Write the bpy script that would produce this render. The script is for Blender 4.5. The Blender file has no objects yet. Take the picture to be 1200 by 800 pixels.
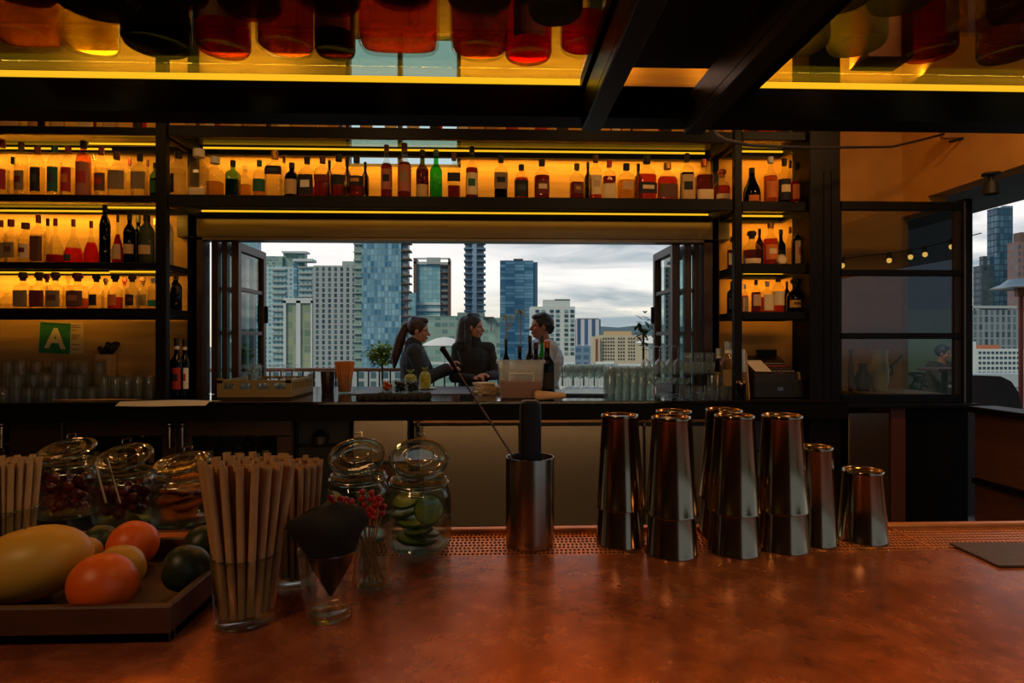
import bpy, math, random
from mathutils import Vector, Matrix
PI = math.pi
sc = bpy.context.scene
COL = sc.collection
RNG = random.Random(7)

# ---------------------------------------------------------------- camera frame
F, PSI, CZ = 700.0, math.radians(2.0), 1.45
CS, SN = math.cos(PSI), math.sin(PSI)

def at(px, py, Y):
    """world point seen at photo pixel (px, py) lying on the plane y = Y"""
    xn, zn = (px - 600) / F, (400 - py) / F
    k = Y / (CS - xn * SN)
    return Vector(((xn * CS + SN) * k, Y, CZ + zn * k))

def atz(px, py, z):
    """world point seen at photo pixel lying on the level z"""
    zn = (400 - py) / F
    k = (z - CZ) / zn
    xn = (px - 600) / F
    return Vector(((xn * CS + SN) * k, (CS - xn * SN) * k, z))

def span(wpx, px, Y):
    return wpx * (Y / (CS - (px - 600) / F * SN)) / F

# ---------------------------------------------------------------- materials
def lin(c):
    def f(v):
        v /= 255.0
        return v / 12.92 if v <= 0.04045 else ((v + 0.055) / 1.055) ** 2.4
    return (f(c[0]), f(c[1]), f(c[2]), 1.0)

_M = {}
def _new(name):
    m = bpy.data.materials.new(name)
    m.use_nodes = True
    nt = m.node_tree
    for n in list(nt.nodes):
        nt.nodes.remove(n)
    out = nt.nodes.new('ShaderNodeOutputMaterial')
    return m, nt, out

def nd(nt, kind, **kw):
    n = nt.nodes.new('ShaderNode' + kind)
    for k, v in kw.items():
        if hasattr(n, k):
            setattr(n, k, v)
        else:
            n.inputs[k].default_value = v
    return n

def mth(nt, op, a, b=None, c=None):
    n = nt.nodes.new('ShaderNodeMath'); n.operation = op
    for i, v in enumerate((a, b, c)):
        if v is None: continue
        if isinstance(v, (int, float)): n.inputs[i].default_value = v
        else: nt.links.new(v, n.inputs[i])
    return n.outputs[0]

def mixc(nt, fac, a, b):
    n = nt.nodes.new('ShaderNodeMix'); n.data_type = 'RGBA'
    for s, v in ((n.inputs['Factor'], fac), (n.inputs[6], a), (n.inputs[7], b)):
        if isinstance(v, (int, float, tuple)): s.default_value = v
        else: nt.links.new(v, s)
    return n.outputs[2]

def pm(name, col, rough=0.5, metal=0.0, var=None, scale=12.0, bump=0.0, stretch=(1, 1, 1), coat=0.0, spec=0.5, rvar=0.0, detail=4.0):
    """principled material; var = second colour mixed in by noise"""
    if name in _M: return _M[name]
    m, nt, out = _new(name)
    b = nt.nodes.new('ShaderNodeBsdfPrincipled')
    b.inputs['Base Color'].default_value = lin(col)
    b.inputs['Roughness'].default_value = rough
    b.inputs['Metallic'].default_value = metal
    b.inputs['Coat Weight'].default_value = coat
    b.inputs['Specular IOR Level'].default_value = spec
    if var or bump or rvar:
        tc = nt.nodes.new('ShaderNodeTexCoord')
        mp = nt.nodes.new('ShaderNodeMapping'); mp.inputs['Scale'].default_value = stretch
        nt.links.new(tc.outputs['Object'], mp.inputs['Vector'])
        nz = nd(nt, 'TexNoise', Scale=scale, Detail=detail, Roughness=0.6)
        nt.links.new(mp.outputs[0], nz.inputs['Vector'])
        if var:
            r = nt.nodes.new('ShaderNodeValToRGB')
            r.color_ramp.elements[0].position = 0.35; r.color_ramp.elements[1].position = 0.68
            r.color_ramp.elements[0].color = lin(col); r.color_ramp.elements[1].color = lin(var)
            nt.links.new(nz.outputs[0], r.inputs[0]); nt.links.new(r.outputs[0], b.inputs['Base Color'])
        if rvar:
            nt.links.new(mth(nt, 'MULTIPLY_ADD', nz.outputs[0], rvar, rough - rvar / 2), b.inputs['Roughness'])
        if bump:
            bp = nd(nt, 'Bump', Strength=bump, Distance=0.01)
            nt.links.new(nz.outputs[0], bp.inputs['Height']); nt.links.new(bp.outputs[0], b.inputs['Normal'])
    nt.links.new(b.outputs[0], out.inputs[0])
    _M[name] = m
    return m

def glass(name, tint=(255, 255, 255), edge=0.55, base=0.03, rough=0.02, power=3.0, haze=0.0, hazecol=(200, 205, 200), refr=0.0):
    """thin clear glass: tinted see-through body with a reflection growing towards grazing angles"""
    if name in _M: return _M[name]
    m, nt, out = _new(name)
    tr = nd(nt, 'BsdfTransparent', Color=lin(tint))
    g0 = nd(nt, 'BsdfGlossy', Color=(1, 1, 1, 1), Roughness=rough)
    if refr:
        rf = nd(nt, 'BsdfRefraction', Color=lin(tint), Roughness=.04, IOR=1.32)
        gl = nt.nodes.new('ShaderNodeMixShader'); gl.inputs[0].default_value = refr
        nt.links.new(g0.outputs[0], gl.inputs[1]); nt.links.new(rf.outputs[0], gl.inputs[2])
    else: gl = g0
    lw = nd(nt, 'LayerWeight', Blend=0.5)
    f = mth(nt, 'MULTIPLY_ADD', mth(nt, 'POWER', lw.outputs['Facing'], power), edge, base)
    mx = nt.nodes.new('ShaderNodeMixShader')
    nt.links.new(f, mx.inputs[0]); nt.links.new(tr.outputs[0], mx.inputs[1]); nt.links.new(gl.outputs[0], mx.inputs[2])
    last = mx.outputs[0]
    if haze:
        d0 = nd(nt, 'BsdfDiffuse', Color=lin(hazecol)); d1 = nd(nt, 'BsdfTranslucent', Color=lin(hazecol))
        df = nt.nodes.new('ShaderNodeMixShader'); nt.links.new(d0.outputs[0], df.inputs[1]); nt.links.new(d1.outputs[0], df.inputs[2])
        m2 = nt.nodes.new('ShaderNodeMixShader'); m2.inputs[0].default_value = haze
        nt.links.new(last, m2.inputs[1]); nt.links.new(df.outputs[0], m2.inputs[2]); last = m2.outputs[0]
    nt.links.new(last, out.inputs[0])
    _M[name] = m
    return m

def liquid(name, tint, body=0.12):
    if name in _M: return _M[name]
    m, nt, out = _new(name)
    tr = nd(nt, 'BsdfTransparent', Color=lin(tint))
    df = nd(nt, 'BsdfDiffuse', Color=lin(tint))
    tl = nd(nt, 'BsdfTranslucent', Color=lin(tint))
    a = nt.nodes.new('ShaderNodeAddShader')
    nt.links.new(df.outputs[0], a.inputs[0]); nt.links.new(tl.outputs[0], a.inputs[1])
    mx = nt.nodes.new('ShaderNodeMixShader'); mx.inputs[0].default_value = body
    nt.links.new(tr.outputs[0], mx.inputs[1]); nt.links.new(a.outputs[0], mx.inputs[2])
    nt.links.new(mx.outputs[0], out.inputs[0])
    _M[name] = m
    return m

def emit(name, col, strength):
    if name in _M: return _M[name]
    m, nt, out = _new(name)
    e = nd(nt, 'Emission', Color=lin(col), Strength=strength)
    nt.links.new(e.outputs[0], out.inputs[0])
    _M[name] = m
    return m

def facade(name, frame, g1, g2, bw, fh, wx=0.7, wz=0.6, rough=0.25, lit=0.0, metal=0.0):
    """tower facade: windows of two glass tones in a grid of bays bw wide and floors fh high"""
    if name in _M: return _M[name]
    m, nt, out = _new(name)
    tc = nt.nodes.new('ShaderNodeTexCoord')
    sp = nt.nodes.new('ShaderNodeSeparateXYZ'); nt.links.new(tc.outputs['Object'], sp.inputs[0])
    u = mth(nt, 'DIVIDE', mth(nt, 'ADD', sp.outputs[0], sp.outputs[1]), bw)
    v = mth(nt, 'DIVIDE', sp.outputs[2], fh)
    fu, fv = mth(nt, 'FRACT', u), mth(nt, 'FRACT', v)
    mk = mth(nt, 'MULTIPLY', mth(nt, 'LESS_THAN', fu, wx), mth(nt, 'LESS_THAN', fv, wz))
    cb = nt.nodes.new('ShaderNodeCombineXYZ')
    nt.links.new(mth(nt, 'FLOOR', u), cb.inputs[0]); nt.links.new(mth(nt, 'FLOOR', v), cb.inputs[1])
    wn = nt.nodes.new('ShaderNodeTexWhiteNoise'); nt.links.new(cb.outputs[0], wn.inputs[0])
    g = mixc(nt, wn.outputs[0], lin(g1), lin(g2))
    c = mixc(nt, mk, lin(frame), g)
    b = nt.nodes.new('ShaderNodeBsdfPrincipled')
    nt.links.new(c, b.inputs['Base Color'])
    nt.links.new(mth(nt, 'MULTIPLY_ADD', mk, rough - 0.8, 0.8), b.inputs['Roughness'])
    nt.links.new(b.outputs[0], out.inputs[0])
    _M[name] = m
    return m

# ---------------------------------------------------------------- mesh building
class MB:
    def __init__(s):
        s.v = []; s.f = []
    def add(s, vs, fs, M=None):
        o = len(s.v)
        s.v.extend([(M @ Vector(p)) if M is not None else Vector(p) for p in vs])
        s.f.extend([tuple(o + i for i in q) for q in fs])
        return s
    def box(s, a, b, M=None, bev=0.0):
        (x0, y0, z0), (x1, y1, z1) = a, b
        if x0 > x1: x0, x1 = x1, x0
        if y0 > y1: y0, y1 = y1, y0
        if z0 > z1: z0, z1 = z1, z0
        bev = min(bev, (x1 - x0) * .45, (y1 - y0) * .45, (z1 - z0) * .45)
        if bev <= 0:
            v = [(x, y, z) for z in (z0, z1) for y in (y0, y1) for x in (x0, x1)]
            f = [(0, 2, 3, 1), (4, 5, 7, 6), (0, 1, 5, 4), (2, 6, 7, 3), (0, 4, 6, 2), (1, 3, 7, 5)]
            return s.add(v, f, M)
        # chamfered box: 24 verts
        v = []; idx = {}
        for iz, z in enumerate((z0, z1)):
            for iy, y in enumerate((y0, y1)):
                for ix, x in enumerate((x0, x1)):
                    sx, sy, sz = (1 if ix == 0 else -1), (1 if iy == 0 else -1), (1 if iz == 0 else -1)
                    idx[ix, iy, iz, 'x'] = len(v); v.append((x, y + sy * bev, z + sz * bev))
                    idx[ix, iy, iz, 'y'] = len(v); v.append((x + sx * bev, y, z + sz * bev))
                    idx[ix, iy, iz, 'z'] = len(v); v.append((x + sx * bev, y + sy * bev, z))
        f = []
        for i in (0, 1):
            q = [idx[i, 0, 0, 'x'], idx[i, 1, 0, 'x'], idx[i, 1, 1, 'x'], idx[i, 0, 1, 'x']]
            f.append(tuple(q if i else q[::-1]))
            q = [idx[0, i, 0, 'y'], idx[1, i, 0, 'y'], idx[1, i, 1, 'y'], idx[0, i, 1, 'y']]
            f.append(tuple(q[::-1] if i else q))
            q = [idx[0, 0, i, 'z'], idx[1, 0, i, 'z'], idx[1, 1, i, 'z'], idx[0, 1, i, 'z']]
            f.append(tuple(q if i else q[::-1]))
        for i in (0, 1):
            for j in (0, 1):
                f.append((idx[i, j, 0, 'x'], idx[i, j, 0, 'y'], idx[i, j, 1, 'y'], idx[i, j, 1, 'x']))
                f.append((idx[i, 0, j, 'x'], idx[i, 0, j, 'z'], idx[i, 1, j, 'z'], idx[i, 1, j, 'x']))
                f.append((idx[0, i, j, 'y'], idx[0, i, j, 'z'], idx[1, i, j, 'z'], idx[1, i, j, 'y']))
                for k in (0, 1):
                    f.append((idx[i, j, k, 'x'], idx[i, j, k, 'y'], idx[i, j, k, 'z']))
        return s.add(v, f, M)
    def lathe(s, prof, seg=24, dy=1.0, M=None, a0=0.0, a1=2 * PI, n=2.0):
        """prof: (r, z) or (r, z, n); n>2 makes the section squarish"""
        full = abs(a1 - a0 - 2 * PI) < 1e-6
        cnt = seg if full else seg + 1
        v = []; f = []; rows = []
        for p in prof:
            r, z = p[0], p[1]; e = p[2] if len(p) > 2 else n
            if r < 1e-6 and full:
                rows.append([len(v)]); v.append((0, 0, z)); continue
            row = []
            for i in range(cnt):
                a = a0 + (a1 - a0) * i / seg
                c, q = math.cos(a), math.sin(a)
                k = r * (abs(c) ** e + abs(q) ** e) ** (-1.0 / e)
                row.append(len(v)); v.append((k * c, k * q * dy, z))
            rows.append(row)
        for A, B in zip(rows, rows[1:]):
            if len(A) == 1 and len(B) == 1: continue
            m = seg
            for i in range(m):
                j = (i + 1) % cnt if full else i + 1
                if len(A) == 1: f.append((A[0], B[j], B[i]))
                elif len(B) == 1: f.append((A[i], A[j], B[0]))
                else: f.append((A[i], A[j], B[j], B[i]))
        return s.add(v, f, M)
    def cyl(s, p0, p1, r0, r1=None, seg=12, caps=True):
        p0, p1 = Vector(p0), Vector(p1); r1 = r0 if r1 is None else r1
        d = p1 - p0; L = d.length
        if L < 1e-9: return s
        M = Matrix.Translation(p0) @ d.to_track_quat('Z', 'Y').to_matrix().to_4x4()
        prof = [(r0, 0), (r1, L)]
        if caps: prof = [(0, 0)] + prof + [(0, L)]
        return s.lathe(prof, seg, M=M)
    def capsule(s, p0, p1, r0, r1, seg=14, sx=1.0, sy=1.0, rings=4):
        p0, p1 = Vector(p0), Vector(p1)
        d = p1 - p0; L = max(d.length, 1e-6)
        q = d.to_track_quat('Z', 'Y') if d.length > 1e-6 else Vector((0, 0, 1)).to_track_quat('Z', 'Y')
        M = Matrix.Translation(p0) @ q.to_matrix().to_4x4() @ Matrix.Diagonal((sx, sy, 1, 1))
        prof = [(0, -r0)]
        for i in range(1, rings + 1):
            a = PI / 2 * i / rings; prof.append((r0 * math.sin(a), -r0 * math.cos(a)))
        for i in range(0, rings):
            a = PI / 2 * i / rings; prof.append((r1 * math.cos(a), L + r1 * math.sin(a)))
        prof.append((0, L + r1))
        return s.lathe(prof, seg, M=M)
    def sphere(s, c, r, seg=16, rings=10, scale=(1, 1, 1), M=None):
        T = Matrix.Translation(Vector(c)) @ Matrix.Diagonal((scale[0], scale[1], scale[2], 1))
        if M is not None: T = Matrix.Translation(Vector(c)) @ M @ Matrix.Diagonal((scale[0], scale[1], scale[2], 1))
        prof = [(r * math.sin(PI * i / rings), -r * math.cos(PI * i / rings)) for i in range(rings + 1)]
        prof[0] = (0, -r); prof[-1] = (0, r)
        return s.lathe(prof, seg, M=T)
    def tube(s, pts, r, seg=8, closed=False, taper=None):
        pts = [Vector(p) for p in pts]; n = len(pts)
        v = []; f = []; up = None
        for i, p in enumerate(pts):
            a = pts[i - 1] if (i > 0 or closed) else p
            b = pts[(i + 1) % n] if (i < n - 1 or closed) else p
            t = (b - a).normalized()
            if up is None:
                up = t.orthogonal().normalized()
            up = (up - t * up.dot(t)).normalized()
            w = t.cross(up)
            rr = r if taper is None else r * taper(i / (n - 1))
            for k in range(seg):
                g = 2 * PI * k / seg
                v.append(p + (up * math.cos(g) + w * math.sin(g)) * rr)
        m = n if closed else n - 1
        for i in range(m):
            j = (i + 1) % n
            for k in range(seg):
                l = (k + 1) % seg
                f.append((i * seg + k, i * seg + l, j * seg + l, j * seg + k))
        if not closed:
            f.append(tuple(range(seg))[::-1]); f.append(tuple((n - 1) * seg + k for k in range(seg)))
        return s.add(v, f)
    def torus(s, c, R, r, M=None, seg=28, tseg=8, sy=1.0):
        pts = [Vector((R * math.cos(2 * PI * i / seg), R * sy * math.sin(2 * PI * i / seg), 0)) for i in range(seg)]
        T = Matrix.Translation(Vector(c)) @ (M if M is not None else Matrix.Identity(4))
        return s.tube([T @ p for p in pts], r, tseg, closed=True)
    def prism(s, poly, z0, z1, M=None):
        """poly: (x, y) outline extruded z0..z1"""
        n = len(poly)
        v = [(x, y, z0) for x, y in poly] + [(x, y, z1) for x, y in poly]
        f = [tuple(range(n))[::-1], tuple(range(n, 2 * n))]
        f += [(i, (i + 1) % n, n + (i + 1) % n, n + i) for i in range(n)]
        return s.add(v, f, M)
    def mesh(s, name, smooth=True, angle=35):
        me = bpy.data.meshes.new(name)
        me.from_pydata([tuple(p) for p in s.v], [], s.f)
        me.validate(); me.update()
        if smooth and len(me.polygons):
            me.polygons.foreach_set('use_smooth', [True] * len(me.polygons))
            me.set_sharp_from_angle(angle=math.radians(angle))
        return me

def obj(name, mb, mat, parent=None, loc=None, rot=None, smooth=True, angle=35, label=None, kind=None):
    me = mb if isinstance(mb, bpy.types.Mesh) else mb.mesh(name, smooth, angle)
    if mat is not None and not len(me.materials):
        for q in (mat if isinstance(mat, (list, tuple)) else [mat]): me.materials.append(q)
    o = bpy.data.objects.new(name, me)
    COL.objects.link(o)
    if parent: o.parent = parent
    if loc is not None: o.location = loc
    if rot is not None: o.rotation_euler = rot
    if label: o['label'] = label
    if kind: o['kind'] = kind
    return o

def tag(o, label, cat, group=None, kind=None):
    o['label'] = label; o['category'] = cat
    if group: o['group'] = group
    if kind: o['kind'] = kind
    return o

def thing(name, label, cat, loc=(0, 0, 0), rz=0.0, group=None):
    o = bpy.data.objects.new(name, None)
    o.empty_display_size = 0.05
    COL.objects.link(o)
    o.location = loc; o.rotation_euler = (0, 0, rz)
    return tag(o, label, cat, group)

def struct(name, mb, mat, **kw):
    o = obj(name, mb, mat, kind='structure', **kw)
    return o

def dup(root, loc=None, rz=None, label=None, group=None):
    def cp(o, par):
        c = o.copy(); COL.objects.link(c)
        if par: c.parent = par
        for ch in o.children: cp(ch, c)
        return c
    r = cp(root, None)
    if loc is not None: r.location = loc
    if rz is not None: r.rotation_euler = (0, 0, rz)
    if label: r['label'] = label
    if group: r['group'] = group
    return r

ORD = ['first', 'second', 'third', 'fourth', 'fifth', 'sixth', 'seventh', 'eighth', 'ninth', 'tenth', 'eleventh', 'twelfth', 'thirteenth',
       'fourteenth', 'fifteenth', 'sixteenth', 'seventeenth', 'eighteenth', 'nineteenth', 'twentieth', 'twenty-first', 'twenty-second',
       'twenty-third', 'twenty-fourth', 'twenty-fifth', 'twenty-sixth', 'twenty-seventh', 'twenty-eighth', 'twenty-ninth', 'thirtieth',
       'thirty-first', 'thirty-second', 'thirty-third', 'thirty-fourth', 'thirty-fifth', 'thirty-sixth']

def bake(mb, voxel, smooth_it=3, name='body'):
    """voxel-unite the pieces of mb into one continuous smooth surface; returns a mesh"""
    me = mb.mesh(name, False)
    o = bpy.data.objects.new(name, me); COL.objects.link(o)
    r = o.modifiers.new('r', 'REMESH'); r.mode = 'VOXEL'; r.voxel_size = voxel
    if smooth_it:
        q = o.modifiers.new('s', 'SMOOTH'); q.factor = 0.5; q.iterations = smooth_it
    dg = bpy.context.evaluated_depsgraph_get()
    nm = bpy.data.meshes.new_from_object(o.evaluated_get(dg))
    bpy.data.objects.remove(o); bpy.data.meshes.remove(me)
    nm.name = name
    nm.polygons.foreach_set('use_smooth', [True] * len(nm.polygons))
    return nm

# shared materials
BLACK = pm('black_steel', (13, 12, 12), 0.45, 0.0, var=(19, 17, 16), scale=30, spec=.15)
BLACKM = pm('black_matt', (14, 13, 13), 0.6)
STONE = pm('black_stone', (12, 12, 12), 0.10, 0.0, var=(18, 18, 18), scale=60, rvar=0.1)
STEEL = pm('polished_steel', (162, 140, 112), 0.16, 1.0, rvar=0.06, scale=40, stretch=(1, 1, 0.05))
BRUSH = pm('brushed_steel', (150, 138, 120), 0.34, 1.0, var=(128, 116, 100), scale=30, stretch=(30, 30, 0.4), rvar=0.15)
BRUSHV = pm('brushed_steel_panel', (152, 136, 112), 0.32, 1.0, var=(145, 130, 106), scale=5, stretch=(60, 1, 0.2), rvar=0.05)
WIRE = pm('steel_wire', (150, 145, 135), 0.25, 1.0)
CLEAR = glass('clear_glass', (246, 248, 246), edge=0.5, base=0.035)
WINGLASS = glass('window_glass', (226, 240, 240), edge=0.26, base=0.035, rough=0.0, power=2.6)
LED = emit('warm_light_strip', (240, 178, 30), 1.15)
WHITE = pm('white_plastic', (225, 224, 218), 0.5)
PAPER = pm('paper', (214, 204, 188), 0.9, var=(204, 193, 176), scale=9)
# ================================================================ setting
WALLWOOD = pm('tan_wood_boards', (196, 150, 82), 0.62, var=(172, 128, 66), scale=3, stretch=(0.6, 1, 9), bump=0.15)
WALLPL = pm('ochre_plaster', (190, 138, 66), 0.85, var=(176, 126, 58), scale=5, bump=0.06)
DARKW = pm('dark_brown_wood', (52, 33, 22), 0.45, var=(38, 24, 16), scale=6, stretch=(1, 1, 8))
FRAMEW = pm('dark_window_wood', (60, 38, 30), 0.4, var=(44, 28, 22), scale=8, stretch=(6, 6, 0.6))
CEIL = pm('brown_ceiling_paint', (150, 108, 60), 0.8)
HC = 4.4
DECK = pm('grey_deck', (96, 92, 86), 0.8, var=(80, 77, 72), scale=7)
FLOORM = pm('dark_floor_tile', (40, 34, 30), 0.5, var=(30, 26, 24), scale=9)
YW = 4.47
XL = at(229, 300, YW).x; XR = at(836, 300, YW).x
XC = at(1057, 240, YW).x
ZH = 2.205
XWEST, YB = -4.3, -2.6

b = MB(); b.box((XWEST, YB, -0.1), (XC, YW + .12, 0)); struct('floor', b, FLOORM)
b = MB(); b.box((XWEST, YB, HC), (XC, YW + .12, HC + .1)); struct('ceiling', b, CEIL)
b = MB(); b.box((XWEST - .12, YB, 0), (XWEST, YW + .12, HC)); struct('wall_left', b, DARKW)
b = MB(); b.box((XWEST, YB - .12, 0), (1.3, YB, HC)); struct('wall_behind', b, DARKW)
# back wall: left field, right field, field over the window with a transom opening, sill wall
TX0, TX1 = at(404, 190, YW).x, at(540, 190, YW).x
TZ0 = 1.45 + 203 * YW / 700; TZ1 = 3.75
b = MB(); b.box((XWEST, YW, 0), (XL, YW + .12, HC)); struct('wall_back', b, WALLWOOD)
b = MB(); b.box((XR, YW, 0), (XC, YW + .12, HC)); struct('wall_back', b, WALLPL)
b = MB()
b.box((XL, YW, ZH), (XR, YW + .12, TZ0)); b.box((XL, YW, TZ1), (XR, YW + .12, HC))
b.box((XL, YW, TZ0), (TX0, YW + .12, TZ1)); b.box((TX1, YW, TZ0), (XR, YW + .12, TZ1))
struct('wall_back', b, WALLWOOD)
b = MB(); b.box((XL, YW, 0), (XR, YW + .12, 0.93)); struct('wall_back', b, DARKW)
# transom
t = thing('window_2', 'x', 'window', (0, 0, 0)); del t['category']; del t['label']; t['kind'] = 'structure'
b = MB()
for x in (TX0, (TX0 * .55 + TX1 * .45), TX1 - .03): b.box((x, YW + .02, TZ0), (x + .03, YW + .09, TZ1))
b.box((TX0, YW + .02, TZ0), (TX1, YW + .09, TZ0 + .03)); obj('window_frame', b, FRAMEW, t)
b = MB(); b.box((TX0, YW + .05, TZ0), (TX1, YW + .056, TZ1)); obj('pane', b, WINGLASS, t)
# header beam with track
b = MB(); b.box((XL - .1, 4.40, ZH), (XR + .1, YW + .1, 2.372), bev=.006)
struct('trim_1', b, pm('header_wood', (98, 78, 46), 0.4, var=(80, 62, 36), scale=5, stretch=(.4, 1, 6)))
b = MB(); b.box((XL - .1, 4.425, 2.372), (XR + .1, YW - .001, 2.41), bev=.004)
struct('trim_2', b, DARKW)
b = MB(); b.box((XL, 4.40, ZH - .018), (XR, 4.52, ZH)); struct('trim_3', b, pm('track_alloy', (120, 104, 88), .4, .6))
# right: soffit wall, post, half wall, opening
b = MB(); b.box((XC, YB, 2.496), (XC + .14, YW + .12, HC)); b.box((XC, 4.2, 2.40), (XC + .14, YW + .12, 2.496))
struct('wall_right', b, WALLPL)
b = MB(); b.box((XC, YW - .0, 0), (XC + .05, YW + .12, 2.4)); struct('trim_4', b, pm('pale_corner_trim', (150, 112, 58), .6))
HW = pm('brown_wood_panel', (96, 56, 36), .55, var=(78, 44, 28), scale=4, stretch=(1, 1, 5))
b = MB(); b.box((XC, -1.2, 0), (XC + .1, 3.78, .99)); struct('wall_right', b, HW)
b = MB(); b.box((XC - .04, -1.2, .99), (XC + .16, 3.80, 1.03), bev=.006); b.box((XC - .02, -1.2, .53), (XC, 3.78, .57)); struct('trim_5', b, BLACK)
# canopy over the patio
b = MB(); b.box((XC + .14, 3.2, 2.50), (3.95, 6.2, 2.66)); b.box((XC + .14, -3.2, 2.50), (5.9, 3.2, 2.66)); struct('roof', b, pm('dark_canopy', (34, 30, 28), .55))
# terrace outside
b = MB(); b.box((-12, YW + .12, -.12), (14, 7.2, -.02)); b.box((XC, -6, -.12), (14, YW + .12, -.02)); b.box((3.3, 7.2, -.12), (14, 11, -.02)); struct('floor', b, DECK)
# dark backdrop added beyond the partition glass to hide the bright sky
xa, xb = at(1040, 300, 9.9).x, at(1131, 300, 9.9).x
b = MB(); b.box((xa - 1.2, 9.9, 0), (xb, 10.6, 3.9)); struct('wall_backdrop', b, pm('dark_backdrop', (30, 33, 36), .6, var=(24, 27, 30), scale=3))

# black pillar right of the bottle shelves
xa, xb = at(949, 300, 3.96).x, at(985, 300, 3.96).x
b = MB(); b.box((xa, 3.96, 0), (xb, 4.2, HC), bev=.004)
for p in (966, 975): x = at(p, 300, 3.955).x; b.box((x - .003, 3.953, .9), (x + .003, 3.962, 2.6))
struct('column', b, BLACK)

# glazed partition, three panes
YG = 3.98
t = thing('window_3', 'x', 'window', (0, 0, 0)); del t['category']; del t['label']; t['kind'] = 'structure'
x0, x1 = at(981, 300, YG).x, at(1137, 300, YG).x
zb = [1.45 + (400 - y) * 4.08 / 700 for y in (472, 462, 397, 390, 323, 316, 246, 236)]
b = MB()
for i in range(0, 8, 2): b.box((x0, YG, zb[i]), (x1, YG + .05, zb[i + 1]), bev=.004)
xs = [x0, x0 + .035, x1 - .05, x1]
b.box((xs[0], YG, zb[0]), (xs[1], YG + .05, zb[7]), bev=.004)
b.box((x1 - .055, YG - .01, zb[0]), (x1 + .012, YG + .06, zb[7] + .02), bev=.004)
obj('window_frame', b, BLACK, t)
b = MB(); b.box((x1 - .100, YG + .01, zb[1]), (x1 - .055, YG + .04, zb[6])); obj('window_stile', b, pm('brown_black_wood', (34, 24, 22), .5), t)
PG = glass('partition_glass', (214, 220, 222), edge=0.4, base=0.055, rough=0.0, power=3)
for i in (1, 3, 5):
    b = MB(); b.box((x0 + .03, YG + .022, zb[i] - .004), (x1 - .06, YG + .028, zb[i + 1] + .004)); obj('pane', b, PG, t)
b = MB(); b.box((x1 - .052, YG - .016, zb[0]), (x1 - .044, YG - .009, zb[7])); obj('edge_trim', b, pm('dull_alloy', (120, 116, 110), .4, .8), t)
# ledge under it and the cabinets below
b = MB(); b.box((x0, 3.93, 1.0), (x1 + .02, 4.12, zb[0]), bev=.006); struct('sill', b, BLACK)
b = MB(); b.box((at(1061, 500, 4.0).x, 4.0, 0), (x1, 4.10, 1.0)); struct('trim_6', b, pm('black_panel', (9, 9, 9), .7, spec=.1))
b = MB(); b.box((at(1043, 500, 3.99).x, 3.98, 0), (at(1060, 500, 3.99).x, 4.09, 1.0)); struct('trim_7', b, pm('red_brown_post', (84, 46, 30), .5))
# ================================================================ back counter, cabinets, shelving
CT = 1.06
b = MB()
xr = at(984, 470, 4.0).x
b.box((XWEST + .01, 3.90, CT - .022), (xr, YW - .002, CT), bev=.004)
b.box((XL + .03, YW - .002, CT - .125), (XR - .03, 5.22, CT), bev=.004)
o = obj('bar_counter', b, STONE)
b = MB(); b.box((XWEST + .01, 3.904, CT - .125), (xr, YW - .002, CT - .022)); obj('counter_apron', b, pm('apron_black', (11, 10, 10), .8, spec=.1), o)
tag(o, 'long black stone back counter running under the bottle shelves', 'counter')

def zat(py, px, Y): return at(px, py, Y).z
YCB = 4.06
def front(b, p0, q0, p1, q1, th, Y=YCB, bev=.004):
    a, c = at(p0, q1, Y), at(p1, q0, Y)
    b.box((a.x, Y, a.z), (c.x, Y + th, c.z), bev=bev)
CABM = pm('dark_bronze_cabinet', (78, 54, 36), .45, .35, var=(66, 46, 30), scale=6)
def handle(px, parent, m=WIRE):
    b = MB(); x = at(px, 500, 4.0).x; z0, z1 = zat(525, px, 4.0), zat(497, px, 4.0)
    b.cyl((x, 4.005, z0), (x, 4.005, z1), .012, seg=10); b.cyl((x, 4.005, z1 - .02), (x, 4.056, z1 - .02), .012); b.cyl((x, 4.005, z0 + .02), (x, 4.056, z0 + .02), .012)
    b.sphere((x, 4.003, z1), .022)
    return obj('handle', b, m, parent)
def cab(name, label, cat, p0, p1, hollow=False):
    t = thing(name, label, cat, (0, 0, 0)); x0, x1 = at(p0, 500, YCB).x, at(p1, 500, YCB).x
    if hollow:
        a, c, z1 = x0 + .004, x1 - .004, CT - .127
        b = MB(); b.box((a, YW - .06, .05), (c, YW - .02, z1)); b.box((a, YCB + .022, .05), (a + .03, YW - .06, z1)); b.box((c - .03, YCB + .022, .05), (c, YW - .06, z1))
        b.box((a + .03, YCB + .022, z1 - .03), (c - .03, YW - .06, z1)); b.box((a + .03, YCB + .022, .05), (c - .03, YW - .06, .08)); b.box((x0 + .02, YCB + .05, 0), (x1 - .02, YW - .03, .05)); obj('carcass', b, pm('fridge_lining', (70, 72, 74), .5), t)
        b = MB(); b.box((a + .031, YCB + .05, .560), (c - .031, YW - .065, .570)); obj('fridge_shelf', b, WIRE, t)
        return t
    b = MB(); b.box((x0 + .004, YCB + .022, .05), (x1 - .004, YW - .02, CT - .127)); b.box((x0 + .02, YCB + .05, 0), (x1 - .02, YW - .03, .05)); obj('carcass', b, BLACKM, t)
    return t
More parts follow.
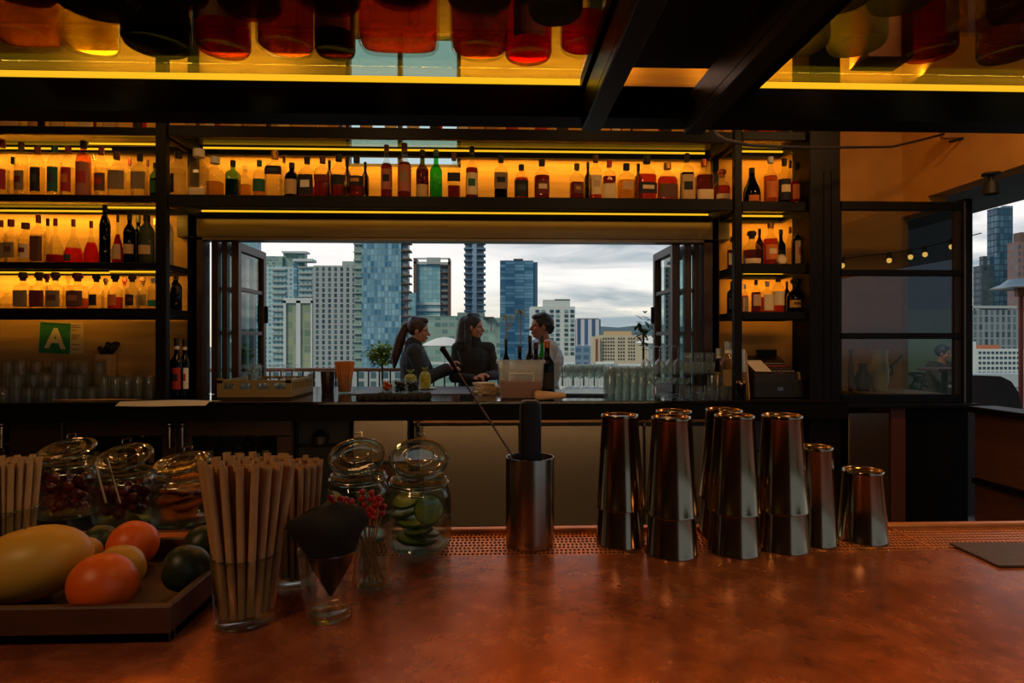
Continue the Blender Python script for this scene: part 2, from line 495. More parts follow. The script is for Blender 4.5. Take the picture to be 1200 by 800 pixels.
# far-left cabinet
t = cab('bar_cabinet', 'dark bronze cabinet with a slotted vent below its door', 'cabinet', 8, 75)
b = MB(); front(b, 10, 492, 73, 543, .02); obj('door', b, CABM, t)
b = MB()
for i in range(7): front(b, 11, 546 + i * 8, 72, 550 + i * 8, .02, bev=.001)
obj('vent_grille', b, BLACKM, t)
t = cab('bar_cabinet', 'dark cabinet at the very end of the back counter', 'cabinet', -60, 7)
b = MB(); front(b, -58, 492, 4, 600, .02); obj('door', b, CABM, t); handle(1, t)
# glass-door fridges
FB = []
FRG = glass('fridge_glass', (226, 230, 230), edge=.4, base=.05, rough=.03)
for i, (p0, p1, a0, a1, hp, lab) in enumerate(((75, 207, 91, 190, 198, 'under-counter fridge whose glass door shows a yellow tag inside'),
                                               (208, 343, 224, 324, 213, 'under-counter fridge with glass door beside the open black bay'))):
    t = cab('bar_fridge', lab, 'fridge', p0, p1, True)
    FB.append((a0, a1, i))
    b = MB()
    front(b, p0 + 1, 492, p1 - 1, 511, .02); front(b, p0 + 1, 560, p1 - 1, 604, .02)
    front(b, p0 + 1, 511, a0, 560, .02); front(b, a1, 511, p1 - 1, 560, .02)
    d = obj('door', b, CABM, t)
    b = MB(); front(b, a0, 511, a1, 560, .006, Y=YCB + .006, bev=0); obj('door_glass', b, FRG, d)
    handle(hp, d)
    if i == 0:
        b = MB(); front(b, 107, 537, 121, 547, .002, Y=YCB + .003, bev=0); obj('price_tag', b, pm('yellow_tag', (206, 190, 70), .6), d, label='yellow tag')
# black open bay
t = cab('open_bay', 'open black bay with dark equipment between fridge and steel cabinet', 'cabinet', 345, 411)
b = MB(); front(b, 346, 492, 349, 604, .02); front(b, 408, 492, 411, 604, .02); front(b, 349, 520, 408, 524, .02); obj('shelf', b, BLACK, t)
b = MB(); x = at(375, 515, 4.05).x; b.lathe([(0, 0), (.05, 0), (.06, .05), (.02, .09), (0, .09)], 14, M=Matrix.Translation((x, 4.05, zat(519, 375, 4.05)))); obj('tap', b, WIRE, t)
# steel cabinets
t = cab('steel_cabinet', 'narrow steel cabinet with a perforated vent low on its front', 'cabinet', 412, 480)
b = MB(); front(b, 414, 492, 478, 541, .02); obj('door', b, BRUSHV, t)
b = MB()
for i in range(9): front(b, 416, 545 + i * 6, 476, 548.4 + i * 6, .02, bev=0)
for i in range(16): front(b, 416 + i * 4, 545, 417.6 + i * 4, 602, .018, bev=0)
obj('vent_grille', b, pm('bronze_vent', (120, 82, 48), .4, .7), t)
t = cab('steel_cooler', 'wide brushed steel cooler front with lid rail under the counter middle', 'cooler', 484, 876)
b = MB(); front(b, 491, 498, 608, 617, .02); obj('panel', b, BRUSHV, t)
b = MB(); front(b, 609, 498, 754, 617, .02); obj('panel', b, BRUSHV, t)
b = MB(); front(b, 756, 498, 875, 617, .02); obj('panel', b, BRUSHV, t)
b = MB(); front(b, 484, 490, 875, 496, .03, Y=YCB - .012, bev=.003); obj('lid_rail', b, pm('bronze_rail', (150, 108, 66), .35, .8), t)
for px in (490, 755):
    b = MB(); front(b, px - 2, 494, px + 2, 500, .02, Y=YCB - .03); front(b, px - 6, 491.5, px + 6, 494, .02, Y=YCB - .03)
    if px == 490: front(b, px - 5, 500, px - 2.5, 512, .014, Y=YCB - .03, bev=.001); front(b, px + 2.5, 500, px + 5, 512, .014, Y=YCB - .03, bev=.001); front(b, px - 4, 511, px + 4, 520, .02, Y=YCB - .03)
    obj('latch', b, pm('dark_hinge', (96, 78, 60), .35, .9), t)
t = cab('drawer_unit', 'black drawer unit under the till beside the pillar', 'cabinet', 877, 947)
b = MB(); front(b, 879, 492, 945, 527, .02); obj('drawer', b, pm('slate_grey_front', (46, 46, 50), .5), t)
b = MB(); front(b, 879, 530, 945, 568, .02); obj('drawer', b, pm('slate_grey_front2', (42, 42, 46), .5), t)
b = MB(); front(b, 879, 571, 945, 608, .02); obj('drawer', b, pm('slate_grey_front', (46, 46, 50), .5), t)
t = thing('steel_bin', 'upright brushed steel bin front below the glazed partition', 'bin')
b = MB(); x0, x1 = at(994, 500, 3.99).x, at(1042, 500, 3.99).x
b.box((x0, 3.985, .06), (x1, 4.11, .965), bev=.004); obj('body', b, BRUSHV, t)
b = MB(); b.box((x0, 4.0, 0), (x1, 4.10, .06)); obj('plinth', b, BLACKM, t)

SHG = glass('shelf_glass', (214, 226, 214), edge=.35, base=.03, rough=.03)
STRIPS = []
YF, YBK = 4.0, 4.40
def unit(name, label, p0, p1, rails, posts, px, leds, solid=9, power=3.2):
    """rails: (top y, bottom y) in the photo; posts: pixel columns of the front posts"""
    t = thing(name, label, 'shelves')
    X0, X1 = (XWEST + .02 if p0 is None else at(p0, 200, YF).x), at(p1, 200, YF).x
    for q0, q1, zb in posts:
        x0, x1 = at(q0, 200, YF).x, at(q1, 200, YF).x
        b = MB(); b.box((x0, YF - .012, zb), (x1, YF + .035, HC - .001), bev=.004); obj('post', b, BLACK, t)
        b = MB(); b.box((x0, YBK, zb), (x1, YBK + .035, HC - .001), bev=.004); obj('post', b, BLACK, t)
    out = []
    for i, (y0, y1) in enumerate(rails):
        z1, z0 = zat(y0, px, YF), zat(y1, px, YF)
        b = MB()
        b.box((X0, YF, z0), (X1, YF + .03, z1), bev=.003); b.box((X0, YBK - .01, z0), (X1, YBK + .02, z1), bev=.003)
        b.box((X0, YF + .03, z0), (X0 + .03, YBK - .01, z1), bev=.003); b.box((X1 - .03, YF + .03, z0), (X1, YBK - .01, z1), bev=.003)
        fr = obj('shelf_frame', b, BLACK, t)
        b = MB(); b.box((X0 + .03, YF + .028, z1 - .010), (X1 - .03, YBK - .008, z1 - .001)); obj('glass_shelf', b, SHG, fr) if i < solid else obj('shelf_board', b, BLACKM, fr)  # lowest shelf made opaque to keep strip light off the wall below
        out.append(z1)
        for (l0, l1, yy) in leds.get(i, ()):
            a0, a1 = at(l0, 200, yy).x, at(l1, 200, yy).x
            a0 = max(a0, X0 + .03)
            b = MB(); zz = z1 - .026 if yy > 4.3 else z0 + .012
            b.box((a0, yy, zz - .006), (a1, yy + .010, zz + .006)); obj('light_strip', b, LED, fr, label='glowing warm strip light')
            b = MB(); b.box((a0, yy + .010, zz - .014), (a1, yy + .018, zz + .014)); obj('strip_channel', b, BLACK, fr)
            STRIPS.append((a0, a1, yy - .012, min(zz - .02, z0 - .008), power if not (solid == 9 and i == 1) else .25, 30))
    return t, out
tL, ZL = unit('shelving_unit', 'black steel bottle shelves in front of the wall with the grade card', None, 190, [(148, 157), (228, 236), (307, 315), (361, 372)],
              [(183, 196, CT)], 90, {0: [(-60, 130, YBK - .022), (104, 184, 4.22)], 1: [(-60, 122, YBK - .022), (126, 184, 4.22)], 2: [(-60, 130, YBK - .022), (128, 182, 4.25)]}, solid=3)
tC, ZC = unit('shelving_unit', 'black steel bottle shelves spanning the top of the open window', 197, 859, [(150, 163), (230, 244)],
              [(860, 869, CT)], 500, {0: [(238, 826, YBK - .022)], 1: [(236, 836, YBK - .022)]}, power=2.7)
tR, ZR = unit('shelving_unit', 'narrow black steel bottle shelves beside the black pillar', 870, 951, [(154, 164), (236, 247), (309, 320), (365, 374)],
              [], 905, {0: [(868, 938, YBK - .06)], 1: [(868, 938, YBK - .06)], 2: [(868, 938, YBK - .06)]}, solid=3)

# ---------------------------------------------------------------- bottles
GL = {'c': glass('bottle_clear', (244, 244, 238), refr=.45), 'g': glass('bottle_green', (84, 200, 100), refr=.45, edge=.5), 'lg': glass('bottle_pale_green', (150, 196, 160), refr=.45),
      'b': glass('bottle_brown', (92, 46, 18), refr=.45), 'k': glass('bottle_black', (14, 15, 14), refr=.45, edge=.4), 'a': glass('bottle_amber', (206, 130, 60), refr=.45),
      'dg': glass('bottle_dark_green', (24, 34, 20), refr=.45, edge=.4), 'f': glass('bottle_frosted', (205, 200, 185), refr=.45, rough=.3, haze=.35), 'gg': glass('bottle_grey_green', (120, 130, 110), refr=.45, haze=.3, hazecol=(110, 120, 105)),
      'p': glass('bottle_pink', (226, 170, 140), refr=.45), 'o': glass('bottle_olive', (150, 132, 60), refr=.45)}
LQ = {'w': liquid('spirit_clear', (244, 240, 224), .02), 'a': liquid('spirit_amber', (210, 110, 30)), 'd': liquid('spirit_dark_amber', (158, 78, 22)), 'r': liquid('liqueur_red', (186, 24, 14), .2),
      'o': liquid('aperitif_orange', (222, 62, 18), .25), 'y': liquid('liqueur_yellow', (222, 190, 70)), 'g': liquid('liqueur_green', (40, 120, 50)), 'k': liquid('vermouth_dark', (40, 14, 8)), 't': liquid('spirit_tan', (206, 140, 70))}
CAPC = {'k': BLACKM, 'r': pm('cap_red', (128, 26, 20), .45), 'b': pm('cap_brown', (92, 50, 24), .6), 'g': pm('cap_green', (18, 78, 50), .45), 's': pm('cap_silver', (180, 172, 160), .3, .9),
        'o': pm('cap_copper', (176, 92, 40), .35, .8), 'w': pm('cap_white', (220, 210, 190), .5), 'd': pm('cap_gold', (170, 120, 40), .35, .9), 'x': pm('cap_bright_red', (190, 28, 22), .4), 'c': glass('cap_glass', (240, 240, 235), edge=.6, base=.1)}
LBC = {k: pm('label_' + n, c, .75) for k, (n, c) in {'k': ('black', (26, 22, 22)), 'w': ('white', (224, 214, 196)), 't': ('tan', (196, 158, 104)), 'r': ('red', (168, 40, 26)), 'g': ('green', (32, 92, 58)),
       'gr': ('grey', (136, 112, 78)), 'br': ('brown', (98, 58, 36)), 'o': ('orange', (206, 112, 40)), 'p': ('dusty_pink', (164, 96, 72)), 'c': ('cream', (222, 196, 146)), 'bl': ('slate', (58, 60, 66)), 'te': ('teal', (26, 128, 112)),
       'd': ('gold', (184, 134, 50)), 'dr': ('dark_red', (104, 28, 22))}.items()}
KIND = {  # half width 1, height 1: (r, z, squareness)
    'round': ([(1, .02, 2), (1, .60, 2), (.86, .68, 2), (.42, .76, 2), (.34, .80, 2), (.34, .93, 2)], 1),
    'square': ([(1, .015, 7), (1, .62, 7), (.86, .69, 5), (.40, .75, 2.4), (.34, .79, 2), (.34, .92, 2)], .9),
    'tall': ([(1, .02, 2), (1, .66, 2), (.82, .74, 2), (.46, .82, 2), (.38, .86, 2), (.38, .95, 2)], 1),
    'wine': ([(1, .02, 2), (1, .58, 2), (.9, .63, 2), (.50, .70, 2), (.37, .75, 2), (.36, .95, 2)], 1),
    'champ': ([(1, .02, 2), (1, .34, 2), (.86, .46, 2), (.52, .64, 2), (.36, .76, 2), (.32, .93, 2)], 1),
    'bell': ([(.92, .01, 2), (1, .06, 2), (.98, .24, 2), (.74, .40, 2), (.38, .56, 2), (.22, .66, 2), (.2, .92, 2)], 1),
    'squat': ([(.94, .02, 2), (1, .10, 2), (1, .46, 2), (.88, .56, 2), (.44, .66, 2), (.34, .70, 2), (.34, .80, 2)], .9),
    'patron': ([(1, .02, 6), (1, .55, 6), (.9, .62, 5), (.44, .67, 2), (.40, .72, 2), (.40, .78, 2)], .9),
    'flask': ([(.96, .02, 4), (1, .08, 4), (1, .56, 4), (.84, .66, 3), (.38, .76, 2), (.32, .80, 2), (.32, .92, 2)], .55),
}
def prof_at(P, z):
    for (r0, z0, n0), (r1, z1, n1) in zip(P, P[1:]):
        if z0 <= z <= z1:
            f = (z - z0) / (z1 - z0); return (r0 + (r1 - r0) * f, z, n0 + (n1 - n0) * f)
    return P[0] if z < P[0][1] else P[-1]
def bottle(name, label, loc, w, h, kind='round', g='c', lq='w', fill=.6, cap='k', lab='w', emb=None, lz=(.14, .48), group=None, seg=20, rz=0.0, capw=1.0, neck=None, lw=58):
    P, dy = KIND[kind]; R = w / 2
    Q = [(r * R, z * h, n) for r, z, n in P]
    t = thing(name, label, 'bottle', loc, rz, group)
    b = MB()
    b.lathe([(0, .012 * h, Q[0][2]), (Q[0][0] * .72, .008 * h, Q[0][2]), (Q[0][0] * .93, 0, Q[0][2])] + Q + [(Q[-1][0] * .8, Q[-1][1], 2)], seg, dy)
    obj('bottle_glass', b, GL[g], t, angle=50)
    if lq and fill > 0:
        zt = fill * h; inn = [q for q in Q if q[1] < zt] + [prof_at(Q, zt)]
        b = MB(); b.lathe([(0, .02 * h, 2)] + [(q[0] * .93, max(q[1], .02 * h) if i else .022 * h, q[2]) for i, q in enumerate(inn)] + [(0, zt, 2)], seg, dy)
        obj('liquid', b, LQ[lq], t, angle=50)
    nr = Q[-1][0]; zn = Q[-1][1]
    b = MB()
    if cap:
        cr = nr * 1.18 * capw
        if kind in ('squat', 'patron'):
            cr = nr * 1.5 * capw
            b.lathe([(0, zn - .01 * h), (nr * 1.02, zn - .01 * h), (nr * 1.02, zn + .06 * h), (cr, zn + .08 * h), (cr * 1.05, zn + .15 * h), (cr * .8, h), (0, h)], 14)
        else:
            b.lathe([(0, zn - .08 * h), (cr, zn - .08 * h), (cr, h - .01 * h), (cr * .86, h), (0, h)], 14)
        obj('cap', b, CAPC[cap], t)
    if neck:
        b = MB(); b.lathe([(nr * 1.06, zn - .14 * h), (nr * 1.06, zn - .085 * h)], 14); obj('neck_band', b, LBC[neck], t)
    if lab:
        def patch(za, zb, half, s):
            b = MB(); pr = []
            for k in range(4):
                q = prof_at(Q, (za + (zb - za) * k / 3) * h); pr.append((q[0] * s, q[1], q[2]))
            b.lathe(pr, 12, dy if dy > .89 else dy * 1.01, a0=-PI / 2 - math.radians(half), a1=-PI / 2 + math.radians(half)); return b
        l = obj('label', patch(lz[0], lz[1], lw, 1.02), LBC[lab], t, angle=60)
        if emb:
            m = (lz[0] + lz[1]) / 2; d = (lz[1] - lz[0])
            obj('emblem', patch(m - d * .12, m + d * .22, lw * .55, 1.035), LBC[emb], l, angle=60)
    return t

def shelf_row(specs, zbase, landmark, group, px_ref, rev=False, Yf=4.13, Yb=4.29):
    specs = sorted(specs, key=lambda s: s[0], reverse=rev)
    rows = []
    for s in specs:
        opt = dict(s[11]) if len(s) > 11 else {}
        Y = Yb if opt.pop('back', 0) else Yf
        Y = opt.pop('Y', Y)
        rows.append([s, opt, Y, at(s[0], 300, Y).x, span(s[1], s[0], Y) * .97])
    for i, p in enumerate(rows):          # neighbours in the same rank must not touch
        for q in rows[i + 1:]:
            dx, lim = abs(p[3] - q[3]), (p[4] + q[4]) / 2 * 1.06
            if abs(p[2] - q[2]) < .12 and dx < lim:
                k = dx / lim; p[4] *= k; q[4] *= k
    for i, (s, opt, Y, x, wd) in enumerate(rows):
        px, wpx, top, kind, g, lq, fill, cap, lab, emb, desc = s[:11]
        h = at(px, top, Y).z - zbase
        bottle('liquor_bottle', f"{desc}, {ORD[i]} from {landmark}", (x, Y, zbase + .0005), wd, h, kind, g, lq, fill, cap, lab, emb, group=group, rz=opt.pop('rz', RNG.uniform(-.1, .1)), **opt)

LM = 'grade-card-side post'
shelf_row([
 (3, 14, 164, 'tall', 'c', 'w', .5, 'r', 'r', None, 'clear bottle with red label and dark red cap'),
 (15, 11, 184, 'round', 'c', 'w', .5, 'k', None, None, 'plain clear bottle set back', {'back': 1}),
 (25, 14, 167, 'tall', 'c', 'w', .6, 'b', 'gr', 'dr', 'clear bottle with grey label banded red'),
 (44, 15, 172, 'tall', 'c', 'w', .6, 'r', 'k', 'bl', 'clear bottle with black label and red cap', {'lz': (.12, .58)}),
 (64, 15, 171, 'tall', 'c', 'w', .6, 'g', 'g', 'bl', 'clear bottle with green label and green cap', {'lz': (.12, .58)}),
 (80, 15, 172, 'tall', 'c', 'w', .6, 'r', 'r', 'o', 'clear bottle with orange-red label and red cap', {'lz': (.12, .58)}),
 (98, 16, 165, 'tall', 'p', 'w', .6, 'k', 'p', 'r', 'tall pinkish bottle with black stopper', {'lz': (.03, .62), 'lw': 85}),
 (110, 9, 180, 'round', 'c', 'w', .6, 'c', None, None, 'slim clear bottle half hidden', {'back': 1}),
 (119, 16, 172, 'round', 'c', 'w', .6, 'r', 'br', 'r', 'clear bottle with dark label spotted red'),
 (137, 20, 178, 'flask', 'c', 'w', .6, 'b', 'gr', None, 'broad clear bottle with wide grey label', {'lz': (.2, .60), 'lw': 70}),
 (152, 9, 186, 'round', 'c', 'w', .5, 'r', None, None, 'small clear bottle with red cap set back', {'back': 1}),
 (164, 16, 180, 'square', 'c', 'w', .6, 'k', 'gr', None, 'square clear bottle with grey label and dark cap', {'lz': (.2, .58)}),
 (173, 8, 187, 'round', 'c', 'w', .5, 'b', None, None, 'thin clear bottle with brown cap set back', {'back': 1}),
 (182, 12, 191, 'round', 'lg', 'g', .55, 'k', 'g', None, 'pale green bottle with black cap', {'lw': 80, 'Y': 4.10}),
], ZL[1], 'window-side post, upper card-wall shelf', 'bottles on the upper shelf of the card wall', 90, rev=True)
shelf_row([
 (2, 14, 258, 'square', 'c', 'w', .6, 'r', 'gr', None, 'square clear bottle with dark red cap'),
 (13, 18, 257, 'square', 'c', 'w', .6, 'r', 'gr', 'br', 'square clear bottle with wide red stopper', {'capw': 1.5}),
 (30, 18, 261, 'round', 'c', 'w', .6, 'b', 'c', 'dr', 'clear bottle with lips mark and brown stopper', {'capw': 1.5}),
 (45, 17, 252, 'square', 'c', 'w', .6, 'r', 'br', None, 'square clear bottle with tall dark label', {'lz': (.05, .56), 'lw': 62}),
 (56, 9, 256, 'round', 'c', 'w', .5, 'k', None, None, 'clear bottle with black cap set back', {'back': 1}),
 (65, 22, 256, 'bell', 'c', 'r', .2, 'r', None, None, 'cone-shaped clear bottle nearly empty of red liqueur', {}),
 (86, 25, 257, 'bell', 'c', 'o', .36, 'r', 'bl', None, 'cone-shaped bottle half full of red aperitif', {'lz': (.06, .2), 'lw': 24}),
 (107, 22, 259, 'bell', 'c', 'o', .50, 'r', None, None, 'cone-shaped bottle full of red aperitif'),
 (123, 14, 240, 'tall', 'k', 'a', .2, 'k', None, None, 'tall black bottle rising above its row'),
 (138, 16, 251, 'bell', 'c', 'r', .6, 'k', 't', None, 'red liqueur bottle with tan label and black spout', {'lz': (.1, .4)}),
 (152, 17, 249, 'round', 'k', None, 0, 'k', 't', None, 'black bottle with tan label', {'lz': (.2, .38)}),
 (162, 12, 252, 'round', 'k', None, 0, 'k', None, None, 'black bottle without label set back', {'back': 1}),
 (172, 17, 252, 'tall', 'gg', None, 0, 'k', 't', None, 'grey-green bottle with tan label', {'lz': (.2, .38)}),
 (182, 9, 256, 'tall', 'f', None, 0, 'w', None, None, 'pale frosted bottle touching the post', {'back': 1}),
], ZL[2], 'window-side post, middle card-wall shelf', 'bottles on the middle shelf of the card wall', 90, rev=True)
shelf_row([
 (8, 14, 338, 'squat', 'c', 'w', .3, None, None, None, 'low clear bottle without stopper', {'back': 1}),
 (27, 16, 319, 'patron', 'c', 'w', .4, 'b', 'gr', None, 'squarish tequila bottle with grey label', {'lz': (.06, .5)}),
 (46, 16, 319, 'patron', 'c', 'w', .4, 'b', 'dr', None, 'squarish tequila bottle with dark red label', {'lz': (.06, .5)}),
 (55, 10, 321, 'patron', 'c', 'w', .4, 'r', None, None, 'squarish bottle with red stopper set back', {'back': 1}),
 (65, 16, 319, 'patron', 'c', 'w', .4, 'b', 'gr', 'br', 'squarish bottle with smudged grey label', {'lz': (.06, .5)}),
 (80, 10, 321, 'patron', 'c', 'w', .4, 'c', None, None, 'squarish bottle with glass stopper set back', {'back': 1}),
 (91, 19, 320, 'patron', 'c', 't', .3, 'r', 'br', 'p', 'broad squarish bottle with brown label', {'lz': (.06, .5)}),
 (113, 17, 322, 'squat', 'c', 'w', .4, 'k', 'k', None, 'round bottle with ball stopper, black oval label', {'lz': (.1, .42), 'lw': 34}),
 (124, 10, 326, 'squat', 'c', 'w', .4, 'b', None, None, 'round bottle with brown ball stopper set back', {'back': 1}),
 (135, 17, 322, 'squat', 'c', 'a', .35, 'k', 'o', None, 'round bottle with ball stopper, orange oval label', {'lz': (.1, .42), 'lw': 34}),
 (146, 10, 326, 'squat', 'c', 'w', .4, 'r', None, None, 'round bottle with red ball stopper set back', {'back': 1}),
 (155, 17, 322, 'squat', 'c', 'w', .4, 'b', 'k', 'dr', 'round bottle with brown stopper, dark oval label', {'lz': (.1, .42), 'lw': 34}),
 (167, 13, 325, 'squat', 'c', 'w', .4, 'b', 'gr', None, 'round bottle with grey patch label', {'back': 1}),
 (180, 13, 326, 'round', 'c', 'w', .6, 'w', 'te', None, 'clear bottle with teal band low down', {'lz': (.08, .28), 'lw': 80, 'Y': 4.10}),
], ZL[3], 'window-side post, lowest card-wall shelf', 'bottles on the lowest shelf of the card wall', 90, rev=True)
# three bottles standing behind the post end
bottle('liquor_bottle', 'tall frosted bottle showing just past the shelf post, middle level', (at(204, 300, 4.2).x - .05, 4.2, ZL[2]), .085, .37, 'tall', 'f', 'w', .5, 'w', None, None, group='bottles past the shelf post')
bottle('liquor_bottle', 'brown bottle showing just past the shelf post, lowest level', (at(211, 340, 4.3).x - .03, 4.3, ZL[3]), .08, .25, 'tall', 'b', 'd', .6, 'b', None, None, group='bottles past the shelf post')

shelf_row([
 (209, 18, 178, 'tall', 'c', 'w', .62, 'k', 'k', 'bl', 'ribbed clear bottle with narrow black label', {'lz': (.1, .5), 'lw': 30, 'rz': -.6}),
 (233, 20, 175, 'square', 'c', 'w', .64, 'w', 'c', None, 'tall square bottle with wide pale cap', {'capw': 1.7, 'lz': (.04, .2)}),
 (252, 18, 184, 'square', 'c', 'y', .4, 'w', None, None, 'clear bottle with pale slanted stopper', {'capw': 1.6}),
 (273, 15, 188, 'square', 'lg', 'g', .5, 'k', None, None, 'green tinted square gin bottle'),
 (287, 15, 194, 'square', 'c', 'y', .5, 'c', None, None, 'small yellowish bottle with glass stopper', {'back': 1}),
 (304, 17, 188, 'round', 'c', 'y', .25, 'g', 'g', None, 'clear bottle with green label and cap', {'lz': (.18, .5), 'lw': 75}),
 (322, 23, 177, 'square', 'c', 'w', .5, 'd', 'k', 'bl', 'broad clear bottle with black shoulder label', {'lz': (.48, .66), 'lw': 52}),
 (333, 10, 182, 'round', 'c', 'w', .5, 'd', None, None, 'clear bottle half behind the broad one', {'back': 1}),
 (342, 17, 191, 'round', 'k', None, 0, 'k', 't', None, 'black bottle with tan diamond label', {'lz': (.12, .52), 'lw': 50}),
 (360, 18, 184, 'square', 'c', 'a', .3, 'k', 'k', 'w', 'clear square bottle with black and white label', {'lz': (.08, .56)}),
 (378, 18, 183, 'square', 'c', 'd', .55, 'b', 'dr', None, 'red-brown square whiskey bottle', {'lz': (.4, .54)}),
 (386, 9, 188, 'round', 'b', 'd', .5, 'k', None, None, 'dark bottle set back with black cap', {'back': 1}),
 (397, 19, 181, 'round', 'c', 'd', .32, 'k', 'k', None, 'whiskey bottle with black label, amber a third full', {'lz': (.3, .52)}),
 (407, 9, 187, 'round', 'b', 'd', .5, 'k', None, None, 'brown bottle set back with black cap', {'back': 1}),
 (418, 19, 183, 'round', 'c', 'd', .32, 'k', 'k', 'd', 'whiskey bottle with black and gold label', {'lz': (.3, .52)}),
 (428, 9, 190, 'round', 'b', 'd', .5, 'k', None, None, 'brown bottle half hidden with black cap', {'back': 1}),
 (453, 14, 170, 'wine', 'c', 'd', .66, 'b', 'p', 'k', 'slim amber scotch bottle with pinkish label', {'lz': (.18, .55)}),
 (474, 17, 168, 'wine', 'c', 'd', .66, 'b', 'p', 'gr', 'taller amber scotch bottle with pinkish label', {'lz': (.14, .6)}),
 (495, 15, 176, 'wine', 'o', 't', .6, 'k', 't', None, 'olive bottle with tan label and black cap', {'lz': (.05, .3)}),
 (511, 15, 176, 'wine', 'g', 'g', 0, 'g', None, None, 'bright green whiskey bottle', {}),
 (532, 15, 179, 'square', 'c', 'd', .30, 'b', 'k', None, 'clear whiskey bottle with black slanting label', {'lz': (.38, .56)}),
 (553, 15, 172, 'wine', 'c', 'd', .6, 'k', 'c', 'g', 'scotch bottle with cream and green label', {'lz': (.1, .5)}),
 (587, 16, 182, 'square', 'c', 'k', .25, 'k', 'gr', 'k', 'whiskey bottle with grey label above dark spirit', {'lz': (.25, .6)}),
 (611, 17, 193, 'round', 'c', 'a', .62, 'k', 'k', 'bl', 'small amber bottle with large black label', {'lz': (.1, .55), 'lw': 75}),
 (635, 19, 187, 'round', 'c', 'd', .6, 'k', 'dr', 'c', 'amber-red bottle with dark red label'),
 (676, 16, 192, 'square', 'c', 'd', .5, 'b', 'br', 'd', 'amber bottle with round medallion label', {'lz': (.2, .44), 'lw': 34}),
 (689, 9, 190, 'round', 'b', 'd', .5, 'k', None, None, 'brown bottle set back behind the oval label', {'back': 1}),
 (698, 18, 182, 'round', 'c', 'a', .15, 'b', 'c', 't', 'clear bottle with cream oval label', {'lz': (.14, .55), 'lw': 46}),
 (714, 17, 188, 'square', 'c', 'd', .6, 'x', 'c', None, 'whiskey bottle dipped in red wax', {'lz': (.04, .42), 'lw': 62}),
 (734, 20, 192, 'square', 'c', 'y', .55, 'k', 'y' if 0 else 't', None, 'yellow square bottle with black cap', {'lz': (.3, .5), 'lw': 30}),
 (748, 10, 192, 'round', 'b', 'd', .5, 'k', None, None, 'brown bottle between yellow and round ones', {'back': 1}),
 (758, 24, 183, 'flask', 'c', 'a', .6, 'k', 'k', 'c', 'broad amber bottle with black tilted label', {'lz': (.18, .42)}),
 (782, 25, 191, 'flask', 'c', 'a', .64, 'd', 'br', None, 'squat broad amber bourbon bottle', {'lz': (.1, .45)}),
 (805, 15, 180, 'square', 'c', 'k', .6, 'k', 't', 'k', 'dark square bottle with tan label', {'lz': (.05, .55), 'lw': 62}),
 (825, 19, 187, 'square', 'c', 'd', .62, 'o', 'c', None, 'amber bottle with copper cap and cream label', {'lz': (.03, .28), 'lw': 62}),
 (846, 20, 199, 'squat', 'c', 'a', .5, 'o', 'c', None, 'squat amber bottle beside the shelf end', {'lz': (.1, .24)}),
], ZC[1], LM + ', over window', 'bottles on the shelf over the window', 500)
shelf_row([
 (881, 20, 197, 'champ', 'dg', None, 0, 'k', 'o', None, 'dark green champagne-shaped bottle', {'lz': (.08, .24), 'lw': 36, 'capw': .9}),
 (903, 16, 184, 'wine', 'c', 't', .6, 'w', 'o', None, 'tan bottle with orange label'),
 (919, 16, 186, 'round', 'c', 'k', .2, 'k', 'k', 'c', 'clear bottle with two black bands', {'lz': (.1, .55), 'lw': 80}),
 (933, 14, 191, 'round', 'c', 'r', .55, 'k', 'o', None, 'red-orange bottle with black cap'),
 (926, 8, 188, 'round', 'c', 'w', .5, 'k', None, None, 'clear bottle set back', {'back': 1}),
 (946, 10, 205, 'round', 'c', 'r', .55, 'r', None, None, 'bright red bottle half behind the pillar'),
], ZR[1], 'window, top shelf by pillar', 'bottles on the top shelf by the pillar', 905)
shelf_row([
 (881, 21, 271, 'squat', 'c', 'd', .45, 'k', 'c', None, 'round amber bottle with cream label', {'lz': (.06, .2)}),
 (890, 9, 268, 'round', 'b', 'd', .5, 'k', None, None, 'brown bottle with black cap set back', {'back': 1}),
 (903, 17, 261, 'wine', 'c', 'a', .62, 'd', 'o', 'c', 'amber bottle with orange label'),
 (915, 11, 269, 'wine', 'dg', None, 0, 'k', 'k', None, 'dark bottle with black foil', {'back': 1}),
 (926, 9, 266, 'round', 'c', 'w', .5, 'b', None, None, 'clear bottle with brown cap set back', {'back': 1}),
 (937, 18, 259, 'wine', 'b', 'k', .6, 'k', 't', 'r', 'dark bottle with large tan label', {'lz': (.05, .55)}),
 (942, 9, 262, 'round', 'b', None, 0, 'k', None, None, 'brown bottle hidden by the pillar', {'back': 1}),
], ZR[2], 'window, middle shelf by pillar', 'bottles on the middle shelf by the pillar', 905)
shelf_row([
 (873, 10, 333, 'square', 'c', 't', .6, 'w', 'c', None, 'slim square bottle with cream label', {'lz': (.05, .55), 'Y': 4.2}),
 (886, 15, 328, 'square', 'c', 'd', .62, 'k', 't', None, 'amber square bottle with tan label', {'lz': (.2, .55)}),
 (899, 14, 330, 'square', 'c', 'a', .5, 'w', 'c', None, 'pale square bottle with cream label', {'lz': (.06, .58)}),
 (912, 16, 325, 'tall', 'c', 'a', .5, 'b', 'c', None, 'clear bottle with big cream label', {'lz': (.2, .6), 'lw': 75}),
 (922, 8, 330, 'round', 'b', 'd', .5, 'b', None, None, 'brown bottle set back', {'back': 1}),
 (932, 23, 327, 'squat', 'b', 'k', .5, 'k', 'd', 'br', 'squat dark rum bottle with gold bands', {'lz': (.14, .36)}),
 (947, 10, 326, 'round', 'c', 't', .6, 'w', 'c', None, 'pale bottle half behind the pillar'),
], ZR[3], 'window, lowest shelf by pillar', 'bottles on the lowest shelf by the pillar', 905)
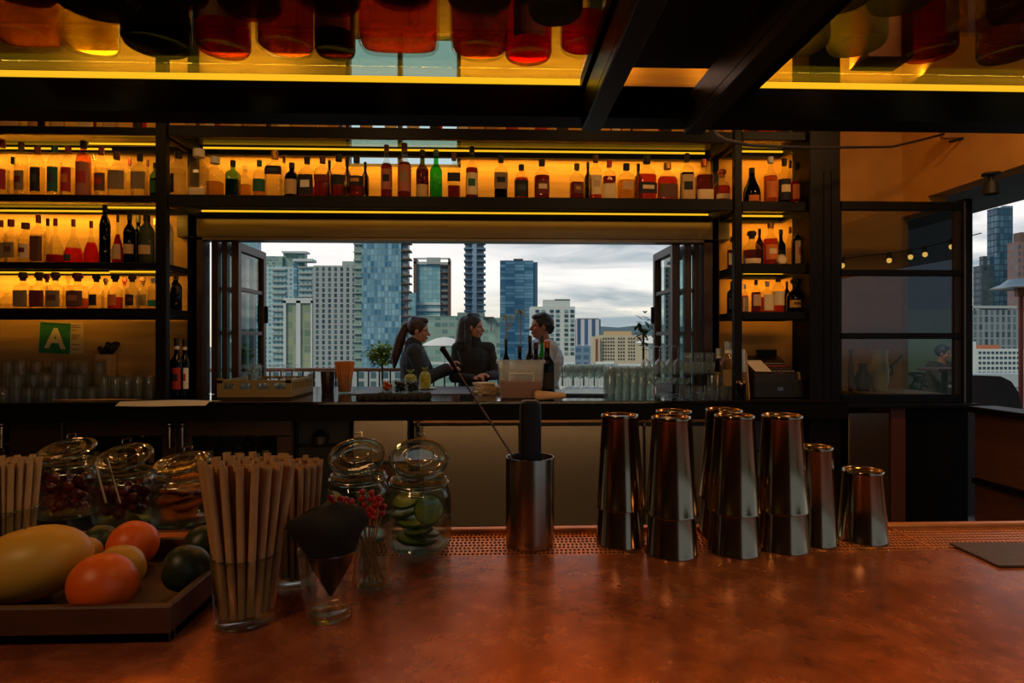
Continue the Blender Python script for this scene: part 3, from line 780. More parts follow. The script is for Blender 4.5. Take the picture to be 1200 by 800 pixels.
bottle('liquor_bottle', 'narrow bottle between shelf post and window frame, upper of two', (1.768, 4.335, ZR[2]), .055, .24, 'square', 'c', 'd', .6, 'k', 'w', None, group='bottles past the shelf end')
bottle('liquor_bottle', 'narrow bottle between shelf post and window frame, lower of two', (1.770, 4.335, ZR[3]), .06, .24, 'square', 'k', 'k', .6, 'k', 'bl', None, group='bottles past the shelf end')
# bottles standing in the two fridges
for a0, a1, i in FB:
    for k in range(8):
        px = a0 + 12 + k * (a1 - a0 - 24) / 7; Y = 4.16 + (k % 2) * .07
        bottle('chilled_bottle', 'bottle chilling behind the glass of the fridge ' + ('with the yellow tag' if i == 0 else 'beside the open bay'), (at(px, 540, Y).x, Y, .5704), .062, .26 + .02 * (k % 3), 'wine', 'clgdcblg'[k] if 'clgdcblg'[k] in GL else 'c', None, 0, 'ksdk'[k % 4], 'wtk'[k % 3], None, (.15, .45), 'bottles in the tagged fridge' if i == 0 else 'bottles in the fridge by the open bay', seg=14)
# pale round tin on the right middle shelf
t = thing('round_tin', 'small round cream tin standing on edge among the bottles', 'tin', (at(916, 304, 4.06).x, 4.06, ZR[2] + .037))
b = MB(); b.lathe([(0, -.012), (.034, -.012), (.036, -.008), (.036, .008), (.034, .012), (0, .012)], 24, M=Matrix.Rotation(PI / 2, 4, 'X')); obj('tin_body', b, LBC['c'], t)
b = MB(); b.torus((0, -.013, 0), .030, .002, Matrix.Rotation(PI / 2, 4, 'X'), 24, 6); obj('rim', b, CAPC['d'], t)

# top row above everything: only their feet show under the hanging rack
RNG.seed(3)
def top_row(p0, p1, z, lm, group, n, tr):
    for i in range(n):
        px = p0 + (p1 - p0) * (i + .5) / n + RNG.uniform(-4, 4)
        g, lq, lab, d = RNG.choice(tr)
        kind = RNG.choice(['round', 'square', 'tall'])
        w = RNG.uniform(.078, .095)
        bottle('liquor_bottle', f'{d}, {ORD[i]} from {lm}, highest row', (at(px, 145, 4.16).x, 4.16 + RNG.uniform(-.04, .05), z + .0005), w, RNG.uniform(.27, .31), kind, g, lq, .6, RNG.choice('kbrs'), lab, None, (.06, .5), group, rz=RNG.uniform(-.3, .3), lw=RNG.choice([45, 60, 75]))
TR = [('c', 'd', 'c', 'amber bottle with cream label'), ('c', 'r', 'r', 'red bottle with red label'), ('c', 'w', 't', 'clear bottle with tan label'), ('b', 'd', 'd', 'brown bottle with gold label'),
      ('c', 'a', 'w', 'amber bottle with white label'), ('o', 't', 't', 'olive bottle with tan label'), ('c', 'o', 'k', 'orange bottle with black label'), ('c', 'w', None, 'clear bottle without label')]
top_row(0, 178, ZL[0], 'far wall end of card-wall shelves', 'bottles in the highest row over the card wall', 6, TR)
top_row(204, 852, ZC[0], 'grade-card-side post', 'bottles in the highest row over the window', 22, TR)
top_row(872, 948, ZR[0], 'window, by pillar', 'bottles in the highest row by the pillar', 4, TR)
# ================================================================ front bar and everything on it
BZ = 1.07
def bar(px, py): return atz(px, py, BZ)
# copper top with its own worn mottling
def copper():
    m, nt, out = _new('worn_copper')
    tc = nt.nodes.new('ShaderNodeTexCoord')
    n1 = nd(nt, 'TexNoise', Scale=7.0, Detail=9.0, Roughness=0.7, Distortion=.3); nt.links.new(tc.outputs['Object'], n1.inputs['Vector'])
    n2 = nd(nt, 'TexNoise', Scale=26.0, Detail=5.0, Roughness=0.6); nt.links.new(tc.outputs['Object'], n2.inputs['Vector'])
    f = mth(nt, 'ADD', mth(nt, 'MULTIPLY', n1.outputs[0], .72), mth(nt, 'MULTIPLY', n2.outputs[0], .28))
    r = nt.nodes.new('ShaderNodeValToRGB'); nt.links.new(f, r.inputs[0])
    e = r.color_ramp.elements
    e[0].position = .33; e[0].color = lin((116, 58, 36)); e[1].position = .70; e[1].color = lin((214, 134, 90))
    q = e.new(.5); q.color = lin((176, 92, 58))
    b = nt.nodes.new('ShaderNodeBsdfPrincipled')
    nt.links.new(r.outputs[0], b.inputs['Base Color']); b.inputs['Metallic'].default_value = .55
    nt.links.new(mth(nt, 'MULTIPLY_ADD', n1.outputs[0], .26, .13), b.inputs['Roughness'])
    bp = nd(nt, 'Bump', Strength=.05, Distance=.004); nt.links.new(n2.outputs[0], bp.inputs['Height']); nt.links.new(bp.outputs[0], b.inputs['Normal'])
    nt.links.new(b.outputs[0], out.inputs[0]); return m
COPPER = copper()
COPPERB = pm('bright_copper', (226, 150, 92), .42, .85, var=(206, 130, 76), scale=30)
t = thing('copper_bar', 'long worn copper-topped bar with perforated drip channel along its back', 'bar')
b = MB(); b.box((-2.6, .30, BZ - .045), (2.35, 1.066, BZ), bev=.004); obj('bar_top', b, COPPER, t)
b = MB(); b.box((-2.6, 1.19, BZ - .045), (2.35, 1.212, BZ + .006), bev=.003); obj('back_lip', b, COPPERB, t)
b = MB(); b.box((-2.6, 1.066, BZ - .045), (2.35, 1.19, BZ - .030)); obj('drip_pan', b, pm('dark_copper_pan', (64, 32, 20), .5, .6), t)
b = MB(); b.box((-2.5, .42, .0), (2.25, 1.15, BZ - .045)); obj('bar_body', b, DARKW, t)
# perforated plate with real staggered slots
b = MB(); X0, X1 = -.62, 1.62; px_, py_ = .0080, .0150; ny = 8; nx = int((X1 - X0) / px_)
ys0 = 1.066 + (.124 - ny * py_) / 2
zt = BZ - .002
hw, hd = .0024, .0046
for j in range(ny):
    yc = ys0 + (j + .5) * py_
    for i in range(nx):
        xc = X0 + (i + .5) * px_
        o = (.25 if j % 2 else -.25) * px_ * .5
        a0, a1, c0, c1 = xc - px_ / 2, xc + px_ / 2, yc - py_ / 2, yc + py_ / 2
        h = [(xc + o - hw, yc - hd), (xc + o + hw, yc - hd), (xc + o + hw, yc + hd), (xc + o - hw, yc + hd)]
        q = [(a0, c0), (a1, c0), (a1, c1), (a0, c1)]
        v = [(x, y, zt) for x, y in q] + [(x, y, zt) for x, y in h] + [(x, y, zt - .0016) for x, y in h]
        b.add(v, [(0, 1, 5, 4), (1, 2, 6, 5), (2, 3, 7, 6), (3, 0, 4, 7), (4, 5, 9, 8), (5, 6, 10, 9), (6, 7, 11, 10), (7, 4, 8, 11)])
b.box((-2.6, 1.066, zt - .0016), (X0, 1.19, zt)); b.box((X1, 1.066, zt - .0016), (2.35, 1.19, zt))
b.box((X0, 1.066, zt - .0016), (X1, ys0, zt)); b.box((X0, ys0 + ny * py_, zt - .0016), (X1, 1.19, zt))
obj('drip_plate', b, COPPERB, t, smooth=False)
b = MB(); b.box((at(1072, 625, 1.12).x, 1.068, zt), (at(1072, 625, 1.12).x + .006, 1.188, zt + .0012)); obj('plate_seam', b, COPPERB, t)
ZP = zt + .0003

# ---------------- shaker tins
def tin_mesh(ro, rc, h, name='tin'):
    b = MB()
    b.lathe([(ro - .0012, .0008), (ro + .0008, 0), (ro + .001, .0018), (ro - .0004, .004), (rc + (ro - rc) * .5, h * .5), (rc + .0006, h - .010), (rc + .0016, h - .006), (rc + .0016, h - .002), (rc + .0004, h), (rc - .0014, h - .0004),
             (rc - .004, h - .0035), (0, h - .0042)], 40)
    b.lathe([(ro - .0012, .0008), (rc - .001, h - .007), (0, h - .008)], 40)
    return b.mesh(name, True, 40)
TIN = tin_mesh(.0455, .0338, .175)
SMALL = tin_mesh(.0445, .0350, .134)
TALL = tin_mesh(.042, .0315, .182)
shk = [  # base px, py of base centre, resting on plate?, top offset, tilt, label lower, label upper
 (727, 634, 1, .068, 0.6, 'lower steel shaker tin of the stack nearest the steel canister', 'upper steel shaker tin of the stack nearest the steel canister'),
 (787, 647, 0, .070, 0.4, 'lower steel shaker tin of the stack standing furthest forward, by the canister-side pair', 'upper steel shaker tin of the stack standing furthest forward, by the canister-side pair'),
 (789, 624, 1, .070, -0.5, 'lower shaker tin of the stack hidden behind the furthest-forward stack', 'upper shaker tin of the stack hidden behind the furthest-forward stack'),
 (860, 645, 0, .072, -.45, 'lower shaker tin of the middle forward stack, leaning slightly', 'upper shaker tin of the middle forward stack, leaning slightly'),
 (847, 624, 1, .073, -1.0, 'lower shaker tin of the stack tucked behind the leaning stack', 'upper shaker tin of the stack tucked behind the leaning stack'),
 (917, 641, 0, .070, -.5, 'lower shaker tin of the stack beside the tall single tin', 'upper shaker tin of the stack beside the tall single tin'),
]
for px, py, on, off, tl, l0, l1 in shk:
    p = bar(px, py); z = ZP if on else BZ + .0003
    o = obj('shaker_tin', TIN, STEEL, loc=(p.x, p.y, z)); tag(o, l0, 'shaker tin', 'stacked shaker tins')
    T = math.radians(tl)
    o = obj('shaker_tin', TIN, STEEL, loc=(p.x + math.sin(T) * .05, p.y, z + off), rot=(math.radians(RNG.uniform(-.6, .6)), T, RNG.uniform(0, 6))); tag(o, l1, 'shaker tin', 'stacked shaker tins')
p = bar(954, 633); o = obj('shaker_tin', TALL, STEEL, loc=(p.x, p.y, ZP)); tag(o, 'tall single steel shaker tin standing between a stack and the short tin', 'shaker tin')
p = bar(1011, 630); o = obj('shaker_tin', SMALL, STEEL, loc=(p.x, p.y, ZP)); tag(o, 'short steel tin upside down at the end of the shaker row', 'shaker tin')

# ---------------- steel canister, muddler, bar spoon
p = bar(621, 636); cx, cy = p.x, p.y; R = .0455; H = .165
b = MB(); b.lathe([(0, .0), (R - .002, 0), (R, .002), (R, H - .002), (R - .0006, H), (R - .0016, H), (R - .0022, H - .002), (R - .0022, .004), (0, .004)], 48)
o = obj('steel_canister', b, pm('satin_steel', (176, 160, 142), .24, 1.0, var=(160, 146, 128), scale=60, stretch=(1, 1, .04), rvar=.1), loc=(cx, cy, ZP), angle=30)
tag(o, 'brushed steel canister holding the black muddler and long spoon', 'canister')
b = MB(); b.lathe([(0, 0), (.0165, 0), (.0185, .004), (.0195, .06), (.0195, .252), (.0180, .262), (.013, .266), (0, .266)], 28, n=5)
o = obj('muddler', b, pm('black_rubber', (20, 20, 20), .5), loc=(cx + .001, cy + .004, ZP + .0045), rot=(0, 0, .1)); tag(o, 'thick black rounded muddler standing in the steel canister', 'muddler')
t = thing('bar_spoon', 'long twisted bar spoon leaning out of the steel canister', 'bar spoon')
e0 = Vector((cx - .032, cy + .008, ZP + H - .001)); e1 = at(519, 409, cy - .01); d = (e1 - e0).normalized(); s0 = e0 - d * .165
# keep the lower end inside the canister: shaft enters over the rim and bends down
s0 = Vector((cx - .005, cy + .034, ZP + .012))
b = MB(); pts = [s0.lerp(e0, i / 12) for i in range(13)] + [e0.lerp(e1, i / 40) for i in range(1, 37)]
b.tube(pts, .0019, 8); obj('shaft', b, pm('spoon_steel', (120, 100, 84), .3, 1.0), t)
b = MB(); hx = []
n = 260
a = d.orthogonal().normalized(); c_ = d.cross(a)
for i in range(n):
    f = i / (n - 1); g = f * 2 * PI * 26
    hx.append(e0.lerp(e1, .02 + .8 * f) + (a * math.cos(g) + c_ * math.sin(g)) * .0018)
b.tube(hx, .0009, 5); obj('twist', b, pm('spoon_steel', (120, 100, 84), .3, 1.0), t)
b = MB(); b.cyl(e0.lerp(e1, .78), e0.lerp(e1, .86), .0022, .004); b.cyl(e0.lerp(e1, .86), e1, .004, .0056, 14); b.sphere(e1, .0058)
obj('weighted_end', b, pm('spoon_dark', (52, 40, 32), .35, .8), t, label='dark weighted end of the spoon')

# ---------------- clip-top jars
JGL = glass('jar_glass', (240, 246, 240), edge=.85, base=.05, power=1.9, rough=.03, refr=.6)
JRIM = glass('jar_rim_glass', (226, 238, 228), edge=.8, base=.2, power=1.5, rough=.05, refr=.55)
def jar(label, px, py, R, hb, tilt, roll, zb=BZ + .0003, lid_turn=0.0, group='clip-top jars of garnish'):
    p = atz(px, py, zb); t = thing('clip_top_jar', label, 'jar', (p.x, p.y, zb), math.atan2(-p.x, p.y) * .6 + lid_turn, group)
    rn = R * .82; zn = hb
    b = MB()
    outp = [(0, .004), (R * .80, .002), (R * .95, .006), (R, .020), (R, hb * .70), (R * .985, hb * .78), (R * .93, hb * .86), (rn * 1.02, hb * .92), (rn, hb * .94), (rn, zn)]
    b.lathe(outp + [(rn - .004, zn), (rn - .004, hb * .93), (R * .90, hb * .84), (R - .005, hb * .70), (R - .005, .022), (R * .85, .010), (0, .010)], 40)
    obj('jar_glass', b, JGL, t, angle=60)
    b = MB()
    for z in (hb * .945, hb * .985): b = MB(); b.torus((0, 0, z), rn + .001, .0035, seg=40); obj('neck_ring', b, JRIM, t)
    b = MB(); b.torus((0, 0, .008), R * .90, .004, seg=40); obj('base_ring', b, JRIM, t)
    b = MB(); b.torus((0, 0, zn + .003), rn + .001, .003, seg=40); obj('gasket', b, glass('gasket_clear', (214, 196, 160), edge=.3, base=.06, haze=.3, hazecol=(200, 170, 120)), t)
    # lid hinged on the guests' side, ajar at the back
    M = Matrix.Translation((0, -rn, zn + .010)) @ Matrix.Rotation(roll, 4, 'Y') @ Matrix.Rotation(tilt, 4, 'X') @ Matrix.Translation((0, rn, 0))
    b = MB(); Rl = rn * 1.05
    b.lathe([(0, -.003), (Rl * .72, -.004), (Rl * .9, -.002), (Rl, .002), (Rl * 1.02, .006), (Rl, .011), (Rl * .88, .013), (Rl * .80, .010), (Rl * .62, .009), (Rl * .56, .013), (Rl * .48, .013), (Rl * .42, .009), (0, .0085)], 40, M=M)
    l = obj('lid', b, JGL, t, angle=60)
    b = MB(); b.torus((0, 0, .006), Rl * 1.01, .0035, M, 44); obj('lid_rim', b, JRIM, l)
    b = MB(); b.torus((0, 0, .0125), Rl * .52, .0016, M, 36, 6); obj('lid_ring', b, JRIM, l)
    # wire bail
    b = MB()
    b.torus((0, 0, hb * .965), rn + .0055, .0013, seg=40, tseg=6)
    w_ = .011
    b.tube([(-w_, -rn - .007, hb * .965), (-w_, -rn - .009, zn + .012), (w_, -rn - .009, zn + .012), (w_, -rn - .007, hb * .965), (w_, -rn - .010, hb * .86), (-w_, -rn - .010, hb * .86)], .0012, 6, closed=True)
    q = [M @ Vector(v) for v in ((-.008, Rl * .98, .014), (-.008, Rl * 1.16, .018), (.008, Rl * 1.16, .018), (.008, Rl * .98, .014))]
    b.tube(q, .0012, 6)
    b.torus((0, 0, .006), Rl * 1.045, .0011, M, 40, 6)
    obj('wire_bail', b, WIRE, t)
    return p, R, hb
def scatter(n, R, z0, z1, seed):
    r = random.Random(seed); out = []
    for i in range(n):
        a = r.uniform(0, 2 * PI); q = R * math.sqrt(r.uniform(.15, 1)); out.append((q * math.cos(a), q * math.sin(a), r.uniform(z0, z1), r))
    return out
LIMEPEEL = pm('lime_peel', (54, 84, 26), .4, spec=.4); LIMEFL = pm('lime_flesh', (164, 178, 84), .35, var=(140, 160, 66), scale=90)
ORFL = pm('orange_flesh', (226, 120, 34), .35, var=(200, 92, 22), scale=80); ORPEEL = pm('orange_peel_slice', (216, 96, 20), .45)
def slice_mesh(R, th, key):
    b = MB(); b.lathe([(0, -th / 2), (R * .93, -th / 2), (R, -th / 3), (R, th / 3), (R * .93, th / 2), (0, th / 2)], 26)
    me = b.mesh(key, True, 40); return me
def citrus(R, th, peel, flesh, key):
    me = slice_mesh(R, th, key); me.materials.append(flesh); me.materials.append(peel)
    for f in me.polygons:
        if abs(f.normal.z) < .9: f.material_index = 1
    return me
LSL = citrus(.0265, .006, LIMEPEEL, LIMEFL, 'lime_slice'); OSL = citrus(.034, .006, ORPEEL, ORFL, 'orange_slice')
# front jar: lime slices
p, R, hb = jar('tall clip-top jar of lime slices nearest the steel canister', 491, 641, .0590, .124, math.radians(31), math.radians(2))
def put(me, name, lab, cat, grp, P, off, rot, mat=None):
    o = obj(name, me, mat, loc=(P.x + off[0], P.y + off[1], P.z + off[2]), rot=rot); tag(o, lab, cat, grp); return o
put(LSL, 'lime_slice', 'lime slice standing upright against the jar glass, cut face out', 'lime slice', 'lime slices in the tall jar', p, (.022, -.042, .082), (math.radians(80), 0, .25))
put(LSL, 'lime_slice', 'lime slice lying tilted at the top of the tall jar pile', 'lime slice', 'lime slices in the tall jar', p, (-.020, -.018, .092), (.35, -.2, 0))
for i, (x, y, z) in enumerate([(.010, -.02, .018), (-.012, -.022, .025), (.012, -.018, .033), (.002, -.026, .041), (.014, -.012, .049), (-.012, -.02, .054), (.006, .016, .024), (-.01, .018, .036), (.008, .018, .048), (-.022, -.01, .068)]):
    put(LSL, 'lime_slice', 'lime slice lying in the pile at the bottom of the tall jar', 'lime slice', 'lime slices piled in the tall jar', p, (x, y, z), (RNG.uniform(-.2, .2), RNG.uniform(-.2, .2), 0))
# second jar: lemon peel and mint
p, R, hb = jar('clip-top jar of leaves and citrus peel behind the cherry picks', 420, 632, .0590, .122, math.radians(29), math.radians(-4))
LEAFM = pm('dark_herb_leaf', (44, 66, 26), .55); PEELY = pm('yellow_peel', (186, 170, 62), .45)
def leafm(L, W, key, curl=.25):
    b = MB(); n = 8; v = []; f = []
    for i in range(n + 1):
        s = i / n; w_ = W * math.sin(PI * min(1, s * .96 + .02)) ** .8; zc = curl * L * (s - s * s) * 1.2
        for sgn, dz in ((-1, .12), (0, 0), (1, .12)): v.append((sgn * w_ / 2, s * L, zc + dz * w_))
    k = len(v); v += [(x, y, z - .0006) for x, y, z in v]
    for i in range(n):
        for j in (0, 1):
            a = i * 3 + j; f.append((a, a + 1, a + 4, a + 3)); f.append((k + a, k + a + 3, k + a + 4, k + a + 1))
    return b.add(v, f).mesh(key, True, 80)
LF = leafm(.05, .026, 'herb_leaf'); PLF = leafm(.06, .018, 'citrus_peel', .6)
for i, (x, y, z, r) in enumerate(scatter(14, .034, .03, .095, 5)):
    o = obj('herb_leaf', LF, LEAFM, loc=(p.x + x * .6, p.y + y * .6, p.z + z * .8), rot=(r.uniform(-.6, .6), r.uniform(-.6, .6), r.uniform(0, 6))); tag(o, 'dark green herb leaf inside the jar behind the cherry picks', 'leaf', 'herb leaves in the jar')
for i, (x, y, z, a) in enumerate([(-.02, -.03, .085, .4), (.004, -.036, .075, -.6), (.01, -.03, .09, 1.2)]):
    o = obj('citrus_peel', PLF, PEELY, loc=(p.x + x - .01, p.y + y, p.z + z - .02), rot=(.5, a, a * 2)); tag(o, 'yellow citrus peel strip inside the jar behind the cherry picks', 'citrus peel', 'peel strips in the jar')

# ---------------- wooden tray and fruit
TWOOD = pm('dark_tray_wood', (84, 50, 28), .5, var=(62, 36, 20), scale=6, stretch=(.5, 4, 4))
t = thing('fruit_tray', 'dark wooden tray with raised rim holding the fruit', 'tray', (-.785, .905, BZ + .0003), 0)
hx, hy = .38, .137
b = MB(); b.box((-hx, -hy, 0), (hx, hy, .014), bev=.002); obj('tray_floor', b, TWOOD, t)
for (x0, y0, x1, y1) in ((-hx, -hy, hx, -hy + .012), (-hx, hy - .012, hx, hy), (-hx, -hy + .012, -hx + .012, hy - .012), (hx - .012, -hy + .012, hx, hy - .012)):
    b = MB(); b.box((x0, y0, .0), (x1, y1, .046), bev=.002); obj('tray_rim', b, TWOOD, t)
ZT = BZ + .0146
def citrus_mat(name, c, v, sc_=140):
    return pm(name, c, .42, var=v, scale=4, bump=0, spec=.4)
def fruit_bump(name, c1, c2, sc1=3, bump=.12, rough=.4):
    if name in _M: return _M[name]
    m = pm(name, c1, rough, var=c2, scale=sc1)
    nt = m.node_tree; b = [n for n in nt.nodes if n.type == 'BSDF_PRINCIPLED'][0]
    tc = nt.nodes.new('ShaderNodeTexCoord'); vo = nd(nt, 'TexVoronoi', Scale=620.0); nt.links.new(tc.outputs['Object'], vo.inputs['Vector'])
    bp = nd(nt, 'Bump', Strength=bump, Distance=.001); nt.links.new(vo.outputs['Distance'], bp.inputs['Height']); nt.links.new(bp.outputs[0], b.inputs['Normal'])
    return m
ORANGE = fruit_bump('orange_skin', (238, 106, 16), (226, 88, 12)); LEMON = fruit_bump('lemon_skin', (206, 150, 40), (186, 140, 44)); LIME = fruit_bump('lime_skin', (46, 58, 26), (32, 44, 20)); MANGO = pm('mango_skin', (218, 152, 40), .42, var=(196, 150, 56), scale=6, spec=.45)
STEMM = pm('fruit_stem', (116, 92, 40), .8)
def fruit(name, label, cat, px, py, w, sc3, mat, depth, rot=(0, 0, 0), pole=.05, grp=None, tip=0.0):
    """px,py centre in the photo; w half width in metres; rests on the tray"""
    rz = sc3[2] * w
    k = depth
    xn, zn = (px - 600) / F, (400 - py) / F
    x, y = (xn * CS + SN) * k, (CS - xn * SN) * k
    b = MB(); n = 18; pr = []
    for i in range(n + 1):
        a = PI * i / n; r = math.sin(a); z = -math.cos(a)
        if z > .9: z -= pole * (z - .9) * 6
        if tip: z += tip * max(0, abs(z) - .8) * (1 if z > 0 else -1) * 3; 
        pr.append((r if 0 < i < n else 0, z))
    M = Matrix.Rotation(rot[2], 4, 'Z') @ Matrix.Rotation(rot[1], 4, 'Y') @ Matrix.Rotation(rot[0], 4, 'X') @ Matrix.Diagonal((w * sc3[0], w * sc3[1], w * sc3[2], 1))
    b.lathe(pr, 32, M=M)
    zmin = min(v.z for v in b.v)
    t = thing(name, label, cat, (x, y, ZT - zmin + .0004), 0, grp)
    obj('fruit_skin', b, mat, t, angle=80)
    c = M @ Vector((0, 0, pr[-1][1])); dirn = (M.to_3x3() @ Vector((0, 0, 1))).normalized()
    s = MB(); s.cyl(c - dirn * .002, c + dirn * .0012, .0022, .0018, 8); obj('stem_end', s, STEMM, t)
    return t
fruit('mango', 'large yellow mango lying at the near corner of the tray', 'mango', 38, 663, .051, (1.5, 1.08, 1.0), MANGO, .845, rot=(0, math.radians(-10), .12))
fruit('orange', 'orange at the front of the tray beside the mango', 'orange', 121, 672, .0405, (1.06, 1, .96), ORANGE, .80, rot=(-1.1, .3, 0))
fruit('orange', 'orange further back on the tray in front of the jars', 'orange', 156, 623, .0375, (1, 1, 1), ORANGE, .965, rot=(-.5, .3, 0))
fruit('lemon', 'yellow lemon between the two oranges', 'lemon', 142, 650, .031, (1.12, .95, .95), LEMON, .885, rot=(-.9, .6, .2), tip=.25)
fruit('lemon', 'small yellow-green lemon peeping out behind the mango', 'lemon', 97, 640, .029, (1, 1, 1), LEMON, .935, rot=(.4, .3, 0))
fruit('lime', 'dark green lime behind the mango below the cherry jar', 'lime', 117, 626, .0285, (1, 1.05, 1), LIME, 1.0, rot=(.2, .8, 0), tip=.2)
fruit('lime', 'dark green lime lying by the tray corner next to the straws', 'lime', 219, 662, .032, (1.1, .95, .95), LIME, .87, rot=(0, 1.1, .6), tip=.2)
fruit('lime', 'dark lime behind the corner lime, half hidden by straws', 'lime', 238, 632, .030, (1, 1, 1), LIME, .985, rot=(.3, .5, 0), tip=.2)

# jars standing behind the tray
p, R, hb = jar('clip-top jar of orange slices next to the tall straw cup', 214, 612, .060, .098, math.radians(13), math.radians(-5), lid_turn=-.1)
for i in range(12):
    a = i * 2.4
    put(OSL, 'orange_slice', 'orange slice in the jar beside the tall straw cup', 'orange slice', 'orange slices in the jar', p, (.014 * math.cos(a), .014 * math.sin(a), .016 + i * .0062), (RNG.uniform(-.25, .25), RNG.uniform(-.25, .25), a))
CHER = pm('cherry_red', (150, 20, 22), .22, var=(110, 12, 16), scale=20, coat=.4)
cb = MB(); cb.sphere((0, 0, 0), .0115, 14, 9); CHM = cb.mesh('cherry', True, 80)
def cherries(p, n, R, ztop, seed, grp, lab):
    r = random.Random(seed); pts = []
    tries = 0
    while len(pts) < n and tries < 6000:
        tries += 1
        a = r.uniform(0, 2 * PI); q = R * math.sqrt(r.random()); c = Vector((q * math.cos(a), q * math.sin(a), r.uniform(.022, ztop)))
        if all((c - d).length > .0205 for d in pts): pts.append(c)
    for c in pts:
        o = obj('cherry', CHM, CHER, loc=(p.x + c.x, p.y + c.y, p.z + c.z)); tag(o, lab, 'cherry', grp)
p, R, hb = jar('clip-top jar of red strawberries with two picks leaning in it', 147, 611, .060, .104, math.radians(20), math.radians(-9))
cherries(p, 36, .041, .074, 11, 'strawberry pieces in the middle jar', 'red berry in the jar with the leaning picks')
for i, (dx, l, rr) in enumerate(((-.018, 'paler', .0022), (.010, 'thinner', .0014))):
    t0 = Vector((p.x + dx + .022, p.y - .07, BZ + .058)); t1 = t0 + Vector((-.034 - .004 * i, -.008 + .03, .074 + .01 * i))
    b = MB(); b.cyl(t0, t1, rr, rr * .8, 8); b.sphere(t1, rr * 1.3, 8, 6)
    o = obj('cocktail_pick', b, pm('pale_pick', (196, 176, 150), .5)); tag(o, f'{l} of two picks leaning on the berry jar', 'cocktail pick', 'picks leaning on the jar')
p, R, hb = jar('clip-top jar of dark cherries beside the cut-off straw bundle', 80, 604, .060, .116, math.radians(15), math.radians(-8))
cherries(p, 46, .042, .082, 12, 'cherries in the end jar', 'dark red cherry in the jar beside the cut-off straw bundle')

# ---------------- straws
STRAW = pm('paper_straw', (204, 160, 106), .75, var=(184, 140, 90), scale=30)
def straw_mesh(L, r):
    b = MB(); b.lathe([(r, 0), (r, L), (r - .0006, L), (r - .0006, L - .03), (0, L - .031)], 10); b.lathe([(0, 0), (r, 0)], 10)
    return b.mesh('straw', True, 40)
CUPG = glass('cup_glass', (238, 242, 238), edge=.6, base=.007, power=2.6, rough=.03)
def cup(name, label, px, py, rt, rb, h, fac=1, n=2.0):
    p = bar(px, py); t = thing(name, label, 'glass', (p.x, p.y, BZ + .0003)); b = MB()
    b.lathe([(0, .0), (rb * .92, 0), (rb, .003), (rt, h), (rt - .0012, h + .0008), (rt - .0024, h), (rb - .003, .012), (rb * .6, .009), (0, .009)], 36, n=n); obj('glass_body', b, CUPG, t, angle=50)
    b = MB(); b.torus((0, 0, h), rt - .001, .0013, seg=40, tseg=6); obj('rim', b, JRIM, t)
    b = MB(); b.torus((0, 0, .004), rb * .93, .0022, seg=36, tseg=6); obj('base_ring', b, JRIM, t)
    return p
def straws(p, n, rb, flare, L, r, seed, grp, lab, z0=.0105):
    me = straw_mesh(L, r); rr = random.Random(seed); pts = []
    # hexagonal packing in the cup
    k = 0; step = r * 2.08; ring = []
    for i in range(-12, 13):
        for j in range(-12, 13):
            x = (i + .5 * (j % 2)) * step; y = j * step * .866
            if math.hypot(x, y) < rb - r: ring.append((x, y))
    ring.sort(key=lambda q: math.hypot(*q)); ring = ring[:n]
    for (x, y) in ring:
        ax, ay = x / rb, y / rb
        dirn = Vector((ax * flare + rr.uniform(-.004, .004), ay * flare * .8 + rr.uniform(-.004, .004), 1)).normalized()
        o = obj('straw', me, STRAW, loc=(p.x + x, p.y + y, BZ + z0 + rr.uniform(0, .009)))
        o.rotation_euler = dirn.to_track_quat('Z', 'Y').to_euler(); tag(o, lab, 'straw', grp)
p = cup('straw_cup', 'clear cup packed with tall paper straws, nearest the tray corner', 289, 726, .0452, .0400, .092)
straws(p, 52, .0392, .185, .205, .0050, 1, 'straws in the front cup', 'beige paper straw in the tall front bundle')
p = cup('straw_cup', 'clear cup of paper straws half hidden behind the front bundle', 345, 682, .0400, .0355, .090)
straws(p, 40, .0345, .10, .176, .0044, 2, 'straws in the hidden cup', 'beige paper straw in the bundle behind the front one')
p = cup('straw_cup', 'clear cup of paper straws at the bar end behind the mango', 8, 655, .0480, .0420, .090)
straws(p, 54, .0405, .10, .158, .0045, 3, 'straws in the bar-end cup', 'beige paper straw in the bundle behind the mango')

# ---------------- tumbler of black napkins
p = cup('tumbler', 'clear tumbler holding a cone of black napkins', 386, 722, .0430, .0310, .094)
NAP = pm('black_napkin', (16, 15, 16), .9, var=(22, 21, 22), scale=60, bump=.1)
b = MB(); n = 60; v = []; f = []
prof_n = [(.002, .028), (.012, .044), (.024, .066), (.033, .088), (.041, .108), (.049, .119), (.053, .129), (.049, .138), (.036, .144), (.018, .147)]
for i, (rr, z) in enumerate(prof_n):
    q = max(0, (z - .09) / .07)
    for j in range(n):
        g = 2 * PI * j / n
        w_ = 1 + q * (.07 * math.sin(5 * g + 1) + .05 * math.sin(9 * g)) + .03 * math.sin(4 * g)
        v.append((rr * w_ * math.cos(g) - .012 * q, rr * w_ * .74 * math.sin(g), z + q * (.006 * math.sin(3 * g + 2) - .010 * math.cos(g) * -1 * q)))
for i in range(len(prof_n) - 1):
    for j in range(n): f.append((i * n + j, i * n + (j + 1) % n, (i + 1) * n + (j + 1) % n, (i + 1) * n + j))
v.append((-.012, 0, .147)); f += [((len(prof_n) - 1) * n + j, (len(prof_n) - 1) * n + (j + 1) % n, len(v) - 1) for j in range(n)]
v.append((0, 0, .026)); f += [((j + 1) % n, j, len(v) - 1) for j in range(n)]
b.add(v, f)
o = obj('napkin', b, NAP, loc=(p.x + .002, p.y, BZ + .001), angle=70); tag(o, 'black paper napkins bunched into a cone in the tumbler', 'napkins')

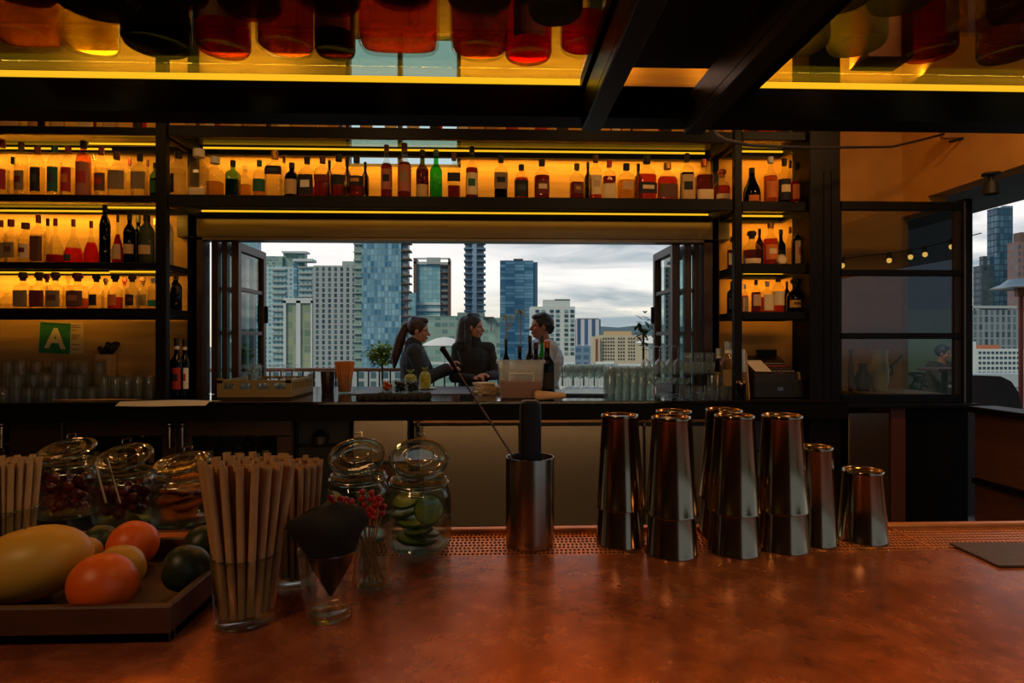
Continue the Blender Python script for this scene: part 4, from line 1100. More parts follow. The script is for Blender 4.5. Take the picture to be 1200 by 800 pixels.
# ---------------- glass of cherry picks
p = cup('pick_glass', 'small clear glass of bead-ended picks behind the napkin tumbler', 438, 686, .0295, .0250, .100)
PICK = pm('bamboo_pick', (196, 142, 78), .6); BEAD = pm('red_bead', (168, 20, 22), .18, coat=.5)
rr = random.Random(8)
for i in range(16):
    a = 2 * PI * i / 16 + rr.uniform(-.2, .2)
    q0 = Vector((.016 * math.cos(a + 2.6), .016 * math.sin(a + 2.6), .011)); q1 = Vector((.030 * math.cos(a) * rr.uniform(.7, 1.25) - .012 - (.022 if i % 3 == 0 else 0), .022 * math.sin(a) * rr.uniform(.6, 1), .118 + rr.uniform(-.012, .014)))
    t = thing('cocktail_pick', 'red bead-ended bamboo pick fanned in the small glass', 'cocktail pick', (p.x, p.y, BZ + .0003), 0, 'bead-ended picks in the small glass')
    b = MB(); b.cyl(q0, q1, .0010, .0010, 6); obj('stick', b, PICK, t)
    b = MB(); d = (q1 - q0).normalized(); b.sphere(q1, .0054, 12, 8); b.sphere(q1 + d * .0098, .0050, 12, 8); obj('bead', b, BEAD, t)

# ---------------- dark mat on the bar
t = thing('bill_mat', 'thin dark rectangular mat at the far end of the copper bar', 'mat', (bar(1215, 648).x, bar(1215, 648).y, BZ + .0003), math.radians(-2))
b = MB(); b.box((-.125, -.07, 0), (.2, .045, .004), bev=.001); obj('mat', b, pm('dark_leather', (74, 46, 38), .5, var=(62, 38, 32), scale=40, bump=.1), t)
# ================================================================ things on the back counter
CZ0 = CT + .0004
def cpos(px, Y): p = at(px, 460, Y); return Vector((p.x, Y, CZ0))
GLS = glass('bar_glassware', (246, 249, 247), edge=.8, base=.05, power=1.9, rough=.06, refr=.6, haze=.035, hazecol=(228, 232, 230))
def glass_mesh(key, prof, seg=20, n=2.0):
    b = MB(); b.lathe(prof, seg, n=n); return b.mesh(key, True, 50)
def open_glass(rb, rt, h, key, foot=.008):
    return glass_mesh(key, [(0, 0), (rb * .94, 0), (rb, .003), (rt, h), (rt - .0015, h + .0006), (rt - .003, h), (rb - .003, foot + .003), (0, foot)])
def inv(me, h, key):
    m = me.copy(); m.name = key
    for v in m.vertices: v.co.z = h - v.co.z
    m.flip_normals(); return m
ROCKS = open_glass(.036, .041, .084, 'rocks_glass'); ROCKSI = inv(ROCKS, .0846, 'rocks_glass_inverted')
COLL = open_glass(.028, .031, .150, 'collins_glass'); COLLI = inv(COLL, .1506, 'collins_inverted')
SLV = open_glass(.024, .0285, .215, 'sleeve_glass'); SLVI = inv(SLV, .2156, 'sleeve_inverted')
WINE = glass_mesh('wine_glass', [(0, .002), (.034, 0), (.035, .002), (.010, .007), (.0042, .016), (.0038, .085), (.012, .094), (.030, .112), (.038, .140), (.036, .168), (.030, .198), (.0285, .1985), (.034, .168), (.036, .140), (.028, .114), (.008, .097), (0, .096)])
WINEI = inv(WINE, .1985, 'wine_glass_inverted')
COUPE = glass_mesh('coupe_glass', [(0, .002), (.034, 0), (.035, .002), (.010, .007), (.0042, .016), (.0038, .080), (.018, .088), (.042, .108), (.048, .132), (.0465, .1325), (.040, .110), (.014, .090), (0, .088)])
FLUTE = glass_mesh('flute_glass', [(0, .002), (.030, 0), (.031, .002), (.008, .007), (.004, .016), (.0038, .070), (.014, .092), (.023, .130), (.024, .17), (.020, .215), (.0186, .2152), (.0226, .17), (.0216, .132), (.01, .09), (0, .086)])
def gl(me, name, loc, label, cat, grp, rz=0):
    o = obj(name, me, GLS, loc=loc, rot=(0, 0, rz)); return tag(o, label, cat, grp)
# left crowd of tumblers in stacks
g = 'tumblers crowded on the counter under the grade card'
for r_, Y in enumerate((4.115, 4.215, 4.315)):
    for i in range(8):
        p = cpos(4 + i * 14.6 + r_ * 5, Y)
        for k in range(RNG.choice((1, 2, 2, 3)) if r_ else RNG.choice((1, 1, 2))):
            gl(ROCKSI, 'rocks_glass', (p.x, p.y, CZ0 + k * .0852), 'upside-down rocks glass stacked in the crowd under the grade card', 'glass', g)
for r_, Y in enumerate((4.14, 4.24, 4.34)):
    for i in range(5):
        p = cpos(122 + i * 13.2 + r_ * 3, Y)
        gl(COLLI, 'collins_glass', (p.x, p.y, CZ0), 'upside-down tall glass beside the red-label bottles', 'glass', 'tall glasses near the red-label bottles')
# grade card and notice on the wall
t = thing('grade_card', 'green health grade card with a large letter A on the wall', 'sign', (at(64.5, 396, YW - .004).x, YW - .004, at(64.5, 396, YW).z), 0)
t.rotation_euler = (0, math.radians(3), 0)
wv, hv = span(35, 64, YW) / 2, span(36, 64, YW) / 2
b = MB(); b.box((-wv, -.003, -hv), (wv, .003, hv), bev=.001); obj('card', b, pm('grade_green', (34, 112, 62), .6, var=(40, 124, 70), scale=8), t)
cu = bpy.data.curves.new('letter', 'FONT'); cu.body = 'A'; cu.size = .20; cu.align_x = 'CENTER'; cu.align_y = 'CENTER'; cu.extrude = .0008; cu.offset = .007
lo = bpy.data.objects.new('letter_a', cu); COL.objects.link(lo)
me = bpy.data.meshes.new_from_object(lo); bpy.data.objects.remove(lo)
o = obj('letter', me, None, t, loc=(0.005, -.0045, -.010), rot=(PI / 2, 0, 0), smooth=False, label='pale letter A'); me.materials.clear(); me.materials.append(pm('pale_letter', (222, 204, 150), .6))
b = MB(); b.box((-wv * .8, -.0042, hv * .88), (wv * .75, -.003, hv * .95)); obj('strip_line', b, pm('dark_green_print', (22, 70, 44), .6), t)
t = thing('wall_notice', 'narrow cream notice pinned beside the green grade card', 'notice', (at(89, 396, YW - .004).x + .006, YW - .004, at(89, 396, YW).z), 0)
b = MB(); b.box((-span(7.4, 89, YW), -.0015, -hv * 1.02), (span(7.4, 89, YW), .002, hv * 1.02)); obj('sheet', b, pm('cream_notice', (206, 176, 120), .8), t)
b = MB()
for i, (wd, z) in enumerate(((.03, .09), (.036, .075), (.02, .055), (.034, .02), (.03, .008), (.022, -.006), (.034, -.05), (.026, -.085))): b.box((-.036, -.0025, z), (-.036 + wd * 1.8, -.0014, z + .005))
obj('printed_lines', b, pm('faded_print', (120, 92, 60), .8), t)
# pale box with a dark tuft
p = cpos(124, 4.40); t = thing('napkin_caddy', 'pale square caddy with dark napkins ruffled on top, below the shelves', 'caddy', p)
b = MB(); zt = at(124, 415, 4.4).z - CZ0; b.box((-.052, -.04, 0), (.052, .04, zt), bev=.003); obj('caddy_box', b, pm('pale_card_box', (186, 148, 92), .7), t)
b = MB(); r = random.Random(4)
for i in range(9):
    a = r.uniform(0, 6.3); b.capsule((r.uniform(-.03, .03), r.uniform(-.02, .02), zt - .01), (.06 * math.cos(a) + .02, .03 * math.sin(a), zt + r.uniform(.04, .08)), .016, .018, 8)
o = obj('napkin', bake(b, .006, 1, 'ruffled_napkin'), BLACKM, loc=p); tag(o, 'dark ruffled napkins bunched on the pale caddy', 'napkins')
# menus on the counter edge
def sheet(name, label, px0, px1, Y0, Y1, skew, mat, droop=0.0, dz=0):
    a, c = at(px0, 465, Y0).x, at(px1, 465, Y0).x
    b = MB(); n = 10; v = []; f = []
    for i in range(n + 1):
        s = i / n
        for j in range(n + 1):
            q = j / n; y = Y1 + (Y0 - Y1) * q; x = a + (c - a) * s + skew * (1 - q)
            z = .0012 + dz + .006 * math.sin(s * 3 + q * 2) ** 2 * (1 - .4 * q)
            if y < 3.896: z += -(3.896 - y) * droop; y = 3.896 - (3.896 - y) * .75 - .001
            v.append((x, y, CZ0 + z))
    k = len(v); v += [(x, y, z + .0012) for x, y, z in v]; m = n + 1
    for i in range(n):
        for j in range(n):
            q = i * m + j; f.append((q, q + 1, q + m + 1, q + m)); f.append((k + q, k + q + m, k + q + m + 1, k + q + 1))
    for i in range(n):
        for (p0, p1) in ((i, i + 1), (n * m + i + 1, n * m + i), ((i + 1) * m, i * m), (i * m + n, (i + 1) * m + n)): f.append((p1, p0, k + p0, k + p1))
    o = obj(name, b.add(v, f), mat); return tag(o, label, 'menu')
sheet('menu_sheet', 'tan menu sheet lying on the counter before the tumblers', 62, 160, 4.02, 4.085, .02, pm('tan_menu', (186, 146, 92), .8))
sheet('menu_sheet', 'white menu sheet drooping over the counter edge by the red-label bottles', 134, 240, 3.862, 3.975, .05, PAPER, .7)
# three dark bottles with red labels
for px, Y, w, top, lab, em, d in ((192, 4.19, 17, 397, 'r', 'w', 'dark bottle with red and white label, nearest the grade card of three'), (207, 4.26, 14, 396, 'r', 'k', 'dark bottle with red label standing middle of the three by the window'), (216.5, 4.31, 13, 397, 'w', 'r', 'dark bottle with white and red label, closest of three to the window')):
    p = cpos(px, Y); bottle('liquor_bottle', d, p, span(w, px, Y), at(px, top, Y).z - CZ0, 'wine', 'b', 'k', .55, 'k', lab, em, (.14, .5), 'red-label bottles by the window', neck='w', lw=62)

# glass rack crate
X0, X1, Y0, Y1 = -1.845, -1.355, 4.09, 4.60
RK = pm('olive_plastic', (124, 104, 56), .5); HK = .128
t = thing('glass_rack', 'olive plastic glass rack crate standing on the counter by the folded sashes', 'rack', ((X0 + X1) / 2, (Y0 + Y1) / 2, CZ0))
hx, hy = (X1 - X0) / 2, (Y1 - Y0) / 2
b = MB(); b.box((-hx, -hy, .002), (hx, hy, .012)); obj('base', b, RK, t)
for nm, sgn in (('front_wall', -1), ('back_wall', 1)):
    b = MB(); y0, y1 = (-hy, -hy + .012) if sgn < 0 else (hy - .012, hy)
    b.box((-hx, y0, .0), (hx, y1, .066)); b.box((-hx, y0, .108), (hx, y1, HK))
    for i in range(5): x = -hx + i * (2 * hx - .035) / 4; b.box((x, y0, .066), (x + .035, y1, .108 if 0 < i < 4 else HK + .014))
    obj(nm, b, RK, t)
for sgn in (-1, 1):
    b = MB(); x0, x1 = (-hx, -hx + .012) if sgn < 0 else (hx - .012, hx)
    b.box((x0, -hy + .012, 0), (x1, hy - .012, .060)); b.box((x0, -hy + .012, .108), (x1, hy - .012, HK))
    for i in range(9): y = -hy + .012 + i * (2 * hy - .044) / 8; b.box((x0, y, .060), (x1, y + .020, .108))
    obj('side_wall', b, RK, t)
cx, cy = (X0 + X1) / 2, (Y0 + Y1) / 2
for i, (x, y) in enumerate(((-.14, .02), (-.09, .05), (-.085, -.02))): gl(FLUTE, 'flute_glass', (cx + x, cy + y, CZ0 + .0125), 'flute glass standing upright in the olive rack', 'glass', 'flutes in the olive rack')
for i, (x, y) in enumerate(((.08, -.10), (.15, -.11), (.19, -.04), (.11, -.03), (.17, .06), (.09, .06), (.00, -.12), (.02, .02))):
    o = gl(WINEI, 'wine_glass', (cx + x, cy + y, CZ0 + .0125), 'upside-down wine glass in the olive rack', 'glass', 'upside-down wine glasses in the olive rack'); o.scale = (.9, .9, 1.05)
for i, (x, y) in enumerate(((-.19, -.16), (-.10, -.17), (-.01, -.20), (.09, -.19), (.18, -.19), (-.19, -.06), (-.19, .06), (-.15, .15), (0, .14))):
    gl(ROCKSI, 'rocks_glass', (cx + x, cy + y, CZ0 + .0125 + 0), 'upside-down tumbler in the olive rack', 'glass', 'tumblers in the olive rack')
# dark tin cup and straw cup
p = cpos(384, 4.62); t = thing('dark_cup', 'dark brown cup next to the cup of orange straws', 'cup', p)
b = MB(); b.lathe([(0, 0), (.044, 0), (.046, .004), (.053, .160), (.050, .160), (.043, .008), (0, .008)], 24, M=Matrix.Diagonal((1, 1, 1, 1))); obj('cup_body', b, pm('dark_brown_cup', (40, 26, 20), .3), t)
b = MB(); b.torus((0, 0, .160), .0515, .0022); obj('rim', b, pm('worn_rim', (96, 60, 44), .4), t)
p = cpos(404, 4.57); t = thing('straw_tumbler', 'clear tumbler crammed with orange straws on the back counter', 'glass', p)
b = MB(); b.lathe([(0, 0), (.046, 0), (.048, .004), (.058, .140), (.0565, .1405), (.055, .14), (.045, .008), (0, .008)], 24); obj('glass_body', b, GLS, t)
STRW2 = pm('orange_straw', (196, 122, 58), .7); me = straw_mesh(.225, .0042); rr = random.Random(3)
for i in range(-6, 7):
    for j in range(-6, 7):
        x, y = (i + .5 * (j % 2)) * .0089, j * .0078
        if math.hypot(x, y) < .040:
            d = Vector((x / .04 * .15, y / .04 * .15, 1)).normalized(); o = obj('straw', me, STRW2, loc=(p.x + x, p.y + y, CZ0 + .009 + rr.uniform(0, .008))); o.rotation_euler = d.to_track_quat('Z', 'Y').to_euler()
            tag(o, 'orange straw in the tumbler on the back counter', 'straw', 'orange straws on the back counter')
# slate mat with small jars
p0, p1 = at(408, 462, 4.40), at(552, 462, 4.40)
b = MB(); b.box((p0.x, 4.40, CZ0), (p1.x, 5.12, CZ0 + .006), bev=.001); o = obj('bar_mat', b, pm('grey_slate_mat', (74, 72, 68), .55, var=(62, 60, 58), scale=14)); tag(o, 'large grey bar mat lying across the counter in the window', 'mat')
ZM = CZ0 + .0064
def smalljar(name, label, px, Y, R, h, cont, n, r, mat, cat, clab, grp):
    p = at(px, 455, Y); t = thing(name, label, 'glass', (p.x, Y, ZM)); b = MB()
    b.lathe([(0, 0), (R * .95, 0), (R, .004), (R, h), (R - .002, h + .0006), (R - .004, h), (R - .004, .008), (0, .008)], 24); obj('glass_body', b, CUPG, t)
    sb = MB(); sb.sphere((0, 0, 0), r, 10, 7); me = sb.mesh(cont, True, 80); q = random.Random(px); pts = []; tr = 0
    while len(pts) < n and tr < 4000:
        tr += 1; a = q.uniform(0, 6.3); d = (R - .005 - r) * math.sqrt(q.random()); c = Vector((d * math.cos(a), d * math.sin(a), q.uniform(.009 + r, h * .82)))
        if all((c - e).length > 1.85 * r for e in pts): pts.append(c)
    for c in pts: o = obj(cont, me, mat, loc=(p.x + c.x, Y + c.y, ZM + c.z)); tag(o, clab, cat, grp)
    return p
smalljar('garnish_jar', 'small glass of orange garnish on the bar mat', 454, 4.50, .046, .092, 'kumquat', 14, .016, pm('kumquat_skin', (236, 100, 28), .4), 'fruit', 'small orange fruit in the glass on the bar mat', 'orange fruit in the small glass')
DCH = pm('dark_cherry', (40, 16, 18), .3)
smalljar('garnish_jar', 'glass of dark cherries next to the orange garnish', 469, 4.44, .050, .100, 'dark_cherry', 22, .012, DCH, 'cherry', 'dark cherry in the glass next to the orange garnish', 'dark cherries beside the orange garnish')
smalljar('garnish_jar', 'glass of dark cherries nearer the garnish plate', 484, 4.46, .053, .094, 'dark_cherry', 22, .012, DCH, 'cherry', 'dark cherry in the glass nearer the garnish plate', 'dark cherries nearer the plate')
p = at(469, 450, 4.75); gl(ROCKS, 'rocks_glass', (p.x, 4.75, ZM), 'clear tumbler behind the two cherry glasses', 'glass', None)
# plate with two leafy citrus garnishes
p = at(496, 452, 4.82); t = thing('garnish_plate', 'white oval plate under the two green prickly fruits', 'plate', (p.x, 4.82, ZM))
b = MB(); b.lathe([(0, 0), (.07, 0), (.105, .010), (.106, .013), (.07, .004), (0, .004)], 32, .7); obj('plate_body', b, WHITE, t)
PRK = pm('yellow_green_rind', (176, 168, 46), .55, var=(120, 124, 34), scale=26, bump=.4)
CRN = pm('green_crown', (110, 118, 32), .6)
def pineapple(label, px, Y, R, h, z):
    p = at(px, 440, Y); t = thing('prickly_fruit', label, 'fruit', (p.x, Y, z)); b = MB(); n = 12; m = 18; v = []; f = []
    b.lathe([(0, 0), (R * .7, .002), (R * .95, h * .15), (R, h * .4), (R * .95, h * .7), (R * .6, h * .93), (0, h)], 20)
    for i in range(7):
        for j in range(9):
            a = 2 * PI * (j + .5 * (i % 2)) / 9; zz = h * (.12 + .11 * i); rr_ = R * (1.0 if i < 5 else .88)
            b.sphere((rr_ * .96 * math.cos(a), rr_ * .96 * math.sin(a), zz), R * .2, 6, 4)
    obj('rind', bake(b, .004, 1, 'rind'), PRK, t)
    for j in range(9):
        a = 2 * PI * j / 9; b = MB(); b.cyl((0, 0, h * .93), (R * .7 * math.cos(a), R * .7 * math.sin(a), h + R * .7), R * .16, .001, 6); obj('crown_leaf', b, CRN, t)
pineapple('yellow-green prickly fruit standing taller on the white plate', 498, 4.82, .044, .145, ZM + .0045)
pineapple('squat olive prickly fruit behind the cherry glasses', 481, 4.95, .050, .120, ZM)
# black towel
a, c = at(424, 467, 4.0).x, at(496, 467, 4.0).x
b = MB(); r = random.Random(2)
for i in range(9):
    s = i / 8; x = a + (c - a) * s
    b.capsule((x - .02, 3.97 + r.uniform(0, .012), CZ0 + .016), (x + .04, 4.01 + r.uniform(0, .02), CZ0 + .016 + .010 * math.sin(s * 5) ** 2), .0155, .0155, 10, 1.0, 1.9)
me = bake(b, .005, 2, 'folded_towel')
for v in me.vertices: v.co.z = max(v.co.z, CZ0 + .0005)
o = obj('bar_towel', me, pm('black_cloth', (24, 25, 28), .9, bump=.2, scale=80)); tag(o, 'folded black bar towel at the counter edge before the mat', 'towel')
# napkin stacks
r = random.Random(6)
for s_, (px, Y, n, lab) in enumerate(((568, 4.42, 15, 'square paper napkin in the stack beside the drink tub'), (577, 4.60, 8, 'square paper napkin in the shorter stack behind'))):
    p = cpos(px, Y); z = CZ0
    for i in range(n):
        th = r.uniform(.005, .007); b = MB(); w_ = .062
        b.box((-w_, -w_, 0), (w_, w_, th * .94), bev=.002)
        o = obj('paper_napkin', b, pm('kraft_napkin', (206, 178, 140), .9) if i % 3 else PAPER, loc=(p.x + r.uniform(-.008, .008), Y + r.uniform(-.008, .008), z), rot=(0, 0, r.uniform(-.3, .3) + .5)); z += th
        tag(o, lab, 'napkin', 'napkin stack beside the tub' if s_ == 0 else 'shorter napkin stack')
# tub of red drink
p = cpos(610, 4.125); t = thing('drink_tub', 'translucent square tub part filled with red-orange drink', 'tub', p)
W0, W1, HT = .138, .158, .262; dy = .66
TUBM = glass('translucent_tub', (240, 238, 228), edge=.3, base=.04, rough=.25, haze=.16, hazecol=(214, 210, 196))
b = MB(); b.lathe([(0, 0), (W0 * .97, 0), (W0, .006), (W1, HT - .022), (W1 + .010, HT - .018), (W1 + .010, HT), (W1 - .004, HT), (W1 - .004, HT - .02), (W0 - .004, .008), (0, .006)], 56, dy, n=12); obj('tub_wall', b, TUBM, t, angle=40)
zf = .118; wf = W0 + (W1 - W0) * zf / HT - .0045
b = MB(); b.lathe([(0, .0085), (W0 - .006, .009), (wf, zf), (0, zf)], 56, dy, n=12); obj('drink', b, liquid('red_drink', (132, 36, 12), .9), t, angle=40)
b = MB(); zz = .175; yy = -(W0 + .018) * dy - .004; b.tube([(-.082, yy, .125), (-.082, yy - .002, zz), (.082, yy - .002, zz), (.082, yy, .125)], .003, 8); obj('moulded_handle', b, pm('tub_edge', (226, 220, 200), .4), t)
# kraft bag
b = MB(); r = random.Random(9); a, c = at(628, 462, 3.95).x, at(664, 462, 3.95).x
for i in range(6): b.capsule((a + .01, 3.935 + i * .006, CZ0 + .022 + .004 * i), (c - .02, 3.94 + i * .007, CZ0 + .024 + r.uniform(0, .012)), .021 + .003 * (i % 2), .017, 10)
me = bake(b, .005, 1, 'kraft_roll')
for v in me.vertices: v.co.z = max(v.co.z, CZ0 + .0004)
o = obj('kraft_bag', me, pm('kraft_paper', (180, 146, 106), .8, var=(160, 126, 88), scale=14, bump=.3)); tag(o, 'crumpled brown kraft bag lying at the counter edge by the tub', 'paper bag')
# wine bottles behind the tub
for px, Y, w, top, capc, g_, d in ((593, 4.55, 9, 397, 'k', 'b', 'slim brown bottle with a dried sprig in its neck'), (609, 4.42, 12, 405, 'k', 'dg', 'dark wine bottle standing behind the middle of the tub'), (621, 4.60, 11, 393, 'k', 'dg', 'dark wine bottle with bright rim behind the tub'),
                                   (628, 4.46, 14, 401, 'k', 'b', 'wide dark wine bottle behind the tub end'), (635, 4.62, 11, 393, 'k', 'g', 'green wine bottle behind the red-foil bottle'), (641, 4.33, 17, 399, 'o', 'dg', 'dark wine bottle with red-orange foil beside the tub')):
    p = cpos(px, Y); bottle('wine_bottle', d, p, max(.05, span(w, px, Y)), at(px, top, Y).z - CZ0, 'wine', g_, 'k', .6, capc, 'k' if px == 641 else None, None, (.12, .42), 'wine bottles behind the tub')
t = thing('dried_sprig', 'dried grassy sprig rising from the slim brown bottle', 'plant', (cpos(594, 4.55).x, 4.55, at(594, 397, 4.55).z)); r = random.Random(4)
b = MB(); b.tube([(0, 0, 0), (.006, 0, .06), (.026, 0, .13), (.04, 0, .16)], .0018, 6); obj('stem', b, pm('dry_stem', (130, 118, 80), .8), t)
b = MB()
for i in range(26):
    s = r.random(); c0 = Vector((.006 + .034 * s, 0, .06 + .10 * s)); b.cyl(c0, c0 + Vector((r.uniform(-.02, .025), r.uniform(-.015, .015), r.uniform(.008, .03))), .0026, .0008, 5)
obj('seed_head', b, pm('dry_seed', (166, 150, 112), .8), t, kind='stuff')
# wire rack with foil squares
a, c = at(652, 458, 4.3).x, at(716, 458, 4.3).x
t = thing('cooling_rack', 'low wire rack of foil-lined squares between wine glasses and kraft bag', 'rack', ((a + c) / 2, 4.44, CZ0), -.1)
b = MB(); hx = (c - a) / 2
for i in range(9): x = -hx + 2 * hx * i / 8; b.cyl((x, -.19, .014), (x, .19, .014), .002, seg=6)
for i in range(6): y = -.19 + .38 * i / 5; b.cyl((-hx, y, .014), (hx, y, .014), .0022, seg=6)
for sx in (-1, 1):
    for sy in (-1, 1): b.cyl((sx * hx * .9, sy * .17, 0), (sx * hx * .9, sy * .17, .014), .003, seg=6)
obj('wire_grid', b, BLACK, t)
FOIL = pm('foil', (196, 198, 192), .3, .9, bump=.3, scale=60)
b = MB(); b.box((-hx * .96, -.18, .0165), (hx * .96, .18, .0175)); obj('foil_lining', b, FOIL, t)
# field of upright wine glasses further back
for r_ in range(4):
    for i in range(6):
        Y = 4.74 + r_ * .115; p = cpos(660 + i * 10.2 + r_ * 3, Y)
        gl(WINE, 'wine_glass', (p.x, Y, CZ0), 'upright wine glass in the block behind the wire rack', 'glass', 'upright wine glasses in the window')
# sleeves upside down
for r_ in range(4):
    for i in range(6):
        Y = 4.11 + r_ * .066; p = cpos(715 + i * 9.2 - r_ * 1.2, Y)
        gl(SLVI, 'sleeve_glass', (p.x, Y, CZ0), 'tall straight glass upside down in the tight block beside the coupes', 'glass', 'tight block of tall glasses')
# coupes below, riser, inverted wine glasses and tumblers above
for r_ in range(2):
    for i in range(4 - r_):
        Y = 4.16 + r_ * .13; p = cpos(770 + i * 17 + r_ * 8 - 2, Y)
        if i == 3 - r_: continue
        gl(COUPE, 'coupe_glass', (p.x, Y, CZ0), 'coupe glass standing under the clear riser shelf', 'glass', 'coupes under the riser')
a, c = at(763, 440, 4.3).x - .02, at(834, 440, 4.3).x
t = thing('riser_shelf', 'clear riser shelf carrying glasses above the coupes', 'shelf', ((a + c) / 2, 4.29, CZ0)); hx = (c - a) / 2; ZR_ = .158
b = MB(); b.box((-hx, -.15, ZR_ - .006), (hx, .15, ZR_)); obj('glass_plate', b, SHG, t)
for sx in (-1, 1):
    for sy in (-1, 1): b = MB(); b.cyl((sx * (hx - .012), sy * .138, 0), (sx * (hx - .012), sy * .138, ZR_ - .006), .005, seg=8); obj('leg', b, WIRE, t)
for i, (px, Y) in enumerate(((757, 4.22), (773, 4.2), (786, 4.2), (765, 4.33), (780, 4.34), (795, 4.33))):
    p = cpos(px, Y); gl(WINEI, 'wine_glass', (p.x, Y, CZ0 + ZR_ + .0004), 'upside-down wine glass on the clear riser shelf', 'glass', 'upside-down wine glasses on the riser')
for r_ in range(3):
    for i in range(3):
        Y = 4.19 + r_ * .09; p = cpos(803 + i * 13.2 + r_ * 2 + (2 if r_ == 0 else 0), Y)
        gl(COLL if r_ else ROCKS, 'tumbler', (p.x, Y, CZ0 + ZR_ + .0004), 'clear tumbler standing on the clear riser shelf', 'glass', 'tumblers on the riser')
for i in range(5):
    p = cpos(802 + i * 14.6, 4.08); gl(ROCKSI, 'rocks_glass', (p.x, 4.08, CZ0), 'upside-down rocks glass in the front row before the till', 'glass', 'front row of rocks glasses by the till')
for i in range(2):
    p = cpos(838 + i * 15, 4.175); gl(COLL, 'collins_glass', (p.x - .03, 4.16, CZ0), 'tall glass before the clear spirit bottles', 'glass', 'tall glasses by the spirit bottles')
for px, Y, w, top, d in ((842, 4.31, 16, 408, 'clear spirit bottle nearer the folded sashes, behind the tumblers'), (853, 4.165, 18, 400, 'taller clear spirit bottle with pour spout beside the till')):
    p = cpos(px, Y); bottle('spirit_bottle', d, p, span(w, px, Y), at(px, top, Y).z - CZ0, 'round', 'c', 'w', .45, 's', 'gr', None, (.2, .5), 'clear spirit bottles by the till', neck='w')
p = cpos(868, 3.96); t = thing('pick_pot', 'small dark glass pot of bar tools against the till', 'pot', p)
b = MB(); b.lathe([(0, 0), (.03, 0), (.032, .004), (.034, .11), (.031, .11), (.029, .008), (0, .008)], 18); obj('pot_body', b, glass('brown_glass_pot', (120, 84, 50), edge=.5, base=.06), t)
for i in range(5): a = i * 1.3; b = MB(); b.cyl((.012 * math.cos(a), .012 * math.sin(a), .01), (.026 * math.cos(a), .026 * math.sin(a), .125), .0025, seg=6); obj('bar_tool', b, PICK, t)
# till
xa, xb = at(883, 450, 4.06).x, at(944, 450, 4.06).x
t = thing('till', 'black till with sloping keyboard standing beside the black pillar', 'till', ((xa + xb) / 2, 4.22, CZ0)); hx = (xb - xa) / 2
b = MB(); b.box((-hx, -.17, .0), (hx, .16, .125), bev=.006); obj('cash_drawer', b, BLACKM, t)
b = MB(); b.box((-.02, -.173, .05), (.02, -.169, .075)); obj('drawer_lock', b, WIRE, t)
b = MB(); b.add([(-hx * .95, -.16, .126), (hx * .72, -.16, .126), (hx * .72, .15, .126), (-hx * .95, .15, .126), (-hx * .95, -.16, .165), (hx * .72, -.16, .165), (hx * .72, .13, .285), (-hx * .95, .13, .285)], [(3, 2, 1, 0), (4, 5, 6, 7), (0, 1, 5, 4), (1, 2, 6, 5), (2, 3, 7, 6), (3, 0, 4, 7)])
kb = obj('keyboard_body', b, pm('till_body', (34, 24, 24), .45), t, smooth=False)
KM = [pm('till_key_grey', (120, 116, 112), .5), pm('till_key_red', (170, 54, 46), .5), pm('till_key_dark', (60, 58, 60), .5)]
for i in range(9):
    for j in range(4):
        if i < 3 and j < 4: continue
        x = -hx * .86 + i * hx * .175; s = .10 + .2 * j; y = -.15 + s * .28 * .7; z = .165 + (s * .28 * .7 - .0) * .414 + .005
        b = MB(); b.box((x, y, z), (x + hx * .13, y + .018, z + .008), bev=.002); obj('key', b, KM[(i * 3 + j * 5) % 3], kb)
b = MB(); M = Matrix.Translation((-hx * .55, -.10, .196)) @ Matrix.Rotation(math.radians(22.5), 4, 'X'); b.box((-.058, -.04, 0), (.058, .15, .001), M); obj('receipt', b, PAPER, t, label='white receipt slip')
b = MB(); b.box((-hx * .2, .10, .285), (hx * .6, .13, .33), bev=.004); obj('display', b, BLACK, t)
p = at(875, 440, 4.12)
t = thing('menu_card', 'white menu card on a tan board leaning against the till', 'menu card', (p.x - .03, 4.14, CZ0), .1)
b = MB(); M = Matrix.Rotation(math.radians(-4), 4, 'Y'); b.box((-.004, -.11, 0), (.004, .11, .31), M); obj('board', b, pm('tan_board', (176, 134, 88), .7), t)
b = MB(); b.box((-.0045, -.085, .18), (-.0040, .085, .33), M); b.box((-.0045, -.095, .17), (.0, .095, .325), Matrix.Translation((-.003, -.002, .01)) @ M); obj('sheet', b, WHITE, t)
p = at(941, 440, 4.05); t = thing('gold_card', 'small gold card propped on the end of the till', 'card', (p.x - .004, 4.08, CZ0 + .1255))
b = MB(); M = Matrix.Rotation(math.radians(-14), 4, 'X'); b.box((-.044, -.002, 0), (.044, .002, .052), M); obj('card', b, pm('gold_card_paper', (176, 128, 58), .5), t)
b = MB(); b.box((-.03, .0, 0), (.03, .03, .004)); obj('card_foot', b, BLACKM, t)
for i, (px, a, lab) in enumerate(((951, .35, 'tan paper strip leaning upright between till and pillar'), (955, -.3, 'brown paper strip crossing behind the tan one by the pillar'))):
    p = at(px, 450, 4.09 + i * .03); b = MB(); M = Matrix.Rotation(a, 4, 'Y'); b.box((-.012, -.001, .0), (.012, .001, .13), M)
    zz = min(v.z for v in b.v); o = obj('paper_strip', b, pm('tan_strip', (150, 104, 60), .8), loc=(p.x - .01, 4.06 + i * .03, CZ0 - zz)); tag(o, lab, 'paper')
